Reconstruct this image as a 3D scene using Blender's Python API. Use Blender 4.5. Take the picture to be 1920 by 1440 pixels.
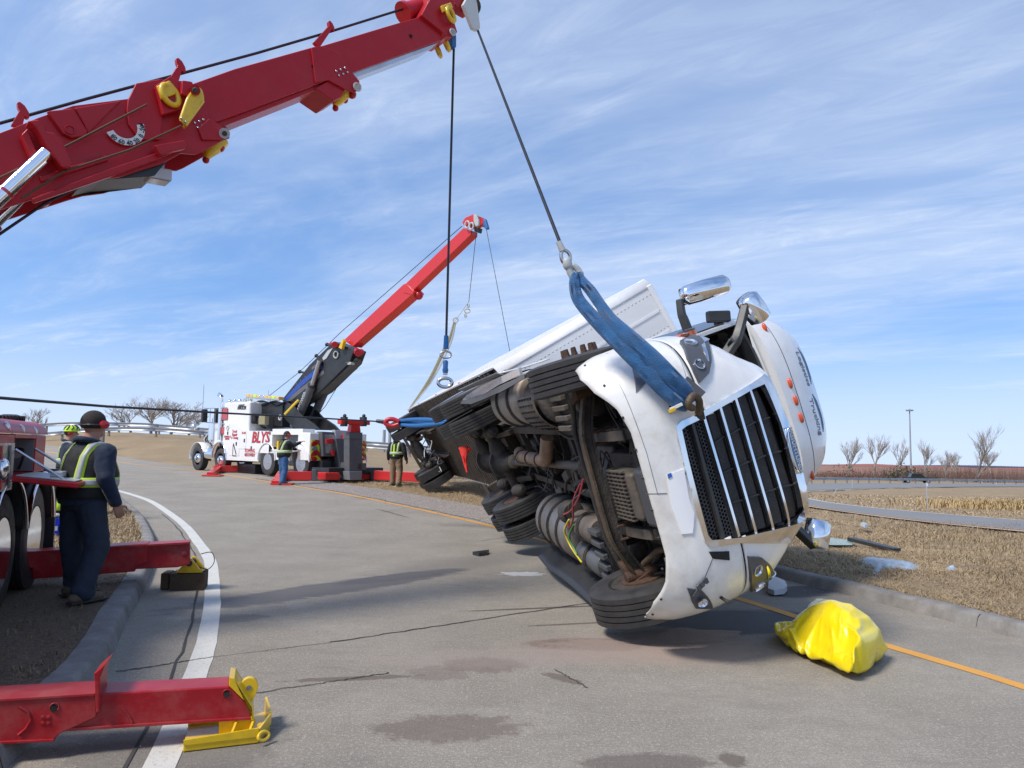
import bpy, bmesh, math, random
import numpy as np
from mathutils import Vector, Matrix, geometry
from math import sin, cos, pi, radians, sqrt, atan2, atan
random.seed(7); rng = np.random.default_rng(7)
SC = bpy.context.scene; COL = SC.collection
for o in list(bpy.data.objects): bpy.data.objects.remove(o)

# ------------------------------------------------------------------ camera, sky, sun, exposure
F = 1420.0; PITCH = atan(120/1420); ROLL = 0.0188; EYE = Vector((0, 0, 1.65))
fwd = Vector((0, cos(PITCH), sin(PITCH))); up0 = Vector((0, -sin(PITCH), cos(PITCH))); r0 = Vector((1, 0, 0))
RGT = cos(ROLL)*r0 + sin(ROLL)*up0; UPV = -sin(ROLL)*r0 + cos(ROLL)*up0
cam = bpy.data.cameras.new('camera'); camo = bpy.data.objects.new('camera', cam); COL.objects.link(camo)
camo.matrix_world = Matrix(((RGT.x, UPV.x, -fwd.x, EYE.x), (RGT.y, UPV.y, -fwd.y, EYE.y), (RGT.z, UPV.z, -fwd.z, EYE.z), (0, 0, 0, 1)))
cam.sensor_width = 36; cam.lens = 36*F/1920; cam.clip_end = 9000; cam.clip_start = 0.05
SC.camera = camo
SUN_H = Vector((-0.80, -0.60, 0)).normalized(); ELEV = radians(50)
SUNV = Vector((SUN_H.x*cos(ELEV), SUN_H.y*cos(ELEV), sin(ELEV)))
sl = bpy.data.lights.new('sun', 'SUN'); sl.energy = 2.9; sl.angle = radians(13.0); sl.color = (1, .94, .85)
so = bpy.data.objects.new('sun', sl); COL.objects.link(so); so.rotation_euler = SUNV.to_track_quat('Z', 'Y').to_euler()
so.location = (-30, -20, 60)
w = bpy.data.worlds.new('World'); SC.world = w; w.use_nodes = True
SC.view_settings.view_transform = 'Standard'; SC.view_settings.look = 'None'; SC.view_settings.exposure = 0.40; SC.view_settings.gamma = 1
def build_world():
    nt = w.node_tree; N = nt.nodes; L = nt.links; N.clear()
    def n(t, **k):
        x = N.new(t)
        for a, b in k.items(): setattr(x, a, b)
        return x
    def mth(op, a, b=None, c=False):
        x = n('ShaderNodeMath', operation=op, use_clamp=c)
        for i, v in enumerate((a, b)):
            if v is None: continue
            if isinstance(v, (int, float)): x.inputs[i].default_value = v
            else: L.new(v, x.inputs[i])
        return x.outputs[0]
    tc = n('ShaderNodeTexCoord'); sp = n('ShaderNodeSeparateXYZ'); L.new(tc.outputs['Generated'], sp.inputs[0])
    zc = mth('MAXIMUM', sp.outputs[2], 0.012); zs = mth('ADD', mth('MULTIPLY', zc, .80), .20)
    cb = n('ShaderNodeCombineXYZ'); L.new(sp.outputs[0], cb.inputs[0]); L.new(sp.outputs[1], cb.inputs[1]); L.new(zs, cb.inputs[2])
    sky = n('ShaderNodeTexSky', sky_type='NISHITA'); sky.sun_disc = False
    sky.sun_elevation = ELEV; sky.sun_rotation = atan2(SUN_H.x, SUN_H.y); sky.air_density = 1.25; sky.dust_density = .7; sky.ozone_density = 2.2; sky.altitude = 450
    L.new(cb.outputs[0], sky.inputs[0])
    # thin cirrus projected on a high plane
    den = mth('ADD', zc, 0.09)
    px = mth('DIVIDE', sp.outputs[0], den); py = mth('DIVIDE', sp.outputs[1], den)
    pl = n('ShaderNodeCombineXYZ'); L.new(px, pl.inputs[0]); L.new(py, pl.inputs[1])
    def cloud(rot, sc, nscale, det, rough, lo, hi, dist=0.6, off=(0, 0, 0)):
        mp = n('ShaderNodeMapping', vector_type='TEXTURE'); mp.inputs['Rotation'].default_value = (0, 0, rot); mp.inputs['Scale'].default_value = (1/sc[0], 1/sc[1], 1); mp.inputs['Location'].default_value = off
        L.new(pl.outputs[0], mp.inputs[0])
        nz = n('ShaderNodeTexNoise'); nz.inputs['Scale'].default_value = nscale; nz.inputs['Detail'].default_value = det; nz.inputs['Roughness'].default_value = rough; nz.inputs['Distortion'].default_value = dist
        L.new(mp.outputs[0], nz.inputs['Vector'])
        mr = n('ShaderNodeMapRange', interpolation_type='SMOOTHSTEP'); mr.inputs['From Min'].default_value = lo; mr.inputs['From Max'].default_value = hi
        L.new(nz.outputs[0], mr.inputs[0]); return mr.outputs[0]
    veil = cloud(radians(-35), (.50, .95, 1), .62, 6, .55, .34, .60, .5, CLOUD_OFF)
    wisp = cloud(radians(-30), (.36, 1.15, 1), 1.15, 12, .64, .46, .74, 1.3, (CLOUD_OFF[0]+3, CLOUD_OFF[1]+1, 0))
    fine = cloud(radians(-34), (.8, 1.9, 1), 3.4, 12, .70, .36, .76, .9, (1, 5, 0))
    m = mth('MULTIPLY', wisp, mth('ADD', mth('MULTIPLY', fine, .65), .35))
    amt = mth('ADD', mth('MULTIPLY', veil, mth('ADD', mth('MULTIPLY', fine, .25), .52)), mth('MULTIPLY', m, .60), True)
    lowfade = n('ShaderNodeMapRange', interpolation_type='SMOOTHSTEP'); lowfade.inputs['From Min'].default_value = -.01; lowfade.inputs['From Max'].default_value = .18
    lowfade.inputs['To Min'].default_value = .80; lowfade.inputs['To Max'].default_value = .0; L.new(sp.outputs[2], lowfade.inputs[0])
    amt2 = mth('MAXIMUM', mth('MULTIPLY', amt, .82), lowfade.outputs[0]); 
    tint = n('ShaderNodeMixRGB', blend_type='MULTIPLY'); tint.inputs[0].default_value = 1; tint.inputs[2].default_value = SKY_TINT
    L.new(sky.outputs[0], tint.inputs[1])
    mx = n('ShaderNodeMixRGB'); L.new(amt2, mx.inputs[0]); L.new(tint.outputs[0], mx.inputs[1]); mx.inputs[2].default_value = CLOUD_COL
    bg = n('ShaderNodeBackground'); bg.inputs['Strength'].default_value = 0.135; L.new(mx.outputs[0], bg.inputs[0])
    out = n('ShaderNodeOutputWorld'); L.new(bg.outputs[0], out.inputs[0])
CLOUD_OFF = (2.6, 1.4, 0); SKY_TINT = (0.86, 1.0, 1.18, 1); CLOUD_COL = (4.3, 4.9, 5.95, 1)
build_world()

# ------------------------------------------------------------------ helpers: view rays (only used to find real positions), ground height
def ray(px, py): return (fwd + (px-960)/F*RGT + (720-py)/F*UPV)
def U(px, py, d): return EYE + ray(px, py)*d
def proj(P):
    d = Vector(P)-EYE; z = d.dot(fwd); return Vector((960+F*d.dot(RGT)/z, 720-F*d.dot(UPV)/z))
def ss(t):
    t = np.clip(t, 0, 1); return t*t*(3-2*t)
def Z(x, y):
    a = .4*ss((y-12)/22)*(1-ss((x-1)/12)); b = -.025*np.clip(y-10, 0, 130)*ss((x-4)/10)
    yr = 31+np.maximum(0, -9-x)*.8; amp = np.clip(.55-.062*(x+11), 0, 2.0)
    c = amp*ss((y-yr)/16)*(1-ss((y-95)/40))
    r = np.sqrt(x*x+y*y)
    far = -1.5*ss((r-150)/250) - .0125*np.maximum(0, r-400)
    return a+b+c+far
def Zf(x, y): return float(Z(x, y))
def G(px, py, off=0.0):
    r = ray(px, py); t = 2.0
    while t < 900:
        q = EYE+r*t
        if q.z < Zf(q.x, q.y)+off: break
        t *= 1.01
    lo, hi = t/1.01, t
    for _ in range(20):
        m = (lo+hi)/2; q = EYE+r*m
        if q.z < Zf(q.x, q.y)+off: hi = m
        else: lo = m
    return EYE+r*hi

# ------------------------------------------------------------------ materials
MATS = {}
def mat(name, col, rough=.5, metal=0.0, var=.08, vscale=8.0, bump=0.0, bscale=60.0, coat=0.0, dirt=0.0, dirtcol=(.20, .15, .10), dscale=1.5, spec=.5, emit=0, sheen=0, dthr=.5):
    if name in MATS: return MATS[name]
    m = bpy.data.materials.new(name); m.use_nodes = True; nt = m.node_tree; N = nt.nodes; L = nt.links
    b = N['Principled BSDF']; b.inputs['Metallic'].default_value = metal; b.inputs['Coat Weight'].default_value = coat; b.inputs['Coat Roughness'].default_value = .05
    b.inputs['Specular IOR Level'].default_value = spec
    if sheen: b.inputs['Sheen Weight'].default_value = sheen
    tc = N.new('ShaderNodeTexCoord')
    nz = N.new('ShaderNodeTexNoise'); nz.inputs['Scale'].default_value = vscale; nz.inputs['Detail'].default_value = 6; nz.inputs['Roughness'].default_value = .6
    L.new(tc.outputs['Object'], nz.inputs['Vector'])
    mr = N.new('ShaderNodeMapRange'); mr.inputs['From Min'].default_value = .25; mr.inputs['From Max'].default_value = .75; mr.inputs['To Min'].default_value = 1-var; mr.inputs['To Max'].default_value = 1+var
    L.new(nz.outputs[0], mr.inputs[0])
    mu = N.new('ShaderNodeVectorMath'); mu.operation = 'SCALE'; mu.inputs[0].default_value = col; L.new(mr.outputs[0], mu.inputs['Scale'])
    cout = mu.outputs[0]; rout = None
    if dirt > 0:
        nd = N.new('ShaderNodeTexNoise'); nd.inputs['Scale'].default_value = dscale; nd.inputs['Detail'].default_value = 9; nd.inputs['Roughness'].default_value = .7
        L.new(tc.outputs['Object'], nd.inputs['Vector'])
        md = N.new('ShaderNodeMapRange'); md.inputs['From Min'].default_value = dthr-.12; md.inputs['From Max'].default_value = dthr+.16; md.inputs['To Max'].default_value = dirt
        L.new(nd.outputs[0], md.inputs[0])
        mx = N.new('ShaderNodeMixRGB'); L.new(md.outputs[0], mx.inputs[0]); L.new(cout, mx.inputs[1]); mx.inputs[2].default_value = (*dirtcol, 1); cout = mx.outputs[0]
        mq = N.new('ShaderNodeMapRange'); mq.inputs['To Min'].default_value = rough; mq.inputs['To Max'].default_value = max(rough, .75); L.new(md.outputs[0], mq.inputs[0]); rout = mq.outputs[0]
    L.new(cout, b.inputs['Base Color'])
    if rout is None:
        mq = N.new('ShaderNodeMapRange'); mq.inputs['From Min'].default_value = .3; mq.inputs['From Max'].default_value = .7
        mq.inputs['To Min'].default_value = max(.02, rough*.8); mq.inputs['To Max'].default_value = min(1, rough*1.2); L.new(nz.outputs[0], mq.inputs[0]); rout = mq.outputs[0]
    L.new(rout, b.inputs['Roughness'])
    if bump > 0:
        nb = N.new('ShaderNodeTexNoise'); nb.inputs['Scale'].default_value = bscale; nb.inputs['Detail'].default_value = 5; L.new(tc.outputs['Object'], nb.inputs['Vector'])
        bp = N.new('ShaderNodeBump'); bp.inputs['Strength'].default_value = bump; bp.inputs['Distance'].default_value = .02; L.new(nb.outputs[0], bp.inputs['Height']); L.new(bp.outputs[0], b.inputs['Normal'])
    if emit: b.inputs['Emission Color'].default_value = (*col, 1); b.inputs['Emission Strength'].default_value = emit
    MATS[name] = m; return m
def _m():
    mat('rubber', (.028, .028, .030), .62, var=.2, vscale=6, bump=.25, bscale=90, dirt=.35, dirtcol=(.10, .085, .07), dscale=3)
    mat('rubber_clean', (.022, .022, .024), .55, var=.15, bump=.15, bscale=90)
    mat('white_paint', (.80, .79, .76), .24, var=.03, coat=.5, dirt=.30, dirtcol=(.45, .36, .27), dscale=4.5, dthr=.60)
    mat('white_fascia', (.76, .745, .70), .30, var=.04, coat=.3, dirt=.42, dirtcol=(.42, .33, .24), dscale=5.0, dthr=.58)
    mat('trailer_white', (.78, .78, .77), .38, var=.04, dirt=.22, dirtcol=(.40, .34, .28), dscale=1.2)
    mat('chrome', (.84, .85, .86), .10, 1.0, var=.05)
    mat('dull_chrome', (.62, .62, .63), .22, 1.0, var=.12, dirt=.3, dscale=4)
    mat('aluminium', (.55, .55, .56), .33, 1.0, var=.12, dirt=.35, dscale=3)
    mat('aluminium_b', (.60, .60, .61), .30, .9, var=.12)
    mat('black_plastic', (.022, .023, .025), .42, var=.15, dirt=.25, dirtcol=(.10, .09, .08), dscale=3)
    mat('grey_plastic', (.075, .078, .085), .4, var=.1)
    mat('dark_void', (.008, .008, .009), .9, var=.1)
    mat('frame_steel', (.045, .042, .040), .6, .2, var=.25, bump=.3, bscale=40, dirt=.75, dirtcol=(.15, .115, .085), dscale=3.5, dthr=.48)
    mat('dusty_steel', (.13, .115, .10), .6, .35, var=.25, bump=.3, bscale=30, dirt=.7, dirtcol=(.20, .155, .115), dscale=4)
    mat('tank_alu', (.36, .33, .30), .42, .75, var=.2, bump=.1, bscale=20, dirt=.7, dirtcol=(.24, .185, .135), dscale=2.4)
    mat('exhaust_tan', (.38, .25, .17), .55, .4, var=.2, dirt=.6, dirtcol=(.16, .11, .08), dscale=6)
    mat('rust', (.085, .045, .027), .8, .1, var=.35, vscale=20, bump=.5)
    mat('rust_lit_gold', (.15, .105, .065), .55, .4, var=.35, vscale=12, bump=.4, dirt=.6, dirtcol=(.05, .04, .03), dscale=5)
    mat('cast_iron', (.05, .047, .044), .6, .4, var=.3, bump=.5, bscale=45, dirt=.55, dirtcol=(.15, .12, .095), dscale=6)
    mat('red_paint', (.42, .010, .018), .38, var=.06, coat=.08, spec=.3, dirt=.12, dirtcol=(.30, .12, .10), dscale=3, dthr=.58)
    mat('red_worn', (.36, .008, .014), .40, var=.1, coat=.1, spec=.35, dirt=.38, dirtcol=(.30, .17, .14), dscale=4, dthr=.57)
    mat('red_bright', (.60, .018, .015), .34, var=.06, coat=.4, dirt=.10, dirtcol=(.3, .03, .03), dscale=2, dthr=.62)
    mat('yellow_paint', (.78, .50, .01), .32, var=.06, coat=.4, dirt=.4, dirtcol=(.35, .20, .02), dscale=14, dthr=.6)
    mat('yellow_bag', (.86, .66, .004), .30, var=.05, coat=.35)
    mat('cable', (.035, .036, .042), .45, .6, var=.3, vscale=60)
    mat('rope_rust', (.11, .06, .035), .6, .5, var=.3, vscale=60)
    mat('galv', (.42, .43, .44), .45, .7, var=.15, vscale=5, dirt=.25, dirtcol=(.25, .22, .2), dscale=2)
    mat('galv_dull', (.33, .34, .35), .55, .3, var=.15, vscale=2)
    mat('sling_blue', (.024, .135, .32), .85, var=.35, vscale=14, bump=.6, bscale=120, dirt=.5, dirtcol=(.05, .055, .07), dscale=7, sheen=.3, dthr=.53)
    mat('sling_blue_clean', (.025, .14, .36), .8, var=.2, vscale=14, bump=.4, bscale=120)
    mat('strap_tan', (.30, .26, .15), .85, var=.2, vscale=14)
    mat('blue_paint', (.02, .16, .42), .4, var=.1, dirt=.3, dscale=10)
    mat('glass_dark', (.012, .014, .016), .04, var=.0, coat=.5)
    mat('lens_grey', (.14, .145, .16), .12, var=.1, coat=1)
    mat('reflector', (.8, .8, .82), .12, 1.0, var=.15, vscale=30)
    mat('amber', (.62, .12, .008), .2, coat=.8, var=.08)
    mat('orange_lens', (.62, .085, .02), .25, coat=.8, var=.08)
    mat('red_lens', (.45, .01, .01), .15, coat=.8, var=.08)
    mat('grey_metal', (.10, .105, .115), .42, .1, var=.12, dirt=.25, dscale=3)
    mat('black_paint', (.018, .019, .021), .35, .0, var=.15, dirt=.2, dirtcol=(.1, .09, .08), dscale=3)
    mat('mid_grey', (.20, .205, .215), .45, var=.1)
    mat('light_grey', (.45, .46, .47), .45, var=.08)
    mat('concrete', (.27, .255, .235), .9, var=.18, vscale=5, bump=.5, bscale=70, dirt=.75, dirtcol=(.15, .13, .11), dscale=3.5)
    mat('wood_block', (.09, .055, .03), .8, var=.3, vscale=9, bump=.5, bscale=30, dirt=.4, dirtcol=(.04, .03, .02), dscale=5)
    mat('wood_post', (.22, .19, .16), .85, var=.2, vscale=9, bump=.4)
    mat('skin', (.42, .22, .15), .5, var=.08, vscale=12)
    mat('hair', (.032, .024, .019), .8, var=.3, vscale=60, bump=.6, bscale=150)
    mat('navy_cloth', (.010, .020, .048), .85, var=.2, vscale=6, bump=.35, bscale=18, sheen=.1)
    mat('black_cloth', (.013, .014, .016), .85, var=.2, vscale=6, bump=.35, bscale=18)
    mat('jeans', (.020, .029, .050), .85, var=.3, vscale=6, bump=.4, bscale=20)
    mat('jeans_light', (.04, .11, .24), .85, var=.3, vscale=6, bump=.4, bscale=20)
    mat('khaki', (.24, .16, .095), .85, var=.15, vscale=6, bump=.4, bscale=16)
    mat('hi_vis', (.46, .66, .03), .7, var=.05)
    mat('reflective', (.42, .44, .42), .45, var=.1, vscale=20)
    mat('leather', (.085, .058, .038), .75, var=.3, vscale=14, bump=.4, dirt=.5, dscale=8)
    mat('ear_red', (.55, .012, .02), .3, coat=.5, var=.05)
    mat('tub_blue', (.006, .03, .45), .35, var=.06)
    mat('cloth_blue', (.34, .48, .62), .8, var=.4, vscale=14, bump=.8, bscale=24, dirt=.7, dirtcol=(.34, .26, .16), dscale=9, dthr=.5)
    mat('sign_red', (.50, .02, .03), .4, var=.05)
    mat('text_black', (.02, .02, .02), .5, var=.0)
    mat('text_blue', (.055, .14, .27), .5, var=.0)
    mat('text_grey', (.16, .20, .26), .5, var=.0)
    mat('stripe_blue', (.02, .07, .38), .4, var=.1)
    mat('stripe_grey', (.12, .12, .125), .4, var=.1)
    mat('lime', (.62, .75, .01), .35, var=.03)
    mat('light_bar', (.75, .48, .10), .25, coat=.6, var=.25, vscale=6)
    mat('bark', (.17, .15, .125), .9, var=.25, vscale=5)
    mat('twig', (.34, .29, .24), .9, var=.2, vscale=3)
    mat('cedar', (.030, .042, .018), .9, var=.4, vscale=8)
    mat('shrub_rust', (.11, .045, .028), .9, var=.35, vscale=3)
_m()

# ------------------------------------------------------------------ mesh builder
def basis(d, up=(0, 0, 1)):
    d = Vector(d).normalized(); u = Vector(up)
    if abs(d.dot(u.normalized())) > .98: u = Vector((1, 0, 0)) if abs(d.x) < .9 else Vector((0, 1, 0))
    s = d.cross(u).normalized(); u = s.cross(d).normalized()
    return d, s, u
class MB:
    def __init__(s): s.v = []; s.f = []
    def add(s, vs, fs):
        k = len(s.v); s.v += [Vector(p) for p in vs]; s.f += [[i+k for i in f] for f in fs]; return s
    def box(s, c, d, M=None):
        hx, hy, hz = d[0]/2, d[1]/2, d[2]/2
        vs = [Vector((x, y, z)) for x in (-hx, hx) for y in (-hy, hy) for z in (-hz, hz)]
        if M is not None: vs = [M @ p for p in vs]
        vs = [p+Vector(c) for p in vs]
        return s.add(vs, [(0, 1, 3, 2), (4, 6, 7, 5), (0, 4, 5, 1), (2, 3, 7, 6), (0, 2, 6, 4), (1, 5, 7, 3)])
    def bb(s, x0, x1, y0, y1, z0, z1): return s.box(((x0+x1)/2, (y0+y1)/2, (z0+z1)/2), (abs(x1-x0), abs(y1-y0), abs(z1-z0)))
    def beam(s, a, b, wd, ht, up=(0, 0, 1), w2=None, h2=None):
        a = Vector(a); b = Vector(b); d, sd, u = basis(b-a, up); w2 = w2 or wd; h2 = h2 or ht
        vs = [a+sd*sx*wd/2+u*sz*ht/2 for sx, sz in ((-1, -1), (1, -1), (1, 1), (-1, 1))]+[b+sd*sx*w2/2+u*sz*h2/2 for sx, sz in ((-1, -1), (1, -1), (1, 1), (-1, 1))]
        return s.add(vs, [(0, 1, 2, 3), (7, 6, 5, 4), (0, 4, 5, 1), (1, 5, 6, 2), (2, 6, 7, 3), (3, 7, 4, 0)])
    def cyl(s, a, b, r0, r1=None, n=16, cap=True):
        return s.tube([a, b], [r0, r1 if r1 is not None else r0], n, cap)
    def tube(s, pts, r, n=8, cap=True, closed=False):
        pts = [Vector(p) for p in pts]; rs = r if isinstance(r, (list, tuple)) else [r]*len(pts)
        k = len(s.v); m = len(pts); prev = None
        for i, p in enumerate(pts):
            if closed: d = pts[(i+1) % m]-pts[i-1]
            else: d = pts[min(i+1, m-1)]-pts[max(i-1, 0)]
            if d.length < 1e-9: d = Vector((0, 0, 1))
            d.normalize()
            if prev is None: _, sd, u = basis(d)
            else:
                sd = prev-d*prev.dot(d)
                if sd.length < 1e-6: _, sd, u = basis(d)
                sd.normalize(); u = sd.cross(d)
            prev = sd
            for j in range(n):
                a = 2*pi*j/n; s.v.append(p+(sd*cos(a)+u*sin(a))*rs[i])
        for i in range(m if closed else m-1):
            for j in range(n):
                i2 = (i+1) % m
                s.f.append([k+i*n+j, k+i*n+(j+1) % n, k+i2*n+(j+1) % n, k+i2*n+j])
        if cap and not closed: s.f.append([k+j for j in range(n)][::-1]); s.f.append([k+(m-1)*n+j for j in range(n)])
        return s
    def lathe(s, prof, o, axis, n=24):
        # prof: (distance along axis, radius)
        o = Vector(o); d, sd, u = basis(axis); k = len(s.v)
        for (t, r) in prof:
            for j in range(n):
                a = 2*pi*j/n; s.v.append(o+d*t+(sd*cos(a)+u*sin(a))*r)
        for i in range(len(prof)-1):
            for j in range(n): s.f.append([k+i*n+j, k+i*n+(j+1) % n, k+(i+1)*n+(j+1) % n, k+(i+1)*n+j])
        if prof[0][1] > 1e-4: s.f.append([k+j for j in range(n)][::-1])
        if prof[-1][1] > 1e-4: s.f.append([k+(len(prof)-1)*n+j for j in range(n)])
        return s
    def prism(s, poly, o, ex, ey, th):
        # poly in (ex,ey) plane at o, extruded both ways by th/2 along ex x ey
        o = Vector(o); ex = Vector(ex).normalized(); ey = Vector(ey).normalized(); nz = ex.cross(ey); n = len(poly)
        vs = [o+ex*p[0]+ey*p[1]+nz*th/2 for p in poly]+[o+ex*p[0]+ey*p[1]-nz*th/2 for p in poly]
        return s.add(vs, [list(range(n)), list(range(2*n-1, n-1, -1))]+[(i, n+i, n+(i+1) % n, (i+1) % n) for i in range(n)])
    def sph(s, c, r, n=12, m=8, sc=(1, 1, 1)):
        c = Vector(c); k = len(s.v)
        for i in range(m+1):
            th = pi*i/m
            for j in range(n):
                a = 2*pi*j/n; s.v.append(c+Vector((sin(th)*cos(a)*sc[0], sin(th)*sin(a)*sc[1], cos(th)*sc[2]))*r)
        for i in range(m):
            for j in range(n): s.f.append([k+i*n+j, k+(i+1)*n+j, k+(i+1)*n+(j+1) % n, k+i*n+(j+1) % n])
        return s
    def grid(s, fn, nu, nv, flip=False):
        k = len(s.v)
        for i in range(nu+1):
            for j in range(nv+1): s.v.append(Vector(fn(i/nu, j/nv)))
        for i in range(nu):
            for j in range(nv):
                a = k+i*(nv+1)+j; q = [a, a+nv+1, a+nv+2, a+1]; s.f.append(q[::-1] if flip else q)
        return s
    def torus(s, c, axis, R, r, n=24, m=8, sc=(1, 1)):
        d, sd, u = basis(axis); c = Vector(c)
        return s.tube([c+sd*cos(2*pi*i/n)*R*sc[0]+u*sin(2*pi*i/n)*R*sc[1] for i in range(n)], r, m, closed=True)
ORG = {}
def obj(name, mb, m, parent=None, f=None, smooth=None, bevel=0, seg=2, solid=0, sub=0, fixn=False, uv=None):
    vs = [f(p) for p in mb.v] if f else mb.v
    org = ORG.get(parent.name, Vector((0, 0, 0))) if parent else Vector((0, 0, 0))
    me = bpy.data.meshes.new(name)
    me.from_pydata([tuple(p-org) for p in vs], [], [list(q) for q in mb.f]); me.validate(verbose=False)
    if fixn:
        bm = bmesh.new(); bm.from_mesh(me); bmesh.ops.remove_doubles(bm, verts=bm.verts, dist=1e-5); bmesh.ops.recalc_face_normals(bm, faces=bm.faces); bm.to_mesh(me); bm.free()
    for mm in (m if isinstance(m, (list, tuple)) else [m]): me.materials.append(MATS[mm] if isinstance(mm, str) else mm)
    if uv:
        ul = me.uv_layers.new(name='UVMap'); vi = [0]*len(me.loops); me.loops.foreach_get('vertex_index', vi)
        ul.data.foreach_set('uv', [c for i in vi for c in (mb.v[i][uv[0]], mb.v[i][uv[1]])])
    o = bpy.data.objects.new(name, me); COL.objects.link(o)
    if parent: o.parent = parent
    ORG[o.name] = org
    if smooth is not None:
        me.shade_smooth()
        if smooth < 170: me.set_sharp_from_angle(angle=radians(smooth))
    if sub: x = o.modifiers.new('s', 'SUBSURF'); x.levels = sub; x.render_levels = sub
    if solid: x = o.modifiers.new('t', 'SOLIDIFY'); x.thickness = solid; x.offset = 0
    if bevel:
        x = o.modifiers.new('b', 'BEVEL'); x.width = bevel; x.segments = seg; x.limit_method = 'ANGLE'; x.angle_limit = radians(40)
        if smooth is None: me.shade_smooth(); me.set_sharp_from_angle(angle=radians(35)); x.harden_normals = True
    return o
def root(name, loc, label, cat, group=None):
    o = bpy.data.objects.new(name, None); COL.objects.link(o); o.location = loc; o.empty_display_size = .2
    o['label'] = label; o['category'] = cat
    if group: o['group'] = group
    ORG[o.name] = Vector(loc); return o
def tag(o, label=None, cat=None, group=None, kind=None):
    if label: o['label'] = label
    if cat: o['category'] = cat
    if group: o['group'] = group
    if kind: o['kind'] = kind
    return o
def rigid(o, ex, ey, ez=None):
    o = Vector(o); ex = Vector(ex); ey = Vector(ey); ez = Vector(ez) if ez is not None else ex.cross(ey)
    return lambda p: o+ex*p[0]+ey*p[1]+ez*p[2]
def spline(pts, n=8):
    P = [Vector(p) for p in pts]; out = []
    for i in range(len(P)-1):
        p0 = P[max(i-1, 0)]; p1 = P[i]; p2 = P[i+1]; p3 = P[min(i+2, len(P)-1)]
        for k in range(n):
            t = k/n; out.append(.5*((2*p1)+(p2-p0)*t+(2*p0-5*p1+4*p2-p3)*t*t+(3*p1-p0-3*p2+p3)*t**3))
    out.append(P[-1]); return out
def textmesh(body, size, sx=1.0, shear=0.0, ext=0.002, bold=False):
    c = bpy.data.curves.new('t', 'FONT'); c.body = body; c.size = size; c.align_x = 'CENTER'; c.align_y = 'CENTER'; c.extrude = ext; c.shear = shear; c.resolution_u = 2
    if bold: c.offset = size*.02
    o = bpy.data.objects.new('t', c); COL.objects.link(o)
    dg = bpy.context.evaluated_depsgraph_get(); me = bpy.data.meshes.new_from_object(o.evaluated_get(dg))
    mb = MB(); mb.v = [Vector((p.co.x*sx, p.co.y, p.co.z)) for p in me.vertices]; mb.f = [list(q.vertices) for q in me.polygons]
    bpy.data.objects.remove(o); bpy.data.curves.remove(c); bpy.data.meshes.remove(me); return mb
# ------------------------------------------------------------------ the creased plastic sack settles over its filling before anything else is built
from mathutils import noise as mnoise
def settle_sack(frames=24):
    made = []
    def tmp(n, v, f):
        me = bpy.data.meshes.new(n); me.from_pydata(v, [], f); o = bpy.data.objects.new(n, me); COL.objects.link(o); made.append(o); return o
    g = tmp('sack_floor', [(-4, -4, 0), (4, -4, 0), (4, 4, 0), (-4, 4, 0)], [(0, 1, 2, 3)]); g.modifiers.new('c', 'COLLISION'); g.collision.thickness_outer = .008; g.collision.cloth_friction = 30
    mb = MB().sph((0, 0, 0), 1, 32, 20)
    for i, p in enumerate(mb.v):
        k = 1+.10*mnoise.noise(p*1.6); mb.v[i] = Vector((.16+p.x*.38*k, p.y*.30*k, max(0, .10+p.z*.19*k)))
    b = tmp('sack_filling', [tuple(p) for p in mb.v], mb.f); b.modifiers.new('c', 'COLLISION'); b.collision.thickness_outer = .008; b.collision.cloth_friction = 40
    NU, NV = 66, 60; vs = []; fs = []
    for i in range(NU+1):
        t = i/NU; x = .62-1.22*t; a = .43; hb = .235
        if t < .22: k = t/.22; hz = hb*sqrt(max(0, 1-(1-k)**2))+.004; hy = a+.04*(1-k)
        else: hz = hb+.02*(t-.22); hy = a-.05*(t-.2)
        for j in range(NV):
            an = 2*pi*j/NV; y = hy*.86*math.copysign(abs(cos(an))**.8, cos(an)); z = .27+hz*sin(an)+.25*max(0, t-.45)
            vs.append((x, y+.03*mnoise.noise(Vector((x*3, an, 0))), z+.02*mnoise.noise(Vector((x*3, an, 5)))))
    for i in range(NU):
        for j in range(NV): fs.append((i*NV+j, i*NV+(j+1) % NV, (i+1)*NV+(j+1) % NV, (i+1)*NV+j))
    c = tmp('sack_sheet', vs, fs); bm = bmesh.new(); bm.from_mesh(c.data); bm.verts.ensure_lookup_table()
    bmesh.ops.weld_verts(bm, targetmap={bm.verts[NV-j]: bm.verts[j] for j in range(1, NV//2)}); bm.to_mesh(c.data); bm.free()
    m = c.modifiers.new('cl', 'CLOTH'); s = m.settings; s.quality = 8; s.mass = .15; s.tension_stiffness = 40; s.compression_stiffness = 40; s.shear_stiffness = 15; s.bending_stiffness = .55; s.bending_model = 'ANGULAR'; s.tension_damping = 5; s.bending_damping = .5; s.air_damping = 3
    k = m.collision_settings; k.use_self_collision = True; k.self_distance_min = .006; k.distance_min = .008; k.collision_quality = 3; m.point_cache.frame_end = frames
    for f in range(1, frames+1): SC.frame_set(f)
    me = c.evaluated_get(bpy.context.evaluated_depsgraph_get()).to_mesh(); V = [tuple(v.co) for v in me.vertices]; Fc = [list(p.vertices) for p in me.polygons]
    for o in made: bpy.data.objects.remove(o)
    SC.frame_set(1); return V, Fc
SACK = settle_sack()
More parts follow.
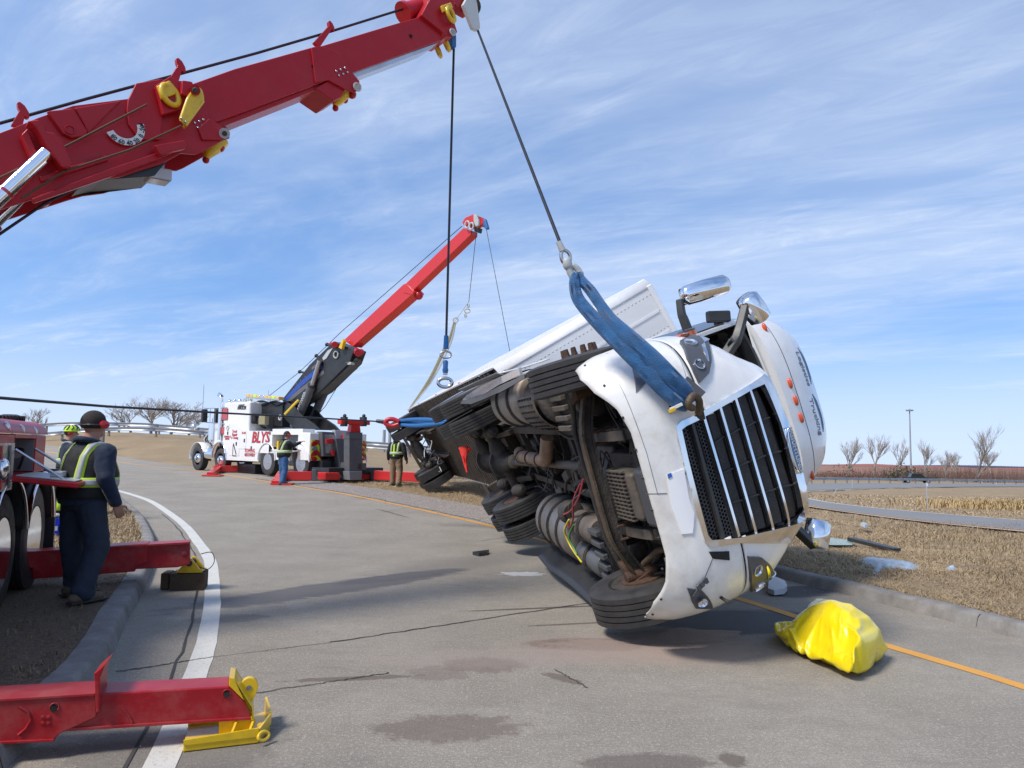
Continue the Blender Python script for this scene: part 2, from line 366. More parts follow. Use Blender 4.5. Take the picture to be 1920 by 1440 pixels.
# ------------------------------------------------------------------ ground lines (metres, from the camera's foot)
curbL = [(-.2, -9), (-1.1, -5), (-1.75, -1), (-2.15, 1.5), (-2.45, 3.6), (-2.87, 5.5), (-3.48, 7.07), (-3.86, 8.1), (-4.57, 9.88), (-5.6, 12.2), (-6.6, 14.1), (-7.54, 15.8), (-8.52, 17.4), (-9.44, 18.8), (-10.53, 20.4), (-15, 25.7), (-21, 32.6), (-28, 40.5), (-45, 58), (-80, 95), (-160, 170)]
white = [(.6, -9), (-.2, -5), (-.95, -1), (-1.3, 1.5), (-1.66, 3.6), (-2.17, 5.4), (-2.66, 6.91), (-3.28, 8.56), (-4.2, 10.8), (-5.3, 13.0), (-6.3, 14.9), (-7.54, 17.0), (-9.2, 19.6), (-10.7, 21.5), (-12.2, 23.2), (-16, 27.7), (-22, 34.6), (-29, 42.5), (-46, 60), (-81, 97), (-161, 172)]
yellow = [(7.0, -9), (6.1, -3), (5.2, .5), (4.45, 3.3), (3.74, 5.61), (3.27, 6.81), (2.8, 8.2), (2.2, 9.8), (1.1, 12.6), (-.42, 15.9), (-1.9, 18.4), (-3.31, 20.5), (-5.06, 22.9), (-6.9, 25.0), (-8.6, 27.0), (-12.5, 31.8), (-14.6, 34.3), (-19.2, 39.7), (-24.7, 45.9), (-31, 52.5), (-48, 69), (-80, 100), (-160, 175)]
def sp2(pts, n=6): return [(p.x, p.y) for p in spline([(a, b, 0) for a, b in pts], n)]
curbL, white, yellow = sp2(curbL), sp2(white), sp2(yellow)
def offset(poly, d):
    out = []
    for i, p in enumerate(poly):
        a = Vector(poly[max(i-1, 0)]); b = Vector(poly[min(i+1, len(poly)-1)]); t = (b-a).normalized(); out.append((p[0]+t.y*d, p[1]-t.x*d))
    return out   # positive = to the right when walking away from the camera
curbR = offset(yellow, 1.42)
def sdist(poly, X, Y):
    best = np.full(X.shape, 1e9); sg = np.zeros(X.shape)
    for (x0, y0), (x1, y1) in zip(poly[:-1], poly[1:]):
        dx, dy = x1-x0, y1-y0; l2 = dx*dx+dy*dy
        t = np.clip(((X-x0)*dx+(Y-y0)*dy)/l2, 0, 1); d = np.hypot(X-x0-t*dx, Y-y0-t*dy)
        c = (Y-y0)*dx-(X-x0)*dy; m = d < best-1e-9
        best[m] = d[m]; sg[m] = np.sign(c[m])
    return best*sg     # >0 left of the line
def raise_(X, Y):
    dl = sdist(curbL, X, Y); dr = -sdist(curbR, X, Y)
    out = np.maximum(dl, dr)            # >0 outside the carriageway
    hl = .13*(1-.5*ss((Y-22)/10)); hr = .13*(1-ss((Y-11)/4))
    r = np.where(dl > dr, hl, hr); h = np.where(out > .185, r-.012, -.06)
    return h, dl, dr
def ground_mesh():
    rs = [0.0]; r = 1.2
    while r < 7500: rs.append(r); r *= (1.016 if r < 30 else 1.03 if r < 300 else 1.12)
    an = np.concatenate([np.linspace(-62, 62, 460), np.linspace(62, 298, 80)[1:-1]])*pi/180
    R = np.array(rs)[:, None]; A = an[None, :]; X = R*np.sin(A); Y = R*np.cos(A)
    h, dl, dr = raise_(X, Y); out = np.maximum(dl, dr)
    lump = .035*np.sin(X*1.7+np.sin(Y*1.1)*1.3)*np.sin(Y*1.9+X*.6)+.02*np.sin(X*4.1+1)*np.sin(Y*3.7)
    H = Z(X, Y)+h+lump*np.clip((out-.3)/1.5, 0, 1)
    # second ramp and far road sit in shallow beds so their sheets stay on top
    nr, na = X.shape; v = np.stack([X, Y, H], -1).reshape(-1, 3)
    i = np.arange(nr-1)[:, None]; j = np.arange(na)[None, :]; j2 = (j+1) % na
    f = np.stack([i*na+j, i*na+j2, (i+1)*na+j2, (i+1)*na+j], -1).reshape(-1, 4)
    me = bpy.data.meshes.new('grass_ground'); me.vertices.add(len(v)); me.vertices.foreach_set('co', v.ravel())
    me.loops.add(f.size); me.loops.foreach_set('vertex_index', f.ravel()[::1].astype(np.int32)); me.polygons.add(len(f))
    me.polygons.foreach_set('loop_start', (np.arange(len(f))*4).astype(np.int32)); me.update(calc_edges=True)
    o = bpy.data.objects.new('ground', me); COL.objects.link(o); me.shade_smooth(); me.flip_normals(); me.materials.append(ground_material()); tag(o, kind='structure'); return o
class NT:
    def __init__(s, name):
        s.m = bpy.data.materials.new(name); s.m.use_nodes = True; s.t = s.m.node_tree; s.N = s.t.nodes; s.L = s.t.links; s.b = s.N['Principled BSDF']
        s.geo = s.N.new('ShaderNodeNewGeometry'); s.pos = s.geo.outputs['Position']
        x = s.N.new('ShaderNodeSeparateXYZ'); s.L.new(s.pos, x.inputs[0]); s.x, s.y, s.z = x.outputs
    def m_(s, op, a, b=None, clamp=False, c=None):
        x = s.N.new('ShaderNodeMath'); x.operation = op; x.use_clamp = clamp
        for i, v in enumerate((a, b, c)):
            if v is None: continue
            if isinstance(v, (int, float)): x.inputs[i].default_value = v
            else: s.L.new(v, x.inputs[i])
        return x.outputs[0]
    def noise(s, scale, det=6, rough=.6, sc=(1, 1, 1), rot=0, dist=0):
        mp = s.N.new('ShaderNodeMapping'); mp.inputs['Scale'].default_value = sc; mp.inputs['Rotation'].default_value = (0, 0, rot); s.L.new(s.pos, mp.inputs[0])
        x = s.N.new('ShaderNodeTexNoise'); x.inputs['Scale'].default_value = scale; x.inputs['Detail'].default_value = det; x.inputs['Roughness'].default_value = rough; x.inputs['Distortion'].default_value = dist
        s.L.new(mp.outputs[0], x.inputs['Vector']); return x.outputs[0]
    def ramp(s, v, a, b, lo=0, hi=1, smooth=True):
        x = s.N.new('ShaderNodeMapRange'); x.interpolation_type = 'SMOOTHSTEP' if smooth else 'LINEAR'
        for k, q in (('From Min', a), ('From Max', b), ('To Min', lo), ('To Max', hi)): x.inputs[k].default_value = q
        s.L.new(v, x.inputs[0]); return x.outputs[0]
    def mix(s, fac, a, b, mode='MIX'):
        x = s.N.new('ShaderNodeMixRGB'); x.blend_type = mode
        for i, v in enumerate((fac, a, b)):
            if isinstance(v, (int, float)): x.inputs[i].default_value = v
            elif isinstance(v, tuple): x.inputs[i].default_value = (*v, 1) if len(v) == 3 else v
            else: s.L.new(v, x.inputs[i])
        return x.outputs[0]
    def ell(s, cx, cy, rx, ry, ang, nz, wob=.5, edge=.35):
        # soft-edged patch of real ground: 1 inside, 0 outside, outline broken up by noise
        ca, sa = cos(ang), sin(ang)
        dx = s.m_('SUBTRACT', s.x, cx); dy = s.m_('SUBTRACT', s.y, cy)
        u = s.m_('DIVIDE', s.m_('ADD', s.m_('MULTIPLY', dx, ca), s.m_('MULTIPLY', dy, sa)), rx)
        v = s.m_('DIVIDE', s.m_('ADD', s.m_('MULTIPLY', dx, -sa), s.m_('MULTIPLY', dy, ca)), ry)
        d = s.m_('SQRT', s.m_('ADD', s.m_('MULTIPLY', u, u), s.m_('MULTIPLY', v, v)))
        d = s.m_('ADD', d, s.m_('MULTIPLY', s.m_('SUBTRACT', nz, .5), wob*2))
        return s.ramp(d, 1-edge, 1+edge, 1, 0)
    def fin(s, col, rough, bumps=()):
        s.L.new(col, s.b.inputs['Base Color'])
        if isinstance(rough, (int, float)): s.b.inputs['Roughness'].default_value = rough
        else: s.L.new(rough, s.b.inputs['Roughness'])
        prev = None
        for h, st, di in bumps:
            bp = s.N.new('ShaderNodeBump'); bp.inputs['Strength'].default_value = st; bp.inputs['Distance'].default_value = di; s.L.new(h, bp.inputs['Height'])
            if prev: s.L.new(prev, bp.inputs['Normal'])
            prev = bp.outputs[0]
        if prev: s.L.new(prev, s.b.inputs['Normal'])
        return s.m
def ground_material():
    t = NT('dry_grass_ground')
    n1 = t.noise(.35, 8, .65); n2 = t.noise(3.5, 8, .7); n3 = t.noise(28, 6, .75, sc=(1, 1, 1)); nb = t.noise(.045, 5, .6)
    c = t.mix(t.ramp(n3, .3, .7), (.185, .122, .064), (.45, .33, .185))
    c = t.mix(t.ramp(n2, .35, .7, 0, .55), c, (.27, .18, .095))
    c = t.mix(t.ramp(n1, .45, .7, 0, .5), c, (.42, .315, .18))
    # golden patch of tall grass, right field
    gq = G(1850, 940); gp = t.ell(gq.x, gq.y, 4.5, 2.6, -.3, n1, .6, .4); c = t.mix(t.m_('MULTIPLY', gp, .5), c, (.46, .31, .13))
    far = t.ramp(t.y, 60, 140); c = t.mix(t.m_('MULTIPLY', far, .5), c, (.27, .20, .115))
    red = t.m_('MULTIPLY', t.ramp(t.m_('ADD', t.y, t.m_('MULTIPLY', nb, 60)), 195, 215), t.ramp(t.x, 5, 30))
    rc = t.mix(t.ramp(t.noise(.03, 6, .6, sc=(1, 4, 1)), .4, .62), (.24, .10, .06), (.32, .19, .12))
    c = t.mix(red, c, rc)
    df = t.ramp(t.y, 600, 1100); c = t.mix(t.m_('MULTIPLY', df, t.ramp(t.x, -600, -100)), c, (.045, .05, .055))
    # churned dark earth beside the near wrecker
    d1 = t.ell(-4.4, 6.6, 1.7, 3.2, .35, n2, .7, .4); d2 = t.ell(-5.6, 11.2, .7, 1.0, .3, n2, .8, .4)
    dirt = t.m_('MAXIMUM', t.m_('MULTIPLY', d1, .82), t.m_('MULTIPLY', d2, .5)); c = t.mix(dirt, c, t.mix(t.ramp(n3, .3, .7), (.11, .072, .046), (.22, .155, .10)))
    return t.fin(c, .95, ((n3, .7, .04), (n2, .5, .08)))
ground_mesh()
def ribbon(name, A, B, zoff, m, nx=1, parent=None, kind='structure', jitter=0.0, thick=0):
    mb = MB(); n = len(A)
    for i in range(n):
        for j in range(nx+1):
            t = j/nx; x = A[i][0]*(1-t)+B[i][0]*t; y = A[i][1]*(1-t)+B[i][1]*t
            if jitter and j in (0, nx): x += random.uniform(-jitter, jitter); y += random.uniform(-jitter, jitter)
            mb.v.append(Vector((x, y, Zf(x, y)+zoff)))
    for i in range(n-1):
        for j in range(nx): a = i*(nx+1)+j; mb.f.append([a, a+1, a+nx+2, a+nx+1])
    o = obj(name, mb, m, parent, smooth=180)
    if kind: o['kind'] = kind
    return o
def near(poly, y0, y1): return [p for p in poly if y0 <= p[1] <= y1]
def resample(poly, step=.25, smax=1e9):
    out = [poly[0]]; acc = 0
    for a, b in zip(poly[:-1], poly[1:]):
        a = Vector(a); b = Vector(b); l = (b-a).length; n = max(1, int(l/step))
        for k in range(1, n+1): out.append(tuple(a+(b-a)*k/n))
    return out
def road_material():
    t = NT('road_concrete')
    nf = t.noise(48, 3, .75); ng = t.noise(120, 2, .7); nm = t.noise(9, 8, .7); nl = t.noise(.8, 7, .62); nw = t.noise(5, 8, .7, sc=(.35, 1.6, 1), rot=-.45)
    brush = t.noise(30, 5, .7, sc=(.12, 1.5, 1), rot=-.32)
    c = t.mix(t.ramp(nl, .3, .7), (.265, .229, .178), (.345, .303, .24))
    c = t.mix(t.ramp(nm, .35, .7, 0, .5), c, (.225, .198, .165))
    c = t.mix(t.ramp(nf, .50, .64, 0, .75), c, (.44, .40, .34))
    c = t.mix(t.ramp(ng, .53, .62, 0, .62), c, (.11, .098, .085))
    c = t.mix(t.ramp(brush, .5, .75, 0, .35), c, (.17, .155, .14))
    pz = t.noise(.9, 8, .72, sc=(.5, 1.2, 1), rot=-.5); p2 = t.noise(2.6, 8, .75, sc=(.35, 1.3, 1), rot=-.35); c = t.mix(t.ramp(pz, .54, .66, 0, .30), c, (.185, .155, .125)); c = t.mix(t.ramp(p2, .58, .68, 0, .38), c, (.165, .14, .118)); c = t.mix(t.ramp(t.noise(1.7, 7, .7), .60, .70, 0, .35), c, (.40, .36, .31))
    def patch(c, px, py, rx, ry, ang, col, amt, nz=None, wob=.5, edge=.16):
        q = G(px, py); e = t.ell(q.x, q.y, rx, ry, ang, nz if nz is not None else nw, wob*1.35, edge); return t.mix(t.m_('MULTIPLY', e, amt), c, col), e
    c, e = patch(c, 640, 1100, 2.0, .34, .83, (.075, .068, .066), .78); wet = e  # long streak: wet stain with the boom's soft shadow painted into it
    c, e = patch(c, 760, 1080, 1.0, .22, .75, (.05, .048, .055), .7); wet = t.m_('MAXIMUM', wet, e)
    c, e = patch(c, 900, 1052, 2.2, .5, .9, (.15, .135, .12), .55, edge=.7)  # fading end of the streak, boom shadow and damp painted together
    c, e = patch(c, 1100, 1207, .52, .20, .12, (.085, .050, .036), .85, nm, .5)
    c, e = patch(c, 1140, 1213, .30, .14, .12, (.06, .036, .027), .8, nm, .5)
    c, e = patch(c, 905, 1247, .32, .20, .1, (.14, .10, .08), .6, nm, .7)
    c, e = patch(c, 820, 1262, .22, .2, .1, (.15, .11, .088), .45, nm, .8)
    c, e = patch(c, 840, 1365, .42, .22, .15, (.13, .092, .07), .6, nm, .8)
    c, e = patch(c, 1210, 1432, .34, .14, .1, (.10, .075, .06), .6, nm, .6)
    c, e = patch(c, 1375, 1425, .07, .10, .1, (.10, .07, .055), .7, nm, .6)
    c, e = patch(c, 660, 1272, .45, .05, .2, (.12, .085, .065), .7, nm, .7)
    c, e = patch(c, 1055, 1272, .18, .06, -.8, (.10, .07, .055), .6, nm, .9)
    c, e = patch(c, 1020, 1140, .85, .035, .28, (.085, .062, .045), .9, nm, .4); c, e = patch(c, 1070, 1170, .45, .03, .28, (.10, .07, .05), .8, nm, .6)
    c, e = patch(c, 980, 1076, .28, .16, .1, (.62, .61, .60), .75, nm, 1.1)
    c, e = patch(c, 1210, 1215, 1.0, .45, .1, (.36, .27, .22), .75, nm, .6, .5)
    c, e = patch(c, 960, 1235, 1.1, .25, .15, (.33, .26, .22), .4, nm, .8, .6)
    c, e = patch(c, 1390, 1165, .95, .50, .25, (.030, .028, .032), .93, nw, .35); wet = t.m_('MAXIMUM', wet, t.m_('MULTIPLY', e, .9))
    c, e = patch(c, 1500, 1110, .5, .30, .7, (.05, .047, .05), .8, nw, .5)  # dark patch painted as the overturned cab's shade towards the kerb
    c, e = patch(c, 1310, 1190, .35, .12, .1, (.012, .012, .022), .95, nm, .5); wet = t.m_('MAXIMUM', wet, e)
    c, e = patch(c, 700, 937, 1.1, .05, 2.4, (.06, .055, .055), .7, nm, .7); c, e = patch(c, 735, 962, 1.0, .06, 2.1, (.07, .065, .06), .6, nm, .7)
    c, e = patch(c, 330, 1400, .55, .5, .3, (.10, .094, .09), .45, nm, .6)  # dark patch painted as shade of the red wrecker and its outrigger
    c, e = patch(c, 430, 1160, .35, .18, .3, (.12, .11, .10), .5, nw, .6)
    r = t.m_('SUBTRACT', .92, t.m_('MULTIPLY', wet, .30))
    return t.fin(c, r, ((nf, .5, .012), (ng, .5, .008), (brush, .25, .02)))
RL, RR = resample(curbL, 1.0), None
def matched(pl, pr, n=150):
    def cum(p):
        c = [0]
        for a, b in zip(p[:-1], p[1:]): c.append(c[-1]+(Vector(b)-Vector(a)).length)
        return c
    def at(p, c, s):
        for i in range(len(c)-1):
            if c[i+1] >= s: k = (s-c[i])/(c[i+1]-c[i]+1e-9); return (p[i][0]*(1-k)+p[i+1][0]*k, p[i][1]*(1-k)+p[i+1][1]*k)
        return p[-1]
    ca, cb = cum(pl), cum(pr); ts = [(k/n)**1.6 for k in range(n+1)]
    return [at(pl, ca, ca[-1]*t) for t in ts], [at(pr, cb, cb[-1]*t) for t in ts]
conc_edge = curbR
A, B = matched(curbL, conc_edge, 170)
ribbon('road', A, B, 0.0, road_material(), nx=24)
def line_material(name, col, wear):
    t = NT(name); n1 = t.noise(40, 6, .8); n2 = t.noise(3, 6, .7)
    c = t.mix(t.ramp(n2, .4, .7, 0, .3), col, tuple(v*.75 for v in col)); c = t.mix(t.ramp(n1, .52, .66, 0, wear), c, (.22, .20, .18)); return t.fin(c, .8, ((n1, .3, .005),))
wm = line_material('white_line_paint', (.62, .60, .54), .55); ym = line_material('yellow_line_paint', (.68, .32, .055), .30)
W2 = resample([p for p in white if p[1] > -6], .4); Y2 = resample([p for p in yellow if p[1] > -6], .4)
ribbon('white_edge_line', offset(W2, -.075), offset(W2, .085), .004, wm, jitter=.004)
ribbon('yellow_edge_line', offset(Y2, -.065), offset(Y2, .065), .004, ym, jitter=.004)
# thin cracks and sealed joints
crk = mat('joint_dark', (.055, .05, .045), .9, var=.3)
J = [G(290, 1440), G(345, 1300), G(372, 1215), G(378, 1160), G(384, 1120)]
lj = [(p[0], p[1]) for p in offset(W2, -.16) if 3 < p[1] < 17]; lj = [(x+random.uniform(-.012, .012), y) for x, y in lj]
ribbon('road_joint', offset(lj, -.010), offset(lj, .010), .006, crk, jitter=.004)
def joint(p0, p1, wd=.008):
    a = G(*p0); b = G(*p1); n = 30; L = [(a.x+(b.x-a.x)*k/n+random.uniform(-.012, .012), a.y+(b.y-a.y)*k/n+random.uniform(-.012, .012)) for k in range(n+1)]
    ribbon('road_joint', offset(L, -wd), offset(L, wd), .005, crk, jitter=wd*.5)
joint((220, 1260), (395, 1233)); joint((395, 1233), (620, 1205), .004); joint((620, 1205), (1110, 1130), .009); joint((288, 990), (372, 985), .006)
joint((480, 1300), (730, 1262), .006); joint((1040, 1255), (1100, 1290), .004); joint((900, 1015), (1000, 1000), .006); joint((720, 960), (780, 950), .005)
# pale gravel shoulder beyond the yellow line
t = NT('gravel'); n1 = t.noise(22, 4, .8); n2 = t.noise(60, 3, .9); c = t.mix(t.ramp(n1, .4, .62), (.20, .165, .14), (.48, .43, .385)); c = t.mix(t.ramp(n2, .55, .65, 0, .6), c, (.12, .09, .08)); gm = t.fin(c, .95, ((n1, .9, .03), (n2, .6, .01)))
Ys = resample([p for p in yellow if 11 < p[1] < 29], .5)
ribbon('gravel_shoulder', offset(Ys, .16), offset(Ys, 1.75), .012, gm, nx=3, jitter=.05)
# kerbs
def kerb(poly, side, h, y0, y1, zf=1.0):
    prof_ = [(-.03, 0), (-.005, 0), (.025, 0), (.05, 0), (.08, 0), (.19, 0), (.22, 0), (.225, 0)]
    P = resample([p for p in poly if y0 <= p[1] <= y1], .3); seg = []; cur = [P[0]]; acc = 0
    for a, b in zip(P[:-1], P[1:]):
        cur.append(b); acc += (Vector(b)-Vector(a)).length
        if acc > 3.0: seg.append(cur); cur = [b]; acc = 0
    if len(cur) > 2: seg.append(cur)
    rt = root('kerb', (P[0][0], P[0][1], 0), '', 'kerb')
    prof = [(-.03, -.05), (-.005, h*.0), (.025, h*.75), (.05, h*.96), (.08, h), (.19, h+.004), (.22, h-.01), (.225, -.06)]
    FULL = [offset(P, -side*o) for o, _ in prof_]; kk = 0
    for s in seg:
        # butt-jointed lengths with a hairline gap
        i0 = P.index(s[0])
        mb = MB(); n = len(prof)
        offs = [[tuple(q) for q in F_[i0:i0+len(s)]] for F_ in FULL]
        for F_ in offs: F_[0] = tuple(Vector(F_[0]).lerp(Vector(F_[1]), .018))
        for i in range(len(s)):
            fade = 1.0 if zf == 1 else 1-float(ss((s[i][1]-11)/4))
            for k in range(n):
                x, y = offs[k][i]; z = prof[k][1]; z = z*fade if z > 0 else z
                wob = .004*sin(i*1.3+k)+random.uniform(-.003, .003); mb.v.append(Vector((x, y, Zf(x, y)+z+wob)))
        for i in range(len(s)-1):
            for k in range(n-1): a = i*n+k; mb.f.append([a, a+1, a+n+1, a+n] if side > 0 else [a, a+n, a+n+1, a+1])
        obj('kerbstone', mb, 'concrete', rt, smooth=50)
    return rt
k = kerb(curbL, 1, .13, -6, 45); k['label'] = 'long curved concrete kerb along the dry grass island left of the road'
k = kerb(curbR, -1, .13, -6, 14, 0); k['label'] = 'concrete kerb at the right edge of the road behind the yellow bag'
# second ramp and the far road on the right
asp = mat('asphalt_far', (.205, .20, .195), .9, var=.12, vscale=.4)
n_edge = sp2([(30, 4), (22, 8.5), (16.5, 13.5), (13.6, 18), (12.2, 21), (11.5, 23.6), (11.2, 27), (11.6, 30), (12.6, 36), (14.2, 43), (16.8, 50)], 8)
f_edge = sp2([(36, 9), (27, 13.5), (21, 18), (17, 22), (15.6, 25.5), (14.9, 28.5), (14.7, 32.5), (15.2, 37), (16.6, 43), (18.8, 49), (21.5, 54.5)], 8)
def raised(name, A, B, zo, m, nx=4):
    mb = MB()
    for a, b in zip(A, B):
        for j in range(nx+1):
            t = j/nx; x = a[0]*(1-t)+b[0]*t; y = a[1]*(1-t)+b[1]*t; mb.v.append(Vector((x, y, Zf(x, y)+zo)))
    for i in range(len(A)-1):
        for j in range(nx): q = i*(nx+1)+j; mb.f.append([q, q+1, q+nx+2, q+nx+1])
    return tag(obj(name, mb, m, smooth=180), kind='structure')
raised('ramp_road', n_edge, f_edge, .055, asp)
u_n = sp2([(9, 42), (17, 51), (25.2, 61), (34.6, 73), (51.4, 90), (75, 108), (110, 126), (200, 160)], 8); u_f = sp2([(8, 62), (16, 72), (25, 82), (37, 96), (54, 113), (75, 129), (105, 146), (200, 185)], 8)
raised('far_road', u_n, u_f, .06, asp)
wl = mat('far_line_white', (.6, .6, .58), .8, var=.1, vscale=1); yl = mat('far_line_yellow', (.55, .33, .12), .8, var=.1, vscale=1)
raised('road_line', offset(n_edge, .12), offset(n_edge, .26), .062, yl, 1); raised('road_line', offset(f_edge, -.26), offset(f_edge, -.12), .062, wl, 1)
raised('road_line', offset(u_n, .5), offset(u_n, .8), .067, wl, 1); raised('road_line', offset(u_f, -1.0), offset(u_f, -.7), .067, wl, 1)
tn = mat('road_verge', (.42, .30, .22), .95, var=.2, vscale=1)
raised('gravel_verge', offset(u_n, -1.0), offset(u_n, 0), .050, tn, 1); raised('gravel_verge', offset(n_edge, -.5), offset(n_edge, 0.0), .052, tn, 1)
# ------------------------------------------------------------------ pose of the overturned tractor and trailer (solved once from the wheel, lamp and marker positions)
def rot3(yaw, pit, rol):
    a = -pi/2+yaw; f = Vector((cos(a)*cos(pit), sin(a)*cos(pit), sin(pit))); l = Vector((-sin(a), cos(a), 0)); u = f.cross(l)
    return Matrix((f, cos(rol)*l-sin(rol)*u, sin(rol)*l+cos(rol)*u)).transposed()
TP = Vector((.4693, 6.7877, 1.2152)); ROLL0 = 1.2744
def TM(q):     # chassis: the frame is wrung, the rear axles have already been lifted further upright
    return TP+rot3(.1987, -.0009, ROLL0-.2289*max(0.0, -q[0])/5.9) @ Vector(q)
_cab = rot3(.1987, -.0009, ROLL0-.036)
_cabv = TM((-.9, 0, 1.0))-_cab @ Vector((-.9, 0, 1.0))
def CM(q): return _cabv+_cab @ Vector(q)
_trl = rot3(.2198, -.0028, 1.0127)
def TR(q): return Vector((-.5298, 11.7166, 1.2002))+_trl @ Vector(q)
def solve_on(px, py, fn, g=(0, 1.0), mp=TM):
    # which point (u,v) of the real surface fn lies on this line of sight
    u, v = g; T = Vector((px, py))
    for _ in range(40):
        r = proj(mp(fn(u, v)))-T; e = 1e-4
        du = (proj(mp(fn(u+e, v)))-proj(mp(fn(u, v))))/e; dv = (proj(mp(fn(u, v+e)))-proj(mp(fn(u, v))))/e
        det = du.x*dv.y-du.y*dv.x
        if abs(det) < 1e-9: break
        a = (-r.x*dv.y+r.y*dv.x)/det; b = (-du.x*r.y+du.y*r.x)/det
        u += max(-.15, min(.15, a)); v += max(-.15, min(.15, b))
        if abs(a)+abs(b) < 1e-6: break
    return u, v
def ip(x, tab):
    if x <= tab[0][0]: return tab[0][1]
    for (a, b), (c, d) in zip(tab[:-1], tab[1:]):
        if x <= c: t = (x-a)/(c-a); return b+(d-b)*t
    return tab[-1][1]
XC = [(.2, 1.02), (.3, 1.10), (.42, 1.17), (.6, 1.20), (.8, 1.18), (1.1, 1.09), (1.5, .98), (1.72, .91), (1.79, .87), (1.84, .79), (1.89, .55), (1.94, .10), (2.0, -.45), (2.05, -.9)]
BW = [(.2, 1.07), (.3, 1.12), (.45, 1.16), (.7, 1.175), (1.0, 1.17), (1.2, 1.155), (1.35, 1.11), (1.48, 1.02), (1.62, .90), (1.75, .81), (1.9, .74), (2.05, .69)]
XR = -.95; NE = 5.2
def Xf(y, z):
    r = min(abs(y)/ip(z, BW), .9995); return XR+(ip(z, XC)-XR)*(1-r**NE)**(1/NE)
def FS(px, py, off=0.0, g=(0, 1.0)): return solve_on(px, py, lambda y, z: Vector((Xf(y, z)+off, y, z)), g)
def inside(p, poly):
    c = False; j = len(poly)-1
    for i in range(len(poly)):
        a, b = poly[i], poly[j]
        if (a[1] > p[1]) != (b[1] > p[1]) and p[0] < (b[0]-a[0])*(p[1]-a[1])/(b[1]-a[1])+a[0]: c = not c
        j = i
    return c
def patch(poly, off, th, fn=Xf, hole=None, step=.05):
    # sheet of real thickness lying on the front surface: outline in (y,z)
    def dens(P):
        out = []
        for a, b in zip(P, P[1:]+P[:1]):
            n = max(1, int((Vector(b)-Vector(a)).length/step))
            for k in range(n): out.append(Vector(a).lerp(Vector(b), k/n))
        return out
    D = dens([tuple(q) for q in poly]); n0 = len(D); vs = list(D); ed = [(i, (i+1) % n0) for i in range(n0)]
    if hole:
        H = dens([tuple(q) for q in hole]); k = len(vs); vs += H; ed += [(k+i, k+(i+1) % len(H)) for i in range(len(H))]
    ys = [p.x for p in D]; zs = [p.y for p in D]; y = min(ys)+step
    while y < max(ys):
        z = min(zs)+step
        while z < max(zs):
            if inside((y, z), D) and not (hole and inside((y, z), H)): vs.append(Vector((y, z)))
            z += step
        y += step
    V, E, Fc, *_ = geometry.delaunay_2d_cdt(vs, ed, [], 0, 1e-5)
    mb = MB(); m = len(V)
    keep = [f for f in Fc if inside(sum((V[i] for i in f), Vector((0, 0)))/len(f), D) and not (hole and inside(sum((V[i] for i in f), Vector((0, 0)))/len(f), H))]
    def nrm(y, z, e=.01): return Vector((1, -(fn(y+e, z)-fn(y-e, z))/(2*e), -(fn(y, z+e)-fn(y, z-e))/(2*e))).normalized()
    N_ = [nrm(p.x, p.y) for p in V]; S_ = [Vector((fn(p.x, p.y), p.x, p.y)) for p in V]
    mb.v = [a+b*off for a, b in zip(S_, N_)]+[a+b*(off-th) for a, b in zip(S_, N_)]
    cnt = {}
    for f in keep:
        mb.f.append(list(f)); mb.f.append([i+m for i in f][::-1])
        for a, b in zip(f, list(f[1:])+[f[0]]): cnt[(a, b)] = cnt.get((a, b), 0)+1
    for (a, b) in list(cnt):
        if (b, a) not in cnt: mb.f.append([b, a, a+m, b+m])
    return mb
truck = root('semi_truck_tractor', (.2, 9.6, 0), 'white sleeper semi truck tractor lying on its driver side with its dark underside showing', 'truck')
trailer = root('semi_trailer', (-1.6, 20, 0), 'long white box trailer lying on its side behind the overturned white tractor', 'trailer')
GR_OUT = [FS(x, y) for x, y in [(1265, 800), (1275, 790), (1307, 776), (1430, 704), (1438, 709), (1452, 739), (1474, 795), (1491, 851), (1505, 905), (1514, 948), (1514, 984), (1503, 995), (1384, 1018), (1330, 1025), (1319, 1015), (1300, 950), (1278, 860)]]
GR_IN = [FS(x, y) for x, y in [(1276, 806), (1285, 799), (1306, 789), (1408, 731), (1430, 722), (1441, 745), (1461, 795), (1478, 851), (1492, 905), (1501, 948), (1503, 974), (1383, 1008), (1332, 1012), (1325, 1003), (1308, 940), (1288, 860)]]
def zbot(x, y):
    a = abs(y)
    if x < -.585: return .80
    if x < .53: return .51+sqrt(max(0, .57**2-(x+.03)**2))
    zc = ip(a, [(0, .37), (.5, .37), (.7, .33), (.9, .24), (1.05, .22), (1.2, .30)])
    t = min(1, max(0, (x-.53)/.12)); return .44*(1-t)+zc*t
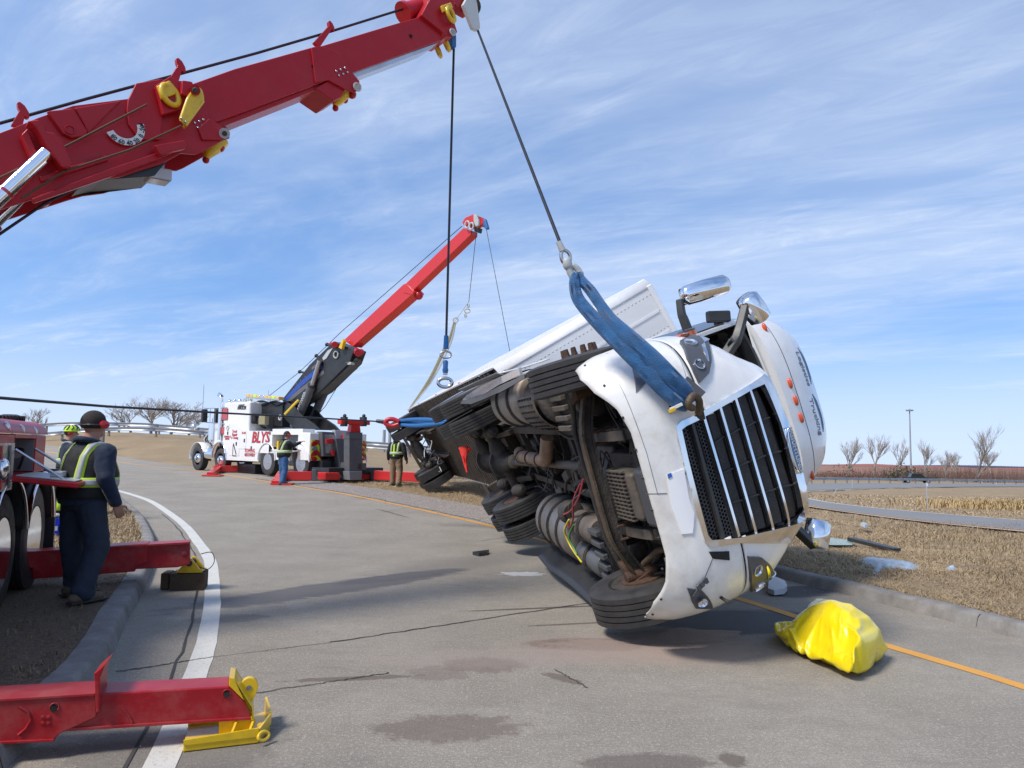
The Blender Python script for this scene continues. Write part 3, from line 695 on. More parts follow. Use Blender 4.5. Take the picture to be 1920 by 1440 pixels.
def shell(z0, z1, nz, hole=None, zlist=None):
    mb = MB(); na = 120; k = 0; rows = zlist or [z0+(z1-z0)*i/nz for i in range(nz+1)]
    an = [(-pi/2)*(1-2*i/na) for i in range(na+1)]; n = 4
    def pt(a, z):
        n = NE; s = sin(a); B = ip(z, BW); xc = ip(z, XC); y = B*math.copysign(abs(s)**(2/n), s); x = XR+(xc-XR)*abs(cos(a))**(2/n); return Vector((x, y, z))
    for i, a in enumerate(an):
        p = pt(a, .7); zb = zbot(p.x, p.y) if z0 < .9 or abs(p.x) < .7 else 0
        for z in rows:
            lo = max(z0, zb); zz = lo+(z-z0)*(z1-lo)/(z1-z0) if lo < z1 else z1-.002*(z1-z); q = pt(a, zz)
            mb.v.append(q)
    nr = len(rows)
    for i in range(na):
        for j in range(nr-1):
            q = [i*nr+j, (i+1)*nr+j, (i+1)*nr+j+1, i*nr+j+1]; c = sum((mb.v[t] for t in q), Vector())/4
            if hole and c.x > .3 and inside((c.y, c.z), hole): continue
            if (mb.v[q[0]]-mb.v[q[3]]).length < 1e-4 and (mb.v[q[1]]-mb.v[q[2]]).length < 1e-4: continue
            mb.f.append(q)
    return mb
SPLIT = .985
HOLE = [(b_[0]*.93, 1.2+(b_[1]-1.2)*.95) for b_ in GR_OUT]
bump_ = obj('bumper', shell(.2, SPLIT, 26, HOLE), 'white_fascia', truck, TM, smooth=60, solid=.012)
zl = [SPLIT+.022+(1.72-SPLIT-.022)*i/30 for i in range(31)]+[1.74, 1.76, 1.78, 1.80, 1.82, 1.84, 1.855, 1.87, 1.885, 1.90, 1.92, 1.94, 1.96, 1.98, 2.0, 2.025, 2.05]
hood = obj('hood', shell(SPLIT+.022, 2.05, 0, HOLE, zl), 'white_paint', truck, TM, smooth=60, solid=.012)
# dark engine bay lining inside the shell so no light leaks through the slots
mb = MB()
def inner(a, z):
    s = sin(a); B = ip(z, BW)-.07; xc = ip(z, XC)-.14; return Vector((XR+(xc-XR)*abs(cos(a))**.5, B*math.copysign(abs(s)**.5, s), z))
mb.grid(lambda u, v: inner(-pi/2+pi*u, .55+1.22*v), 50, 10); obj('inner_liner', mb, 'dark_void', truck, TM, smooth=60, solid=.01)
# grille: chrome surround, backing, hexagon screen below, four chrome bars, mesh screens between
sur = obj('grille_surround', patch(GR_OUT, .022, .05, hole=GR_IN, step=.03), 'chrome', truck, TM, smooth=40, bevel=.008)
back = obj('grille_backing', patch(GR_IN, -.075, .01), 'black_plastic', truck, TM, smooth=60)
b1 = [FS(1321, 781), FS(1387, 1007)]
def conf_bar(name, A, B, w, th, off, m, n=24, parent=truck, taper=0):
    mb = MB(); u = (Vector(B)-Vector(A)); d = u.normalized(); s = Vector((-d.y, d.x))
    for i in range(n+1):
        t = i/n; c = Vector(A)+u*t; ww = w*(1+taper*t)
        for k, o in ((-1, 0), (-.6, th), (.6, th), (1, 0), (1, -.03), (-1, -.03)):
            p = c+s*ww/2*k; mb.v.append(Vector((Xf(p.x, p.y)+off+o, p.x, p.y)))
    for i in range(n):
        for k in range(6): mb.f.append([i*6+k, (i+1)*6+k, (i+1)*6+(k+1) % 6, i*6+(k+1) % 6])
    mb.f.append([0, 1, 2, 3, 4, 5]); mb.f.append([n*6+k for k in (5, 4, 3, 2, 1, 0)])
    return obj(name, mb, m, parent, TM, smooth=30, fixn=True)
BARS = [((1321, 781), (1387, 1006)), ((1351, 761), (1419, 1001)), ((1380, 745), (1451, 992)), ((1408, 731), (1481, 983))]
BL_ = [(FS(*a), FS(*b)) for a, b in BARS]
for a, b in BL_: conf_bar('grille_bar', a, b, .040, .022, -.028, 'chrome', parent=sur)
def meshmat():
    m = bpy.data.materials.new('grille_mesh'); m.use_nodes = True; nt = m.node_tree; N = nt.nodes; L = nt.links; b = N['Principled BSDF']
    tc = N.new('ShaderNodeTexCoord'); ck = N.new('ShaderNodeTexVoronoi'); ck.inputs['Scale'].default_value = 85; ck.feature = 'DISTANCE_TO_EDGE'; L.new(tc.outputs['Object'], ck.inputs[0])
    r = N.new('ShaderNodeMapRange'); r.inputs['From Min'].default_value = .03; r.inputs['From Max'].default_value = .12; r.inputs['To Min'].default_value = 1; r.inputs['To Max'].default_value = 0; L.new(ck.outputs[0], r.inputs[0])
    mx = N.new('ShaderNodeMixRGB'); L.new(r.outputs[0], mx.inputs[0]); mx.inputs[1].default_value = (.006, .006, .007, 1); mx.inputs[2].default_value = (.045, .042, .04, 1); L.new(mx.outputs[0], b.inputs['Base Color']); b.inputs['Roughness'].default_value = .6; return m
MATS['grille_mesh'] = meshmat()
tr_ = [FS(1430, 722), FS(1503, 974)]
for i in range(4):
    a, b = BL_[i]; c, d = BL_[i+1] if i < 3 else (tr_[0], tr_[1])
    q = []
    for A_, B_, sgn in ((a, b, 1), (c, d, -1)):
        u = (Vector(B_)-Vector(A_)); s_ = Vector((0, .03*sgn)); q.append((Vector(A_)+u*.02+s_, Vector(B_)-u*.02+s_))
    P_ = [q[0][0], q[0][1], q[1][1], q[1][0]]
    obj('grille_screen', patch([tuple(x) for x in P_], -.050, .012, step=.08), 'grille_mesh', sur, TM, smooth=60)
    for k in (.22, .48, .74):   # upright dividers between the bars
        A2 = q[0][0].lerp(q[0][1], k); B2 = q[1][0].lerp(q[1][1], k); conf_bar('grille_divider', A2, B2, .012, .01, -.042, 'black_plastic', n=4, parent=sur)
# hexagon screen
hx = MB(); R_ = .0175; A0 = Vector(GR_IN[0]); reg = [FS(1277, 806), FS(1286, 800), FS(1306, 790), FS(1318, 784), FS(1382, 1006), FS(1333, 1011), FS(1326, 1003), FS(1308, 940), FS(1288, 860)]
mid_a, mid_b = Vector(FS(1299, 793)), Vector(FS(1358, 1009)); md = (mid_b-mid_a).normalized(); mn = Vector((-md.y, md.x))
zz = .3; row = 0
while zz < 1.1:
    yy = -.75+(R_*.9 if row % 2 else 0)
    while yy < .75:
        c = Vector((yy, zz))
        if inside((yy, zz), reg) and abs((c-mid_a).dot(mn)) > .034:
            ring = []
            for k in range(6):
                an = pi/6+pi/3*k; ring.append((cos(an), sin(an)))
            k0 = len(hx.v)
            for rr, dx in ((R_*1.02, 0), (R_*.74, 0), (R_*.74, -.02)):
                for cx_, sy_ in ring: y, z = yy+cx_*rr*1.0, zz+sy_*rr; hx.v.append(Vector((Xf(y, z)-.035+dx, y, z)))
            for k in range(6):
                k2 = (k+1) % 6; hx.f.append([k0+k, k0+k2, k0+6+k2, k0+6+k]); hx.f.append([k0+6+k, k0+6+k2, k0+12+k2, k0+12+k])
        yy += R_*1.78
    zz += R_*1.54; row += 1
hxo = obj('hexagon_screen', hx, 'black_plastic', sur, TM); hxo['kind'] = 'stuff'
conf_bar('grille_divider', mid_a, mid_b, .045, .02, -.02, 'black_plastic', parent=sur)
# chrome oval badge with lettering
bc0, bc1 = Vector(FS(1473, 806)), Vector(FS(1494, 884)); bc = (bc0+bc1)/2; bl = (bc1-bc0).length; bd = (bc1-bc0).normalized(); bs = Vector((-bd.y, bd.x))
BO_ = Vector((Xf(*bc)+.035, bc.x, bc.y)); bex = Vector((0, bd.x, bd.y)); bey = Vector((-.45, bs.x*.9, bs.y*.9)).normalized(); BF = rigid(BO_, bex, bey)
mb = MB(); mb.prism([(cos(2*pi*k/32)*bl*.56, sin(2*pi*k/32)*.052) for k in range(32)], (0, 0, 0), (1, 0, 0), (0, 1, 0), .03); bo = obj('badge', mb, 'chrome', truck, lambda p: TM(BF(p)), bevel=.008)
mb = MB(); mb.prism([(cos(2*pi*k/32)*bl*.52, sin(2*pi*k/32)*.040) for k in range(32)], (0, 0, .016), (1, 0, 0), (0, 1, 0), .006); obj('badge_face', mb, mat('badge_blue', (.02, .08, .22), .15, coat=1, var=.02), bo, lambda p: TM(BF(p)))
tx = textmesh('FREIGHTLINER', .066, .92, bold=True); obj('lettering', tx, 'reflective', bo, lambda p: TM(BF((p[0], p[1], p[2]+.021))))
# headlamps: dark housing, clear lens edge, reflectors, turn signal
HLpx = [(1272, 632), (1277, 621), (1298, 615), (1307, 617), (1318, 637), (1328, 660), (1330, 681), (1325, 703), (1308, 720), (1299, 701), (1286, 674), (1274, 646)]
HL = [FS(x, y, 0, (-.9, 1.1)) for x, y in HLpx]
def shrink(P, k, c=None):
    c = c or (sum(p[0] for p in P)/len(P), sum(p[1] for p in P)/len(P)); return [(c[0]+(p[0]-c[0])*k, c[1]+(p[1]-c[1])*k) for p in P]
def xn(y, z, e=.01):   # outward normal of the front surface
    n = Vector((1, -(Xf(y+e, z)-Xf(y-e, z))/(2*e), -(Xf(y, z+e)-Xf(y, z-e))/(2*e))); return n.normalized()
def lamp_unit(parent, yz, r, sc=1.35, nm='reflector'):
    y, z = yz; n = xn(y, z); o = Vector((Xf(y, z), y, z))+n*.044
    mb = MB(); mb.lathe([(-.012, r*1.12), (.004, r*1.12), (.006, r), (-.02, r*.75), (-.03, r*.35), (-.012, r*.18), (-.012, 0.0)], o, n, 20); b_ = obj(nm, mb, 'reflector', parent, TM, smooth=40); return b_
for sgn in (1, -1):
    P = [(p[0]*sgn, p[1]) for p in HL]
    hl = obj('headlight', patch(P, .036, .08, step=.025), 'grey_plastic', truck, TM, smooth=40, bevel=.006)
    am = [FS(x, y, 0, (-.9, 1.1)) for x, y in [(1276, 637), (1279, 625), (1298, 618), (1304, 622), (1290, 632)]]; am = [(p[0]*sgn, p[1]) for p in am]
    obj('turn_signal', patch(am, .044, .02, step=.03), 'amber', hl, TM, smooth=60)
    le = [FS(x, y, 0, (-.9, 1.1)) for x, y in [(1305, 631), (1311, 637), (1320, 660), (1325, 684), (1322, 682), (1311, 655)]]; le = [(p[0]*sgn, p[1]) for p in le]
    obj('lens', patch(le, .044, .012, step=.03), 'chrome', hl, TM, smooth=60)
    for (x, y), r in (((1293, 650), .050), ((1306.5, 688), .042)):
        q = FS(x, y, 0, (-.9, 1.1)); lamp_unit(hl, (q[0]*sgn, q[1]), r)
for PX in ([(1186, 694), (1192, 684), (1203, 684), (1212, 699), (1216, 714), (1203, 727), (1192, 737)], [(1287, 1101), (1315, 1105), (1330, 1123), (1335, 1138), (1303, 1138), (1296, 1126)]):
    P = [FS(x, y, 0, (-.9 if y < 900 else .9, .6)) for x, y in PX]
    fg = obj('fog_light', patch(P, .016, .05, step=.04), 'lens_grey' if PX[0][1] < 900 else 'grey_plastic', truck, TM, smooth=60, bevel=.004)
    c = (sum(p[0] for p in P)/len(P), sum(p[1] for p in P)/len(P))
    if PX[0][1] > 900: lamp_unit(fg, c, .035)
P = [FS(x, y) for x, y in [(1249, 890), (1280, 879), (1290, 935), (1300, 962), (1297, 999), (1277, 1001), (1259, 952)]]
obj('plate', patch(P, .018, .014, step=.04), mat('plate_white', (.85, .85, .85), .15, coat=.6, var=.02), truck, TM, smooth=60)
P = [FS(x, y) for x, y in [(1250, 889), (1257, 886), (1259, 893), (1252, 897)]]
obj('sticker', patch(P, .024, .008), mat('sticker_blue', (.03, .12, .42), .3), truck, TM)
P = [FS(x, y, 0, (.6, .8)) for x, y in [(1328, 1034), (1365, 1033), (1366, 1050), (1335, 1047)]]
obj('vent_slot', patch(P, .014, .03), 'dark_void', truck, TM)
P2 = [(-p[0], p[1]) for p in P]; obj('vent_slot', patch(P2, .014, .03), 'dark_void', truck, TM)
# bumper rivets along its lower edge
for px, py in [(1098, 687), (1134, 724), (1168, 783), (1192, 843), (1205, 896), (1222, 956), (1235, 1008), (1242, 1066), (1240, 1122), (1224, 1150)]:
    q = FS(px, py, 0, ((py-920)/250, .45)); n = xn(*q); o = Vector((Xf(*q), *q))+n*.008
    mb = MB().lathe([(0, .011), (.006, .010), (.009, .004)], o, n, 8); obj('rivet', mb, 'black_plastic', bump_, TM, smooth=60)
# crease panel and crack on the bumper
conf_bar('panel_seam', FS(1211, 926, 0, (0, .5)), FS(1250, 925, 0, (0, .6)), .005, .002, .008, 'grey_plastic', n=6)
for a_, b_ in (((1248, 632), (1262, 655)), ((1262, 655), (1287, 712)), ((1150, 705), (1185, 775)), ((1185, 775), (1212, 850)), ((1212, 850), (1232, 925))): conf_bar('panel_seam', FS(*a_, 0, (-.8, .8)), FS(*b_, 0, (-.6, .7)), .004, .002, .007, 'mid_grey', n=8)
conf_bar('crack', FS(1335, 1048), FS(1321, 1082), .005, .002, .008, 'text_black', n=4)
mb = MB()
for (a, b) in (((1298, 1118), (1321, 1082)), ((1304, 1096), (1310, 1104)), ((1310, 1090), (1316, 1098)), ((1318, 1083), (1323, 1092))):
    A_ = FS(*a); B_ = FS(*b); mb.beam((Xf(*A_)+.03, *A_), (Xf(*B_)+.035, *B_), .03, .014, (1, 0, 0))
obj('broken_bracket', mb, 'grey_plastic', truck, TM, bevel=.004)
# recessed seam between bumper and hood (upper half, beside the hook)
mb = MB(); mb.grid(lambda u, v: (Xf((-1+2*u)*1.155, SPLIT+.011)-.03, (-1+2*u)*1.155, SPLIT-.02+.06*v), 40, 1); obj('seam_liner', mb, 'dark_void', truck, TM, solid=.01)
# ------------------------------------------------------------------ cab and sleeper
def cabsec(x):
    # half width, bottom, top, corner radius, top narrowing
    if x > -1.0: return None
    hw = ip(-x, [(1.0, 1.0), (1.7, 1.10), (2.4, 1.17), (2.9, 1.20), (4.5, 1.20)]); zt = ip(-x, [(1.0, 2.98), (1.1, 3.20), (1.3, 3.50), (1.6, 3.76), (2.0, 3.90), (2.6, 3.97), (3.5, 3.98), (4.5, 3.94)])
    return hw, zt
def sec_pt(x, a, inset=0.0, zb=1.0):
    hw, zt = cabsec(x); hw -= inset; zt -= inset; n = 5.0
    nar = 1.0
    s, c = sin(a), cos(a); y = hw*math.copysign(abs(c)**(2/n), c); z = zb+(zt-zb)*abs(s)**(2/n)
    return Vector((x, y*(1-.12*max(0, (z-2.9)/1.0)), z))
# windscreen opening: the upper cap starts at x=-1.0 above z=2.72, the lower cab body at x<-1.5
cap = MB(); xs = [-1.0, -1.03, -1.08, -1.15, -1.25, -1.4, -1.6, -1.85, -2.2, -2.7, -3.3, -3.9, -4.35, -4.47, -4.5]
def capring(x, k=1.0, zb=2.70): return [Vector((x, 0, 0))+Vector((0, *(sec_pt(x, pi*i/48)[1:]))) for i in range(49)]
rows = []
for x in xs:
    hw, zt = cabsec(x); ring = []
    zb = ip(-x, [(1.0, 2.86), (1.55, 2.86), (1.7, 1.0)]) if x > -1.9 else 1.0
    n = 5.0
    for i in range(49):
        a = pi*i/48; s, c = sin(a), cos(a); z = zb+(zt-zb)*abs(s)**(2/n) if True else 0
        bow = -.16*(abs(c)**3)*(1 if x > -2 else max(0, 1-(-x-2))) # the front lip sweeps back at the sides
        y = hw*math.copysign(abs(c)**(2/n), c)*(1-.09*max(0, (z-2.95)/.9)*1.0)
        zz_ = z+(.0 if x > -1.9 else 0); dxx = -.10*max(0, (z-2.8))*0 - .20*(abs(y)/1.0)**3*(1 if x > -1.7 else max(0, 1-(-x-1.7)/1.0))
        ring.append(Vector((x+dxx, y, zz_)))
    ring.append(Vector((x-.1, ring[-1].y, zb))); rows.append(ring)
for r in rows: cap.v += r
m_ = len(rows[0])
for i in range(len(rows)-1):
    for j in range(m_-1): cap.f.append([i*m_+j, i*m_+j+1, (i+1)*m_+j+1, (i+1)*m_+j])
cap.f.append(list(range(m_))[::-1]); cap.f.append([(len(rows)-1)*m_+j for j in range(m_)])
from mathutils.bvhtree import BVHTree
capbvh = BVHTree.FromPolygons(cap.v, cap.f)
def cap_x(y, z):
    h = capbvh.ray_cast(Vector((1, y, z)), Vector((-1, 0, 0)))[0]; return h.x if h else -2.5
obj('roof_fairing', cap, 'white_paint', truck, CM, smooth=50, fixn=True)
# lower cab: doors and cowl
for s in (-1, 1):
    mb = MB(); mb.add([(-.95, s*1.0, 1.0), (-1.75, s*1.13, 1.0), (-1.75, s*1.13, 2.92), (-1.22, s*1.03, 2.88), (-1.0, s*1.0, 2.0)], [(0, 1, 2, 3, 4)] if s < 0 else [(4, 3, 2, 1, 0)])
    obj('cab_side', mb, 'white_paint', truck, CM, solid=.04)
for s in (-1, 1):
    mb = MB(); yy = lambda x: s*(1.0+(-.95-x)*.16+.024)
    Q = [(-1.05, 2.02), (-1.22, 2.68), (-1.70, 2.70), (-1.70, 2.0)]; mb.add([(x, yy(x), z) for x, z in Q], [(0, 1, 2, 3)]); obj('side_window', mb, 'glass_dark', truck, CM, solid=.012)
    mb = MB(); Q = [(-1.02, 1.05), (-1.02, 1.98), (-1.74, 1.98), (-1.74, 1.05)]; mb.add([(x, yy(x), z) for x, z in Q], [(0, 1, 2, 3)]); dr = obj('door', mb, 'white_paint', truck, CM, solid=.02)
    mb = MB(); mb.beam((-1.62, yy(-1.62)+s*.03, 1.7), (-1.48, yy(-1.48)+s*.03, 1.7), .03, .04); obj('handle', mb, 'black_plastic', dr, CM, bevel=.006)
mb = MB(); mb.grid(lambda u, v: (-.92-.62*v-.18*(2*u-1)**2-.05*v*v, (2*u-1)*(1.0-.03*v), 1.93+.97*v), 20, 8); obj('windscreen', mb, 'glass_dark', truck, CM, smooth=60, solid=.01)
mb = MB(); mb.grid(lambda u, v: (-.86-.12*v-.12*(2*u-1)**2, (2*u-1)*1.02, 1.80+.16*v), 16, 2); obj('cowl', mb, 'black_plastic', truck, CM, smooth=60, solid=.02)
for s in (-1, 1): # black pillar trims
    mb = MB(); mb.beam((-1.12, s*.99, 1.95), (-1.70, s*.99, 2.9), .09, .05, (0, 1, 0)); obj('pillar', mb, 'black_plastic', truck, CM, bevel=.01)
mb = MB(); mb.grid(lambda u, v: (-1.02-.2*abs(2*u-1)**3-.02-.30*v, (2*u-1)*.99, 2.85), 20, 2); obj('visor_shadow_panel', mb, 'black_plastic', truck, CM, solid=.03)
for y0, y1 in ((-.75, -.1), (.15, .8)):
    mb = MB(); mb.tube([(-.90, y0, 1.98), (-1.15, (y0+y1)/2, 2.3), (-1.28, y1, 2.48)], .012, 6); mb.tube([(-1.02, y0+.15, 2.12), (-1.4, y1+.05, 2.66)], .018, 6); obj('wiper', mb, 'black_plastic', truck, CM)
# hood air intake grille by the windscreen
P = [(-.62, 1.80), (-.66, 1.72), (-.78, 1.66), (-.80, 1.70)]
mb = MB(); hs = lambda y, z: Vector((Xf(y, z), y, z))
V = [TM.__call__]
def on_side(z, x, s=-1):  # point of the shell at height z and length x
    xc = ip(z, XC); k = (x-XR)/(xc-XR); k = min(.999, max(0.001, k)); r = (1-k**NE)**(1/NE); return Vector((x, s*ip(z, BW)*r, z))
for s in (-1, 1):
    mb = MB(); A = [on_side(1.62, .10, s), on_side(1.80, .05, s), on_side(1.84, -.55, s), on_side(1.70, -.62, s)]; nn = (A[1]-A[0]).cross(A[3]-A[0]).normalized(); nn = nn if nn.y*s > 0 else -nn
    mb.add([p+nn*.02 for p in A], [(0, 1, 2, 3)]); iv = obj('air_intake', mb, 'glass_dark', truck, TM, solid=.02)
    for k in (.33, .66):
        mb = MB(); mb.beam(A[0].lerp(A[1], k)+nn*.036, A[3].lerp(A[2], k)+nn*.036, .012, .012); obj('intake_trim', mb, 'dull_chrome', iv, TM)
# roof marker lamps
for y, x0 in ((-.87, -1.04), (-.2, -.99), (0, -.985), (.2, -.99), (.87, -1.04)):
    # find the cap surface in front of this point
    z = 3.13; x = cap_x(y, z)
    mb = MB().sph((x+.008, y, z), 1, 14, 8, (.03, .062, .028)); obj('marker_light', mb, 'orange_lens', truck, CM, smooth=80)
# lettering on the roof fairing, read from in front
def roof_x(y, z):
    t = [(2.84, -1.0), (3.02, -1.1), (3.28, -1.3), (3.52, -1.6), (3.68, -2.0), (3.8, -2.6)]; return ip(z, t)-.20*(abs(y))**3
def on_roof(yc, zc, k=1.0):
    return lambda p: CM((cap_x(yc+p[0], zc+p[1]*k)+.004+p[2], yc+p[0], zc+p[1]*k))
def roofpt(px, py, g): return solve_on(px, py, lambda y, z: Vector((cap_x(y, z), y, z)), g, CM)
for wd_, c_, e_ in (('Logistics', (1506, 690), (1515, 686)), ('Trucking', (1530, 780), (1539, 778))):
    yc, zc = roofpt(*c_, (-.3 if c_[1] < 700 else .3, 3.4)); ye, ze = roofpt(*e_, (-.3 if c_[1] < 700 else .3, 3.5))
    obj('lettering', textmesh(wd_, .125, 1.0, .2, bold=True), 'text_grey', truck, on_roof(yc, zc))
    for k in range(4):
        mb = MB(); mb.grid(lambda u, v: Vector((-.24+.03*k+u*(.46-.05*k), .022*k+v*.014+.03*sin(u*3), 0)), 8, 1); obj('emblem', mb, 'text_blue', truck, on_roof(yc, zc+.09), solid=.004)
# seam on the roof cap
mb = MB(); mb.tube([CM.__call__((0, 0, 0))*0+Vector((cap_x(y, 3.2)+.003, y, 3.2)) for y in [-.98+.07*i for i in range(29)]], .004, 4); obj('seam', mb, 'grey_plastic', truck, CM)
# ------------------------------------------------------------------ mirrors
def mirror(base, el, top, hb, ht, hw, mp=TM, chrome=True, arm='grey_plastic', hd=.10):
    base, el, top, hb, ht = map(Vector, (base, el, top, hb, ht))
    mb = MB(); pts = spline([base, base.lerp(el, .75), el, top], 4)
    mb.tube(pts, [.070-.015*i/(len(pts)-1) for i in range(len(pts))], 4); mb.beam(base+Vector((.03, 0, -.10)), base+Vector((-.03, 0, .06)), .15, .10); a = obj('mirror_arm', mb, 'black_plastic', truck, mp, bevel=.018)
    mb = MB(); mb.tube([hb.lerp(ht, t) for t in (-.02, .0, .08, .5, .92, 1.0, 1.02)], [.02, .08, .115, .125, .115, .08, .02], 18); d = (ht-hb).normalized()
    c = (hb+ht)/2
    for i, p in enumerate(mb.v):   # flatten fore and aft into a housing
        q = p-c; along = q.dot(d); rest = q-d*along; mb.v[i] = c+d*along+Vector((rest.x*.75, rest.y*hw/.125, rest.z*hw/.125 if abs(d.z) < .5 else rest.z))
    h = obj('mirror_head', mb, 'chrome', truck, mp, smooth=60)
    mb = MB(); mb.tube([hb.lerp(ht, t)+Vector((-.07, 0, 0)) for t in (.03, .5, .97)], [.10, .115, .10], 18)
    for i, p in enumerate(mb.v):
        q = p-c; along = q.dot(d); rest = q-d*along; mb.v[i] = c+d*along+Vector((-.06+(rest.x+.06)*.35, rest.y*hw/.125, rest.z*hw/.125 if abs(d.z) < .5 else rest.z))
    obj('mirror_glass', mb, 'black_plastic', h, mp, smooth=60)
mirror((-1.15, -1.00, 2.20), (-1.18, -1.30, 2.20), (-1.2, -1.46, 2.24), (-1.2, -1.48, 2.28), (-1.2, -1.48, 2.86), .12, CM)
mirror((-.12, -.70, 1.82), (-.16, -.95, 2.16), (-.2, -1.28, 2.40), (-.2, -1.31, 2.40), (-.24, -1.04, 2.52), .12)
mirror((-.12, .70, 1.82), (-.16, .95, 2.16), (-.2, 1.22, 2.34), (-.2, 1.25, 2.36), (-.24, 1.02, 2.50), .12)
mb = MB(); mb.beam((-1.3, -1.02, 2.62), (-1.25, -1.10, 2.64), .10, .08); mb.box((-1.2, -1.15, 2.62), (.08, .13, .28), Matrix.Rotation(-.25, 3, 'X')); obj('look_down_mirror', mb, 'black_plastic', truck, CM, bevel=.02)
# ------------------------------------------------------------------ wheels
def wheel(parent, mp, x, z, yc, w, out, R=.515, rim='dull_chrome', kind='drive', drumside=True, nm='wheel', N=44, rub='rubber', grooves=4):
    """out=+1/-1: which way the outer face looks along y"""
    h = w/2; wr = R*.57
    prof = [(-h*.80, wr), (-h*.97, wr+.03), (-h, wr+(R-wr)*.35), (-h*.99, wr+(R-wr)*.62), (-h*.93, R-.035), (-h*.84, R-.008)]
    n = grooves; tw = h*.84*2
    for g in range(n+1):
        a = -h*.84+tw*g/(n+1)+(.006 if g else 0); b = -h*.84+tw*(g+1)/(n+1)-(.006 if g < n else 0)
        cr = R-.006*abs((a+b)/2/h)
        prof += [(a, cr), (b, cr)]
        if g < n: prof += [(b+.001, cr-.016), (b+.011, cr-.016)]
    prof += [(h*.84, R-.008), (h*.93, R-.035), (h*.99, wr+(R-wr)*.62), (h, wr+(R-wr)*.35), (h*.97, wr+.03), (h*.80, wr)]
    mb = MB(); mb.lathe(prof, (x, yc, z), (0, 1, 0), N)
    mb.f = mb.f[:-2]
    t = obj(nm, mb, rub, parent, mp, smooth=32)
    # rim barrel, disc and hub
    o = out; mb = MB()
    if kind == 'steer': pr = [(-h*.9, wr*1.0), (-h*.8, wr*.93), (h*.1, wr*.88), (h*.55, wr*.80), (h*1.02, wr*.62), (h*1.04, wr*.36), (h*1.04, .0)]
    else: pr = [(h*.95, wr*1.03), (h*.9, wr*.96), (h*.5, wr*.93), (-h*.35, wr*.90), (-h*.55, wr*.84), (-h*.40, wr*.66), (-h*.22, wr*.50), (-h*.20, wr*.42), (-h*.5, wr*.36), (-h*.5, 0)]
    mb.lathe([(a*o, b) for a, b in pr], (x, yc, z), (0, 1, 0), N); ri = obj('rim', mb, rim, t, mp, smooth=45, solid=.008)
    mb = MB(); yo = (h*1.05 if kind == 'steer' else -h*.20)*o
    for k in range(10): a = 2*pi*k/10; c = Vector((x+cos(a)*wr*.48, yc+yo, z+sin(a)*wr*.48)); mb.cyl(c-Vector((0, .01*o, 0)), c+Vector((0, (.075 if rim == 'aluminium' else .035)*o, 0)), .030 if rim == 'aluminium' else .018, .022 if rim == 'aluminium' else .016, 6)
    obj('wheel_nuts', mb, 'rust' if kind == 'steer' and rim != 'chrome' else 'dull_chrome', t, mp)['kind'] = 'stuff'
    mb = MB(); mb.lathe([(yo-.02*o, wr*.34), (yo+(.02 if rim == 'aluminium' else .07)*o, wr*.30), (yo+(.03 if rim == 'aluminium' else .10)*o, 0)], (x, yc, z), (0, 1, 0), 20); obj('hub', mb, rim, t, mp, smooth=40)
    if kind != 'steer' and out*yc > 0 and abs(yc) > .8 or rim == 'aluminium':
        mb = MB(); yh = (-h*.42 if kind != 'steer' else h*.92)*o
        for k in range(10): a = 2*pi*(k+.5)/10; c = Vector((x+cos(a)*wr*.70, yc+yh, z+sin(a)*wr*.70)); mb.cyl(c, c+Vector((0, .006*o, 0)), wr*.10, wr*.10, 10)
        obj('hand_holes', mb, 'dark_void', t, mp)['kind'] = 'stuff'
    mb = MB(); mb.lathe([(-h*o*1.0, .20), (-h*o*.3, .21), (-h*o*.3, 0)] if kind == 'steer' else [(-h*o*1.05, .205), (h*o*.3, .205), (h*o*.3, 0)], (x, yc, z), (0, 1, 0), 24); obj('brake_drum', mb, 'rust', t, mp, smooth=40)
    return t
# steer wheels
wheel(truck, TM, 0, .515, -1.035, .30, -1, rim='aluminium', kind='steer')
wheel(truck, TM, 0, .515, 1.035, .30, 1, rim='cast_iron', kind='steer')
for xa in (-5.25, -6.55):
    for s in (-1, 1):
        wheel(truck, TM, xa, .515, s*1.085, .275, s, rim='dull_chrome'); wheel(truck, TM, xa, .515, s*.755, .275, -s, rim='rust', kind='drive')
# ------------------------------------------------------------------ chassis of the tractor
def rail(name, y, z0, z1, x0, x1, m, mp, parent, n=14, th=.05, fl=.09):
    mb = MB(); s = 1 if y > 0 else -1
    for i in range(n+1):
        x = x0+(x1-x0)*i/n
        for yy, zz in ((y, z0), (y-s*fl, z0), (y-s*fl, z0+.015), (y-s*.015, z0+.015), (y-s*.015, z1-.015), (y-s*fl, z1-.015), (y-s*fl, z1), (y, z1)): mb.v.append(Vector((x, yy, zz)))
    for i in range(n):
        for k in range(8): mb.f.append([i*8+k, i*8+(k+1) % 8, (i+1)*8+(k+1) % 8, (i+1)*8+k])
    return obj(name, mb, m, parent, mp, fixn=True)
for s in (-1, 1): rail('frame_rail', s*.43, .76, 1.03, 1.02, -7.5, 'frame_steel', TM, truck)
for x in (.92, -.55, -2.1, -3.7, -4.6, -5.9, -7.3):
    mb = MB(); mb.bb(x-.05, x+.05, -.42, .42, .80, .98); obj('crossmember', mb, 'frame_steel', truck, TM, bevel=.01)
for s in (-1, 1): # front rail horns in lighter, scraped metal
    mb = MB(); mb.bb(.08, 1.0, s*.50-.035, s*.50+.035, .70, .88); obj('rail_horn', mb, 'dusty_steel', truck, TM, bevel=.008)
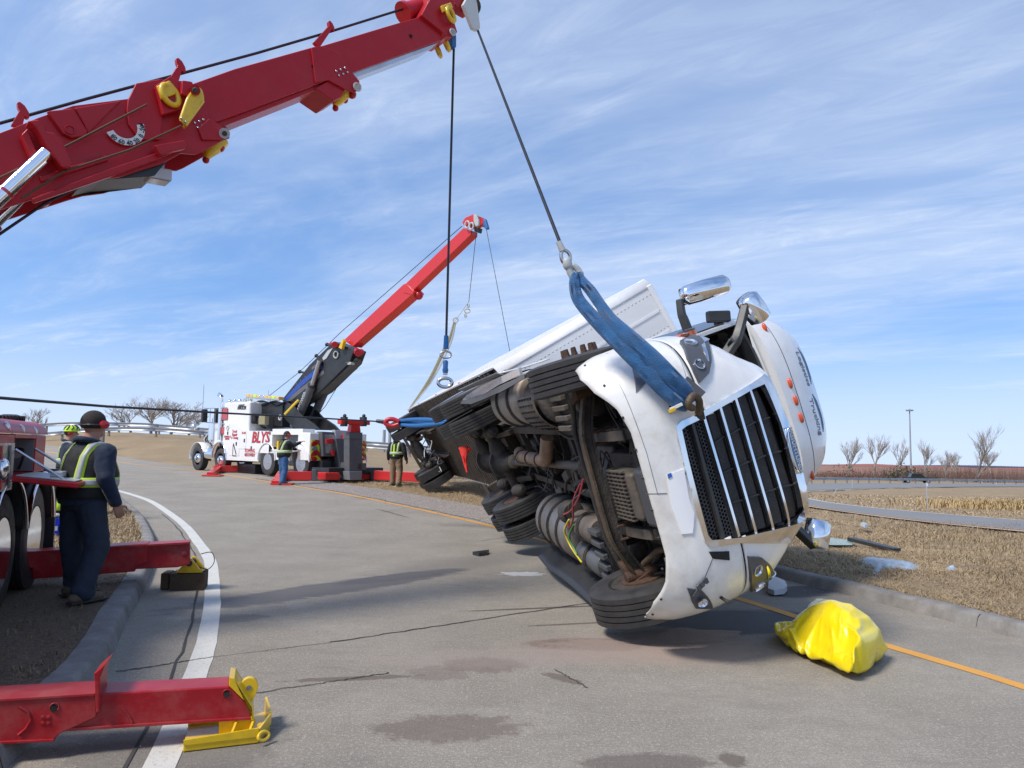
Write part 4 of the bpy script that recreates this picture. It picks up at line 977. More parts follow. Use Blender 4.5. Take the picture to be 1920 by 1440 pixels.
# steer axle: forged I-beam with dropped centre
pts = [(.0, -.86, .50), (.02, -.72, .44), (.05, -.55, .37), (.06, -.35, .34), (.06, .35, .34), (.05, .55, .37), (.02, .72, .44), (.0, .86, .50)]; pts = spline(pts, 4)
for nm, dz, wd, ht, m in (('axle_flange', -.045, .105, .022, 'rust_lit_gold'), ('axle_beam', 0, .035, .09, 'cast_iron'), ('axle_flange', .045, .10, .022, 'cast_iron')):  # lower flange alone gets the gold tone, painted to look lit
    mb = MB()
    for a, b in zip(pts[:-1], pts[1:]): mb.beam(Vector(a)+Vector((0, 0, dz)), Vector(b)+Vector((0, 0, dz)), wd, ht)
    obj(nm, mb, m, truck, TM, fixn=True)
for s in (-1, 1):
    mb = MB(); mb.cyl((0, s*.86, .36), (0, s*.86, .66), .06, .06, 12); mb.beam((0, s*.86, .5), (.0, s*.93, .52), .14, .16); mb.beam((0, s*.86, .42), (-.26, s*.78, .42), .06, .05); obj('knuckle', mb, 'rust', truck, TM, bevel=.008)
    mb = MB(); mb.lathe([(0, .05), (.02, .085), (.09, .09), (.11, .09), (.17, .085), (.19, .04)], (-.14, s*.68, .60), (-1, 0, .2), 18); obj('brake_chamber', mb, 'cast_iron', truck, TM, smooth=40)
    # leaf springs
    for k in range(3):
        mb = MB(); L = .88-.16*k
        sp = [(x, s*.43, .50+.12*(x/.9)**2*1.2-.0-.022*k) for x in [-L+2*L*i/10 for i in range(11)]]
        for a, b in zip(sp[:-1], sp[1:]): mb.beam(a, b, .085, .018)
        obj('leaf_spring', mb, 'dusty_steel' if k == 2 else 'cast_iron', truck, TM)
    mb = MB()
    for x in (-.09, .11):
        mb.tube([(x, s*.37, .38), (x, s*.37, .58), (x, s*.49, .58), (x, s*.49, .38)], .012, 6)
    obj('spring_clamp', mb, 'rust', truck, TM)
    mb = MB(); mb.cyl((-.05, s*.56, .45), (-.18, s*.58, 1.0), .035, .05, 12); obj('shock_absorber', mb, 'black_paint', truck, TM, smooth=40)
mb = MB(); mb.tube([(-.27, -.80, .42), (-.30, -.5, .36), (-.30, .5, .36), (-.27, .80, .42)], .024, 10); obj('tie_rod', mb, 'cast_iron', truck, TM, smooth=40)
mb = MB(); mb.tube([(-.23, -.84, .46), (-.36, -.72, .50), (-.44, -.60, .62), (-.5, -.56, .8)], .045, 10); obj('damper', mb, 'black_paint', truck, TM, smooth=40)
mb = MB(); mb.tube([(.12, .75, .52), (.35, .62, .6), (.75, .56, .7)], .028, 10); obj('drag_link', mb, 'rust_lit_gold', truck, TM, smooth=40)
mb = MB(); mb.tube([(.5, -.5, .6), (.5, .5, .6)], .035, 10); obj('sway_bar', mb, 'cast_iron', truck, TM, smooth=40)
# engine: sump with cooling ribs, block, bell housing, gearbox
mb = MB(); mb.bb(-.25, .72, -.24, .30, .60, 1.25); mb.bb(-.9, -.25, -.28, .30, .66, 1.2); obj('engine_block', mb, 'cast_iron', truck, TM, bevel=.03)
mb = MB(); mb.bb(.08, .62, -.12, .30, .44, .62); sp_ = obj('oil_pan', mb, 'dusty_steel', truck, TM, bevel=.04)
mb = MB()
for k in range(13): y = -.13+.035*k; mb.bb(.10, .50, y-.006, y+.006, .415, .45); mb.bb(.06, .085, y-.006, y+.006, .43, .62)
for x in (.14, .24, .34, .44): mb.bb(x-.006, x+.006, -.13, .30, .418, .445)
obj('cooling_ribs', mb, 'dusty_steel', sp_, TM)['kind'] = 'stuff'
mb = MB(); mb.bb(.64, .93, -.16, .34, .46, .95); obj('radiator_tray', mb, 'grey_plastic', truck, TM, bevel=.05)
mb = MB(); mb.lathe([(0, .20), (.02, .26), (.14, .26), (.30, .20), (.34, .16)], (-.30, .02, .80), (-1, 0, 0), 22); obj('bell_housing', mb, 'cast_iron', truck, TM, smooth=35)
mb = MB(); mb.lathe([(0, .19), (.3, .20), (.32, .22), (.36, .22), (.38, .19), (.75, .16), (.80, .10), (.95, .09)], (-.62, .02, .78), (-1, 0, 0), 18)
gb = obj('gearbox', mb, 'dusty_steel', truck, TM, smooth=35)
mb = MB()
for k in range(14): x = -.68-.05*k; mb.lathe([(0, .215), (.012, .215)], (x, .02, .78), (-1, 0, 0), 16)
obj('casting_ribs', mb, 'cast_iron', gb, TM)['kind'] = 'stuff'
mb = MB(); mb.lathe([(0, .05), (.03, .16), (.30, .17), (.33, .05)], (-.55, .30, .62), (.2, 1, 0), 16); obj('starter', mb, 'cast_iron', truck, TM, smooth=40)
for k in range(26): # hoses, lines and brackets hanging in the frame
    x0 = random.uniform(-4.6, .5); y0 = random.uniform(-.4, .4); z0 = random.uniform(.62, .9); P = [Vector((x0, y0, z0))]
    for j in range(4): P.append(P[-1]+Vector((random.uniform(-.4, .1), random.uniform(-.18, .18), random.uniform(-.08, .08))))
    mb = MB(); mb.tube(spline(P, 4), random.choice((.009, .012, .018, .026)), 6); obj('hose', mb, random.choice(('black_plastic', 'black_plastic', 'rubber', 'cast_iron', 'rust')), truck, TM, smooth=60)
for k in range(34):
    x0 = random.uniform(-.5, .9); y0 = random.uniform(-.75, .75); z0 = random.uniform(.62, .95); P = [Vector((x0, y0, z0))]
    for j in range(4): P.append(P[-1]+Vector((random.uniform(-.2, .2), random.uniform(-.2, .2), random.uniform(-.08, .08))))
    mb = MB(); mb.tube(spline(P, 4), random.choice((.008, .010, .014, .022)), 6); obj('hose', mb, random.choice(('black_plastic', 'rubber', 'cast_iron', 'dusty_steel', 'frame_steel')), truck, TM, smooth=60)
for k in range(14):
    c = (random.uniform(-.5, .85), random.choice((-1, 1))*random.uniform(.25, .75), random.uniform(.80, 1.05)); mb = MB(); mb.box(c, (random.uniform(.1, .3), random.uniform(.08, .22), random.uniform(.08, .25)), Matrix.Rotation(random.uniform(-.5, .5), 3, 'X')); obj('bracket', mb, random.choice(('cast_iron', 'frame_steel', 'dusty_steel')), truck, TM, bevel=.012)
for k in range(18):
    c = (random.uniform(-4.8, .4), random.uniform(-.38, .38), random.uniform(.72, .95)); mb = MB(); mb.box(c, (random.uniform(.08, .3), random.uniform(.06, .22), random.uniform(.08, .2)), Matrix.Rotation(random.uniform(-.4, .4), 3, 'Z')); obj('bracket', mb, random.choice(('cast_iron', 'frame_steel', 'dusty_steel', 'black_paint')), truck, TM, bevel=.01)
# belly: floor pan of cab and sleeper
mb = MB(); mb.grid(lambda u, v: (-.75-3.72*u, -1.12+2.24*v, 1.12), 6, 6); obj('floor_pan', mb, 'black_paint', truck, CM, solid=.02)
for k in range(9): mb = MB(); x = -1.1-.4*k; mb.bb(x-.03, x+.03, -1.1, 1.1, 1.04, 1.11); obj('floor_rib', mb, 'frame_steel', truck, CM)
mb = MB(); mb.grid(lambda u, v: (-.62, -1.05+2.1*u, .95+.9*v), 6, 4); obj('firewall', mb, 'black_paint', truck, CM, solid=.02)
for s in (-1, 1): # inner wheel arch liners
    mb = MB(); mb.grid(lambda u, v: (-.02+.66*cos(pi*u), s*(.62+.50*v), .53+.62*sin(pi*u)), 16, 4); obj('arch_liner', mb, 'black_plastic', truck, TM, smooth=60, solid=.012)
# right fuel tank with straps
def tank(y, x0, x1, r, z, m='tank_alu', straps=2, nm='fuel_tank'):
    mb = MB(); mb.lathe([(0, r*.86), (.025, r*.97), (.05, r), (x0-x1-.05, r), (x0-x1-.025, r*.97), (x0-x1, r*.86), (x0-x1, 0)], (x0, y, z), (-1, 0, 0), 36); mb.f.append([k for k in range(36)][::-1]); t = obj(nm, mb, m, truck, TM, smooth=40)
    for k in range(straps):
        x = x0-(x0-x1)*(k+.7)/(straps+.4); mb = MB(); mb.lathe([(-.03, r+.004), (-.03, r+.014), (-.008, r+.016), (-.006, r+.026), (.006, r+.026), (.008, r+.016), (.03, r+.014), (.03, r+.004)], (x, y, z), (-1, 0, 0), 36); mb.f = mb.f[:-2]; obj('tank_strap', mb, 'cast_iron', t, TM, smooth=30)
    return t
tank(-.86, -2.05, -3.45, .33, .67); tank(.88, -2.15, -3.75, .34, .66, straps=3)
tank(.62, -.98, -1.75, .155, .52, 'dusty_steel', 1, 'air_tank'); tank(.98, -1.02, -1.9, .15, .50, 'grey_metal', 1, 'air_tank'); tank(.52, -1.9, -2.15, .14, .50, 'cast_iron', 0, 'air_tank')
# exhaust treatment box with slotted shield, steps
mb = MB(); mb.lathe([(0, .24), (.03, .29), (.62, .29), (.65, .24)], (-1.25, -.82, .66), (-1, 0, 0), 30); sb = obj('exhaust_box', mb, 'dusty_steel', truck, TM, smooth=40)
mb = MB(); mb.grid(lambda u, v: (-1.22-.72*u, -.82+.345*cos(radians(-110+200*v)), .66-.345*sin(radians(100*v+20)) if False else .66+.345*sin(radians(-110+200*v)*1.0-pi/2*0)), 2, 24); hs_ = obj('heat_shield', mb, 'dusty_steel', sb, TM, smooth=60, solid=.006)
mb = MB()
for a in range(-105, 85, 12):
    for k in range(5):
        an = radians(a); c = Vector((-1.34-.12*k, -.82+.352*cos(an), .66+.352*sin(an))); mb.box(c, (.07, .012, .02), Matrix.Rotation(an, 3, 'X'))
obj('shield_slots', mb, 'dark_void', hs_, TM)['kind'] = 'stuff'
def steps(y0, y1, x0, x1, z, n=6, m='dusty_steel'):
    for k in range(n):
        y = y0+(y1-y0)*k/(n-1); mb = MB(); mb.bb(x1, x0, y-.028, y+.028, z-.03, z+.03); obj('step_tread', mb, m, truck, TM, bevel=.01)
    mb = MB(); mb.bb(x1+.01, x0-.01, min(y0, y1)-.03, max(y0, y1)+.03, z+.035, z+.14); obj('step_box', mb, 'black_plastic', truck, TM, bevel=.015)
steps(-.52, -1.05, -.72, -1.12, .48, 6); steps(.55, 1.14, -.66, -.96, .40, 6, 'grey_plastic')
# exhaust pipe, elbow, clamps
mb = MB(); mb.tube(spline([(-2.5, -.34, .66), (-2.62, -.14, .60), (-2.75, -.06, .58)], 5)+[Vector((-4.15, -.06, .60)), Vector((-4.3, -.1, .63))], .085, 18); ep = obj('exhaust_pipe', mb, 'exhaust_tan', truck, TM, smooth=40)
for x in (-2.95, -3.5, -4.05): mb = MB(); mb.lathe([(-.02, .088), (-.02, .098), (.02, .098), (.02, .088)], (x, -.06, .585), (1, 0, 0), 18); mb.f = mb.f[:-2]; mb.beam((x, -.06, .69), (x, -.06, .85), .05, .01); obj('clamp', mb, 'rust', ep, TM)
# propshafts
mb = MB(); mb.cyl((-1.45, .02, .76), (-3.2, .05, .70), .055, .055, 14); mb.cyl((-3.25, .05, .70), (-4.85, .06, .60), .06, .06, 14); mb.sph((-3.22, .05, .70), .10, 12, 8); mb.sph((-4.87, .06, .60), .11, 12, 8); obj('propshaft', mb, 'dusty_steel', truck, TM, smooth=40)
mb = MB(); mb.cyl((-5.6, .04, .58), (-6.2, .04, .56), .05, .05, 12); obj('propshaft', mb, 'cast_iron', truck, TM, smooth=40)
def drive_axle(x, parent, mp, diff=True):
    mb = MB(); mb.tube([(x, -.92, .515), (x, -.35, .515), (x, -.2, .515), (x, .2, .515), (x, .35, .515), (x, .92, .515)], [.075, .075, .13, .13, .075, .075], 14); ax = obj('axle_housing', mb, 'cast_iron', parent, mp, smooth=40)
    if diff:
        mb = MB(); mb.lathe([(-.20, .09), (-.17, .17), (-.10, .22), (-.0, .245), (.04, .25), (.06, .25), (.07, .19), (.20, .14), (.32, .10), (.42, .08)], (x-.02, .05, .52), (1, 0, .12), 26); d = obj('differential', mb, 'cast_iron', ax, mp, smooth=35)
        mb = MB()
        for k in range(14): a = 2*pi*k/14; mb.cyl((x+.03, .05+.225*cos(a), .52+.225*sin(a)), (x+.055, .05+.225*cos(a), .52+.225*sin(a)), .014, .014, 6)
        obj('bolts', mb, 'rust', ax, mp)['kind'] = 'stuff'
    for s in (-1, 1):
        for dx in ((.18,) if diff else (.16,)):
            mb = MB(); mb.lathe([(0, .04), (.02, .085), (.08, .09), (.09, .098), (.11, .098), (.12, .09), (.22, .088), (.26, .04)], (x+dx+.02, s*.50, .44), (1, 0, .35), 18); mb.cyl((x+dx, s*.50, .44), (x+.02, s*.52, .46), .03, .03, 8); obj('brake_chamber', mb, 'cast_iron', ax, mp, smooth=35)
        mb = MB(); mb.lathe([(0, .10), (.04, .125), (.08, .115), (.12, .125), (.16, .10)], (x-.30, s*.38, .62), (0, 0, 1), 18); obj('air_bag', mb, 'rubber', ax, mp, smooth=50)
        mb = MB(); mb.beam((x+.05, s*.38, .62), (x-.42, s*.38, .60), .08, .05); mb.beam((x+.05, s*.38, .58), (x+.55, s*.38, .72), .08, .06); obj('suspension_arm', mb, 'frame_steel', ax, mp, bevel=.008)
        mb = MB(); mb.cyl((x+.02, s*.58, .48), (x+.18, s*.60, .92), .03, .04, 10); obj('shock_absorber', mb, 'black_paint', ax, mp, smooth=40)
    return ax
drive_axle(-5.25, truck, TM); drive_axle(-6.55, truck, TM)
# side fairings: torn black skirt lying at the road side, pale curved one on the upper side
mb = MB(); mb.grid(lambda u, v: (-.62-3.15*u, 1.19+.05*v*v+.02*sin(u*9), .56-.40*v+.02*sin(u*7)), 30, 5); sk = obj('side_skirt', mb, 'black_plastic', truck, TM, smooth=50, solid=.02)
mb = MB()
for k in range(14): x = -.75-.21*k; mb.bb(x-.035, x+.03, 1.15, 1.18, .47, .50)
mb.bb(-3.6, -.66, 1.14, 1.16, .54, .60); obj('skirt_bracket', mb, 'grey_plastic', sk, TM)['kind'] = 'stuff'
mb = MB(); mb.bb(-1.75, -.75, 1.17, 1.185, .50, .56); obj('skirt_trim', mb, 'white_paint', sk, TM)
mb = MB(); mb.grid(lambda u, v: (-2.15-2.35*u, -1.245+.10*(1-v)**2*0-.04*(1-v)**2, .32+.62*v-.06*sin(pi*u)*(1-v)), 20, 8); sk2 = obj('side_skirt', mb, 'white_paint', truck, TM, smooth=50, solid=.02)
mb = MB(); mb.grid(lambda u, v: (-2.1-2.45*u, -1.25-.05*v, .33-.08*v-.06*sin(pi*u)), 20, 3); obj('rubber_lip', mb, 'mid_grey', sk2, TM, smooth=50, solid=.012)
for nm_, m_, zz_, PX_ in (('side_fairing', 'white_paint', .30, [(867, 751), (876, 740), (905, 722), (958, 697), (974, 689), (977, 702), (935, 722), (905, 741), (886, 750)]), ('rubber_lip', 'mid_grey', .25, [(863, 757), (868, 750), (905, 741), (940, 722), (985, 702), (985, 709), (942, 733), (905, 749), (885, 757)])):
    Q_ = [solve_on(x, y, lambda u, v: Vector((u, v, zz_)), (-3, -1.2)) for x, y in PX_]; n = len(Q_)
    mb = MB(); mb.v = [Vector((a, b, zz_+.02)) for a, b in Q_]+[Vector((a, b, zz_-.01)) for a, b in Q_]; mb.f = [list(range(n)), list(range(2*n-1, n-1, -1))]+[[i, n+i, n+(i+1) % n, (i+1) % n] for i in range(n)]; obj(nm_, mb, m_, truck, TM, fixn=True)
mb = MB(); mb.bb(-3.65, -3.62, -1.18, -.72, .42, .98); obj('splash_plate', mb, 'mid_grey', truck, TM, bevel=.01)
mb = MB(); mb.bb(-2.0, -.64, -1.20, -1.17, .35, 1.0); obj('step_fairing', mb, 'white_paint', truck, TM, bevel=.01)
# air lines, red strap
for c, P in (('hose_red', [(-1.15, .1, .5), (-1.35, .28, .42), (-1.5, .5, .38), (-1.75, .62, .36), (-1.95, .60, .42)]), ('hose_red', [(-1.05, .05, .52), (-1.2, .25, .44), (-1.6, .42, .40), (-2.1, .52, .38)]), ('hose_yellow', [(-1.6, .5, .36), (-1.85, .66, .32), (-1.8, .84, .32), (-1.55, .98, .33)]), ('hose_green', [(-1.5, .55, .37), (-1.75, .72, .33), (-1.65, .9, .33)]), ('hose_black', [(-1.0, .15, .5), (-1.5, .33, .40), (-1.7, .5, .42)])):
    col = {'hose_red': (.30, .03, .04), 'hose_yellow': (.62, .50, .03), 'hose_green': (.04, .22, .05), 'hose_black': (.03, .03, .03)}[c]
    mb = MB(); mb.tube(spline(P, 6), .011, 6); obj('air_line', mb, mat(c, col, .4, var=.1), truck, TM, smooth=60)
# ------------------------------------------------------------------ trailer
def riv(side):
    m = bpy.data.materials.new('riveted_'+side); m.use_nodes = True; nt = m.node_tree; N = nt.nodes; L = nt.links; b = N['Principled BSDF']
    uvn = N.new('ShaderNodeUVMap'); uvn.uv_map = 'UVMap'; sp = N.new('ShaderNodeSeparateXYZ'); L.new(uvn.outputs[0], sp.inputs[0])
    def mt(op, a, c=None):
        x = N.new('ShaderNodeMath'); x.operation = op
        for i, v in enumerate((a, c)):
            if v is None: continue
            if isinstance(v, (int, float)): x.inputs[i].default_value = v
            else: L.new(v, x.inputs[i])
        return x.outputs[0]
    px, pz = (.40, .085) if side == 'side' else (.30, .075)
    u = mt('MULTIPLY', mt('ABSOLUTE', mt('SUBTRACT', mt('FRACT', mt('DIVIDE', sp.outputs[0], px)), .5)), px); v = mt('MULTIPLY', mt('ABSOLUTE', mt('SUBTRACT', mt('FRACT', mt('DIVIDE', sp.outputs[1], pz)), .5)), pz)
    d = mt('SQRT', mt('ADD', mt('POWER', u, 2), mt('POWER', v, 2)))
    r = N.new('ShaderNodeMapRange'); r.inputs['From Min'].default_value = .010; r.inputs['From Max'].default_value = .017; r.inputs['To Min'].default_value = 1; r.inputs['To Max'].default_value = 0; L.new(d, r.inputs[0])
    nz = N.new('ShaderNodeTexNoise'); nz.inputs['Scale'].default_value = 1.5; nz.inputs['Detail'].default_value = 8; tc = N.new('ShaderNodeTexCoord'); L.new(tc.outputs['Object'], nz.inputs[0])
    mx0 = N.new('ShaderNodeMixRGB'); L.new(nz.outputs[0], mx0.inputs[0]); mx0.inputs[1].default_value = (.82, .82, .81, 1); mx0.inputs[2].default_value = (.62, .61, .59, 1)
    mx = N.new('ShaderNodeMixRGB'); L.new(mt('MULTIPLY', r.outputs[0], .55), mx.inputs[0]); L.new(mx0.outputs[0], mx.inputs[1]); mx.inputs[2].default_value = (.33, .32, .31, 1)
    L.new(mx.outputs[0], b.inputs['Base Color']); b.inputs['Roughness'].default_value = .4
    bp = N.new('ShaderNodeBump'); bp.inputs['Strength'].default_value = .8; bp.inputs['Distance'].default_value = .01; L.new(r.outputs[0], bp.inputs['Height']); L.new(bp.outputs[0], b.inputs['Normal']); return m
MATS['riv_side'] = riv('side'); MATS['riv_nose'] = riv('nose')
TL = 16.0; rc = .16
for s in (-1, 1):
    nm = 5
    for k in range(13): # side panels, butt jointed
        x0 = -rc-(TL-rc)*k/13; x1 = -rc-(TL-rc)*(k+1)/13; mb = MB(); mb.grid(lambda u, v: (x0-.002+(x1-x0+.004)*u, s*1.3, 1.32+2.66*v), 2, 6); obj('side_panel', mb, 'riv_side', trailer, TR, uv=(0, 2), solid=.012)
        mb = MB(); mb.bb(x1-.025, x1+.025, s*1.300, s*1.316, 1.32, 3.98); obj('post_seam', mb, 'trailer_white', trailer, TR)
    mb = MB(); mb.bb(-TL, -rc, s*1.285, s*1.325, 1.12, 1.32); obj('base_rail', mb, 'trailer_white', trailer, TR, bevel=.008)
    mb = MB(); mb.bb(-TL, -.1, s*1.24, s*1.325, 3.98, 4.12); obj('top_rail', mb, 'trailer_white', trailer, TR, bevel=.02)
    mb = MB(); mb.grid(lambda u, v: (-rc+rc*sin(pi/2*u)*1.05, s*(1.312-rc*(1-cos(pi/2*u))), 1.12+2.98*v), 8, 1); obj('corner_post', mb, 'trailer_white', trailer, TR, smooth=60, solid=.02)
    for x in (-4, -8, -12.5, -15.7):
        mb = MB().sph((x, s*1.33, 1.2), 1, 10, 6, (.06, .02, .03)); obj('marker_light', mb, 'orange_lens', trailer, TR, smooth=60)
mb = MB(); mb.grid(lambda u, v: (.0, -1.15+2.3*u, 1.2+2.85*v), 8, 8); obj('nose_panel', mb, 'riv_nose', trailer, TR, uv=(1, 2), solid=.02)
for y in (-.75, -.38, 0, .38, .75): mb = MB(); mb.bb(.01, .022, y-.02, y+.02, 1.25, 4.0); obj('nose_seam', mb, 'trailer_white', trailer, TR)
mb = MB(); mb.bb(-.10, .03, -1.2, 1.2, 4.02, 4.12); obj('top_rail', mb, 'trailer_white', trailer, TR, bevel=.02)
mb = MB(); mb.bb(-.10, .035, -1.2, 1.2, 1.10, 1.25); obj('front_sill', mb, 'galv', trailer, TR, bevel=.01)
mb = MB(); mb.bb(-TL, -.1, -1.25, 1.25, 4.06, 4.10); obj('roof', mb, 'trailer_white', trailer, TR)
mb = MB(); mb.bb(-TL, -.1, -1.27, 1.27, 1.20, 1.24); obj('floor', mb, 'wood_post', trailer, TR)
for s in (-1, 1): mb = MB(); mb.bb(-TL-.04, -TL, s*.01, s*1.27, 1.15, 4.0); obj('rear_door', mb, 'trailer_white', trailer, TR, bevel=.01)
x = -.6
while x > -TL+.3:
    mb = MB(); mb.bb(x-.035, x+.035, -1.27, 1.27, 1.085, 1.10); mb.bb(x-.006, x+.006, -1.27, 1.27, 1.10, 1.20); obj('crossmember', mb, 'frame_steel', trailer, TR); x -= .31
for s in (-1, 1): rail('slider_rail', s*.46, .92, 1.08, -11.0, -15.9, 'frame_steel', TR, trailer, 4)
mb = MB(); mb.bb(-3.0, -.3, -.5, .5, 1.02, 1.08); obj('coupler_plate', mb, 'frame_steel', trailer, TR, bevel=.01)
for s in (-1, 1):
    mb = MB(); mb.beam((-2.8, s*.7, 1.1), (-2.8, s*.7, .45), .13, .13); mb.box((-2.8, s*.7, .42), (.28, .28, .03)); obj('landing_leg', mb, 'frame_steel', trailer, TR, bevel=.008)
for xa in (-12.5, -13.74):
    drive_axle(xa, trailer, TR, False)
    for s in (-1, 1): wheel(trailer, TR, xa, .515, s*1.085, .275, s, rim='dull_chrome'); wheel(trailer, TR, xa, .515, s*.755, .275, -s, rim='rust')
for s in (-1, 1): mb = MB(); mb.beam((-TL+.1, s*.6, 1.15), (-TL+.05, s*.6, .5), .08, .08); obj('bumper_post', mb, 'frame_steel', trailer, TR)
mb = MB(); mb.beam((-TL+.05, -1.2, .5), (-TL+.05, 1.2, .5), .1, .1); obj('rear_bumper', mb, 'frame_steel', trailer, TR, bevel=.01)
for k in range(7): P = [Vector((-12.2-random.random()*.8, random.uniform(-.3, .4), .9))]; [P.append(P[-1]+Vector((random.uniform(-.1, .5), random.uniform(-.1, .25), random.uniform(-.25, .05)))) for j in range(4)]; mb = MB(); mb.tube(spline(P, 4), .014, 6); obj('air_line', mb, 'light_grey', trailer, TR, smooth=60)
# ------------------------------------------------------------------ near red wrecker
class Side:
    """vertical working plane of a boom: u along the boom, v across it (upwards), w towards the viewer's side"""
    def __init__(s, P0, P1):
        s.o = Vector(P0); s.ex = (Vector(P1)-s.o).normalized(); s.ez = s.ex.cross(Vector((0, 0, 1))).normalized()
        if s.ez.dot(EYE-s.o) < 0: s.ez = -s.ez
        s.ey = s.ez.cross(s.ex).normalized(); s.len = (Vector(P1)-s.o).length
    def bp(s, px, py, w=0.0):
        r = ray(px, py); t = (s.o+s.ez*w-EYE).dot(s.ez)/r.dot(s.ez); q = EYE+r*t-s.o; return (q.dot(s.ex), q.dot(s.ey))
    def W(s, u, v, w=0.0): return s.o+s.ex*u+s.ey*v+s.ez*w
    def P(s, px, py, w=0.0): return s.W(*s.bp(px, py, w), w)
    def slab(s, px, w0, w1, pts=None, mb=None):
        mb = mb or MB(); q = pts or [s.bp(x, y, w1) for x, y in px]; return mb.prism(q, s.o+s.ez*(w0+w1)/2, s.ex, s.ey, abs(w1-w0))
def bolt(parent, c, n, r, L, m='dull_chrome', seg=10, nm='bolt'):
    c = Vector(c); mb = MB(); mb.lathe([(0, r), (L*.7, r*.95), (L, r*.6)], c, n, seg); return obj(nm, mb, m, parent, smooth=40)
def oring(parent, c, n, R, r, m='yellow_paint', up=None, el=1.25, nm='lifting_ring'):
    d, sd, u = basis(n, up or (0, 0, 1)); c = Vector(c); mb = MB(); mb.tube([c+sd*cos(2*pi*i/28)*R+u*sin(2*pi*i/28)*R*el for i in range(28)], r, 10, closed=True); return obj(nm, mb, m, parent, smooth=60)
NZ = .12
FX = Vector((.36, -.933, 0)).normalized(); FY = Vector((-FX.y, FX.x, 0)); FO = Vector((-6.03, 7.52, NZ))
RT = rigid(FO, FX, FY, Vector((0, 0, 1)))
def rtp(px, py, y):  # local point on the plane y = const of the near wrecker
    r = ray(px, py); t = (FO+FY*y-EYE).dot(FY)/r.dot(FY); q = EYE+r*t-FO; return (q.dot(FX), y, q.z)
wk = root('red_wrecker', FO, 'glossy dark red tow wrecker at the left edge with its boom over the road', 'tow truck')
for x in (0, 1.30):
    wheel(wk, RT, x, .52, 1.06, .29, 1, R=.53, rim='chrome', rub='rubber_clean'); wheel(wk, RT, x, .52, .72, .28, -1, R=.53, rub='rubber_clean')
    wheel(wk, RT, x, .52, -.90, .5, -1, R=.53, rub='rubber_clean')
    mb = MB(); mb.cyl((x, -1, .52), (x, 1, .52), .10, .10, 10); obj('axle', mb, 'frame_steel', wk, RT)
    # polished fender arch
    mb = MB(); mb.grid(lambda u, v: (x+.63*cos(radians(12+156*u)), .86+.38*v, .54+.63*sin(radians(12+156*u))), 28, 3); fe = obj('fender', mb, 'black_paint', wk, RT, smooth=60, solid=.012)
    mb = MB(); mb.tube([(x+.635*cos(radians(12+156*u/28)), 1.25, .54+.635*sin(radians(12+156*u/28))) for u in range(29)], .020, 8); obj('fender_trim', mb, 'chrome', fe, RT, smooth=60)
wheel(wk, RT, 8.2, .52, 1.03, .30, 1, R=.53, rim='chrome', kind='steer'); wheel(wk, RT, 8.2, .52, -1.03, .30, -1, R=.53, rim='chrome', kind='steer')
mb = MB(); mb.bb(-1.1, 9.1, -.45, .45, .75, 1.0); obj('frame', mb, 'black_paint', wk, RT, bevel=.01)
# body: lower side skirt, lockers, top rail following the roof line seen from the road
xr = rtp(84, 860, 1.25)[0]; zr = rtp(84, 816, 1.25)[2]; zl = rtp(84, 925, 1.25)[2]
L0 = rtp(29, 817, 1.25); L1 = rtp(68, 817, 1.25); L2 = rtp(68, 884, 1.25)
xA, xB = max(L0[0], L1[0]), min(L0[0], L1[0]); zt_, zb_ = L0[2]-.02, L2[2]
BODY_Z = zr; XR2 = xr
mb = MB(); mb.bb(XR2, xB, .15, 1.25, 1.20, BODY_Z); obj('rear_locker', mb, 'red_paint', wk, RT, bevel=.02)
mb = MB(); mb.bb(xA, 4.6, .15, 1.25, 1.20, BODY_Z); obj('side_locker', mb, 'red_paint', wk, RT, bevel=.02)
mb = MB(); mb.bb(xB, xA, .15, 1.25, 1.20, zb_); mb.bb(xB, xA, .15, 1.25, zt_, BODY_Z); mb.bb(xB, xA, .15, .3, zb_, zt_); obj('locker_frame', mb, 'red_paint', wk, RT)
mb = MB(); mb.bb(xB+.004, xA-.004, .72, .74, zb_+.004, zt_-.004); inn = obj('locker_back', mb, 'mid_grey', wk, RT)
for k in range(5):
    mb = MB(); x = xB+.1+(xA-xB-.2)*k/4; mb.bb(x-.03, x+.03, .78, .95, zb_+.1, zb_+.22+.05*(k % 2)); obj('valve_block', mb, 'black_paint', wk, RT, bevel=.008)
for k, (u, v) in enumerate(((.25, .75), (.28, .35), (.7, .6))):
    c = Vector((xB+(xA-xB)*u, .98, zb_+(zt_-zb_)*v)); mb = MB(); mb.lathe([(0, .05), (.03, .05), (.035, .045)], c, (0, 1, 0), 18); g = obj('gauge', mb, 'light_grey', wk, RT, smooth=40); mb = MB(); mb.lathe([(.036, .038), (.038, .0)], c, (0, 1, 0), 18); obj('dial', mb, 'mid_grey', g, RT)
for k in range(6): mb = MB(); x = xB+.12+.09*k; mb.tube(spline([(x, .85, zb_+.2), (x+.02, .95, zb_+.3), (x-.04, .90, zt_-.05)], 5), .012, 6); obj('hose', mb, 'black_plastic', wk, RT, smooth=60)
mb = MB(); mb.bb(xB+.004, xB+.014, .32, 1.24, zb_+.01, zt_-.01); lw = obj('locker_liner', mb, 'mid_grey', wk, RT)
for k, (y, z) in enumerate(((.55, .75), (.85, .78), (.85, .35), (1.1, .55))):
    c = Vector((xB+.014, y, zb_+(zt_-zb_)*z)); mb = MB(); mb.lathe([(0, .05), (.03, .05), (.035, .042), (.036, 0)], c, (1, 0, 0), 16); obj('gauge', mb, 'reflective' if k % 2 else 'light_grey', lw, RT, smooth=40)
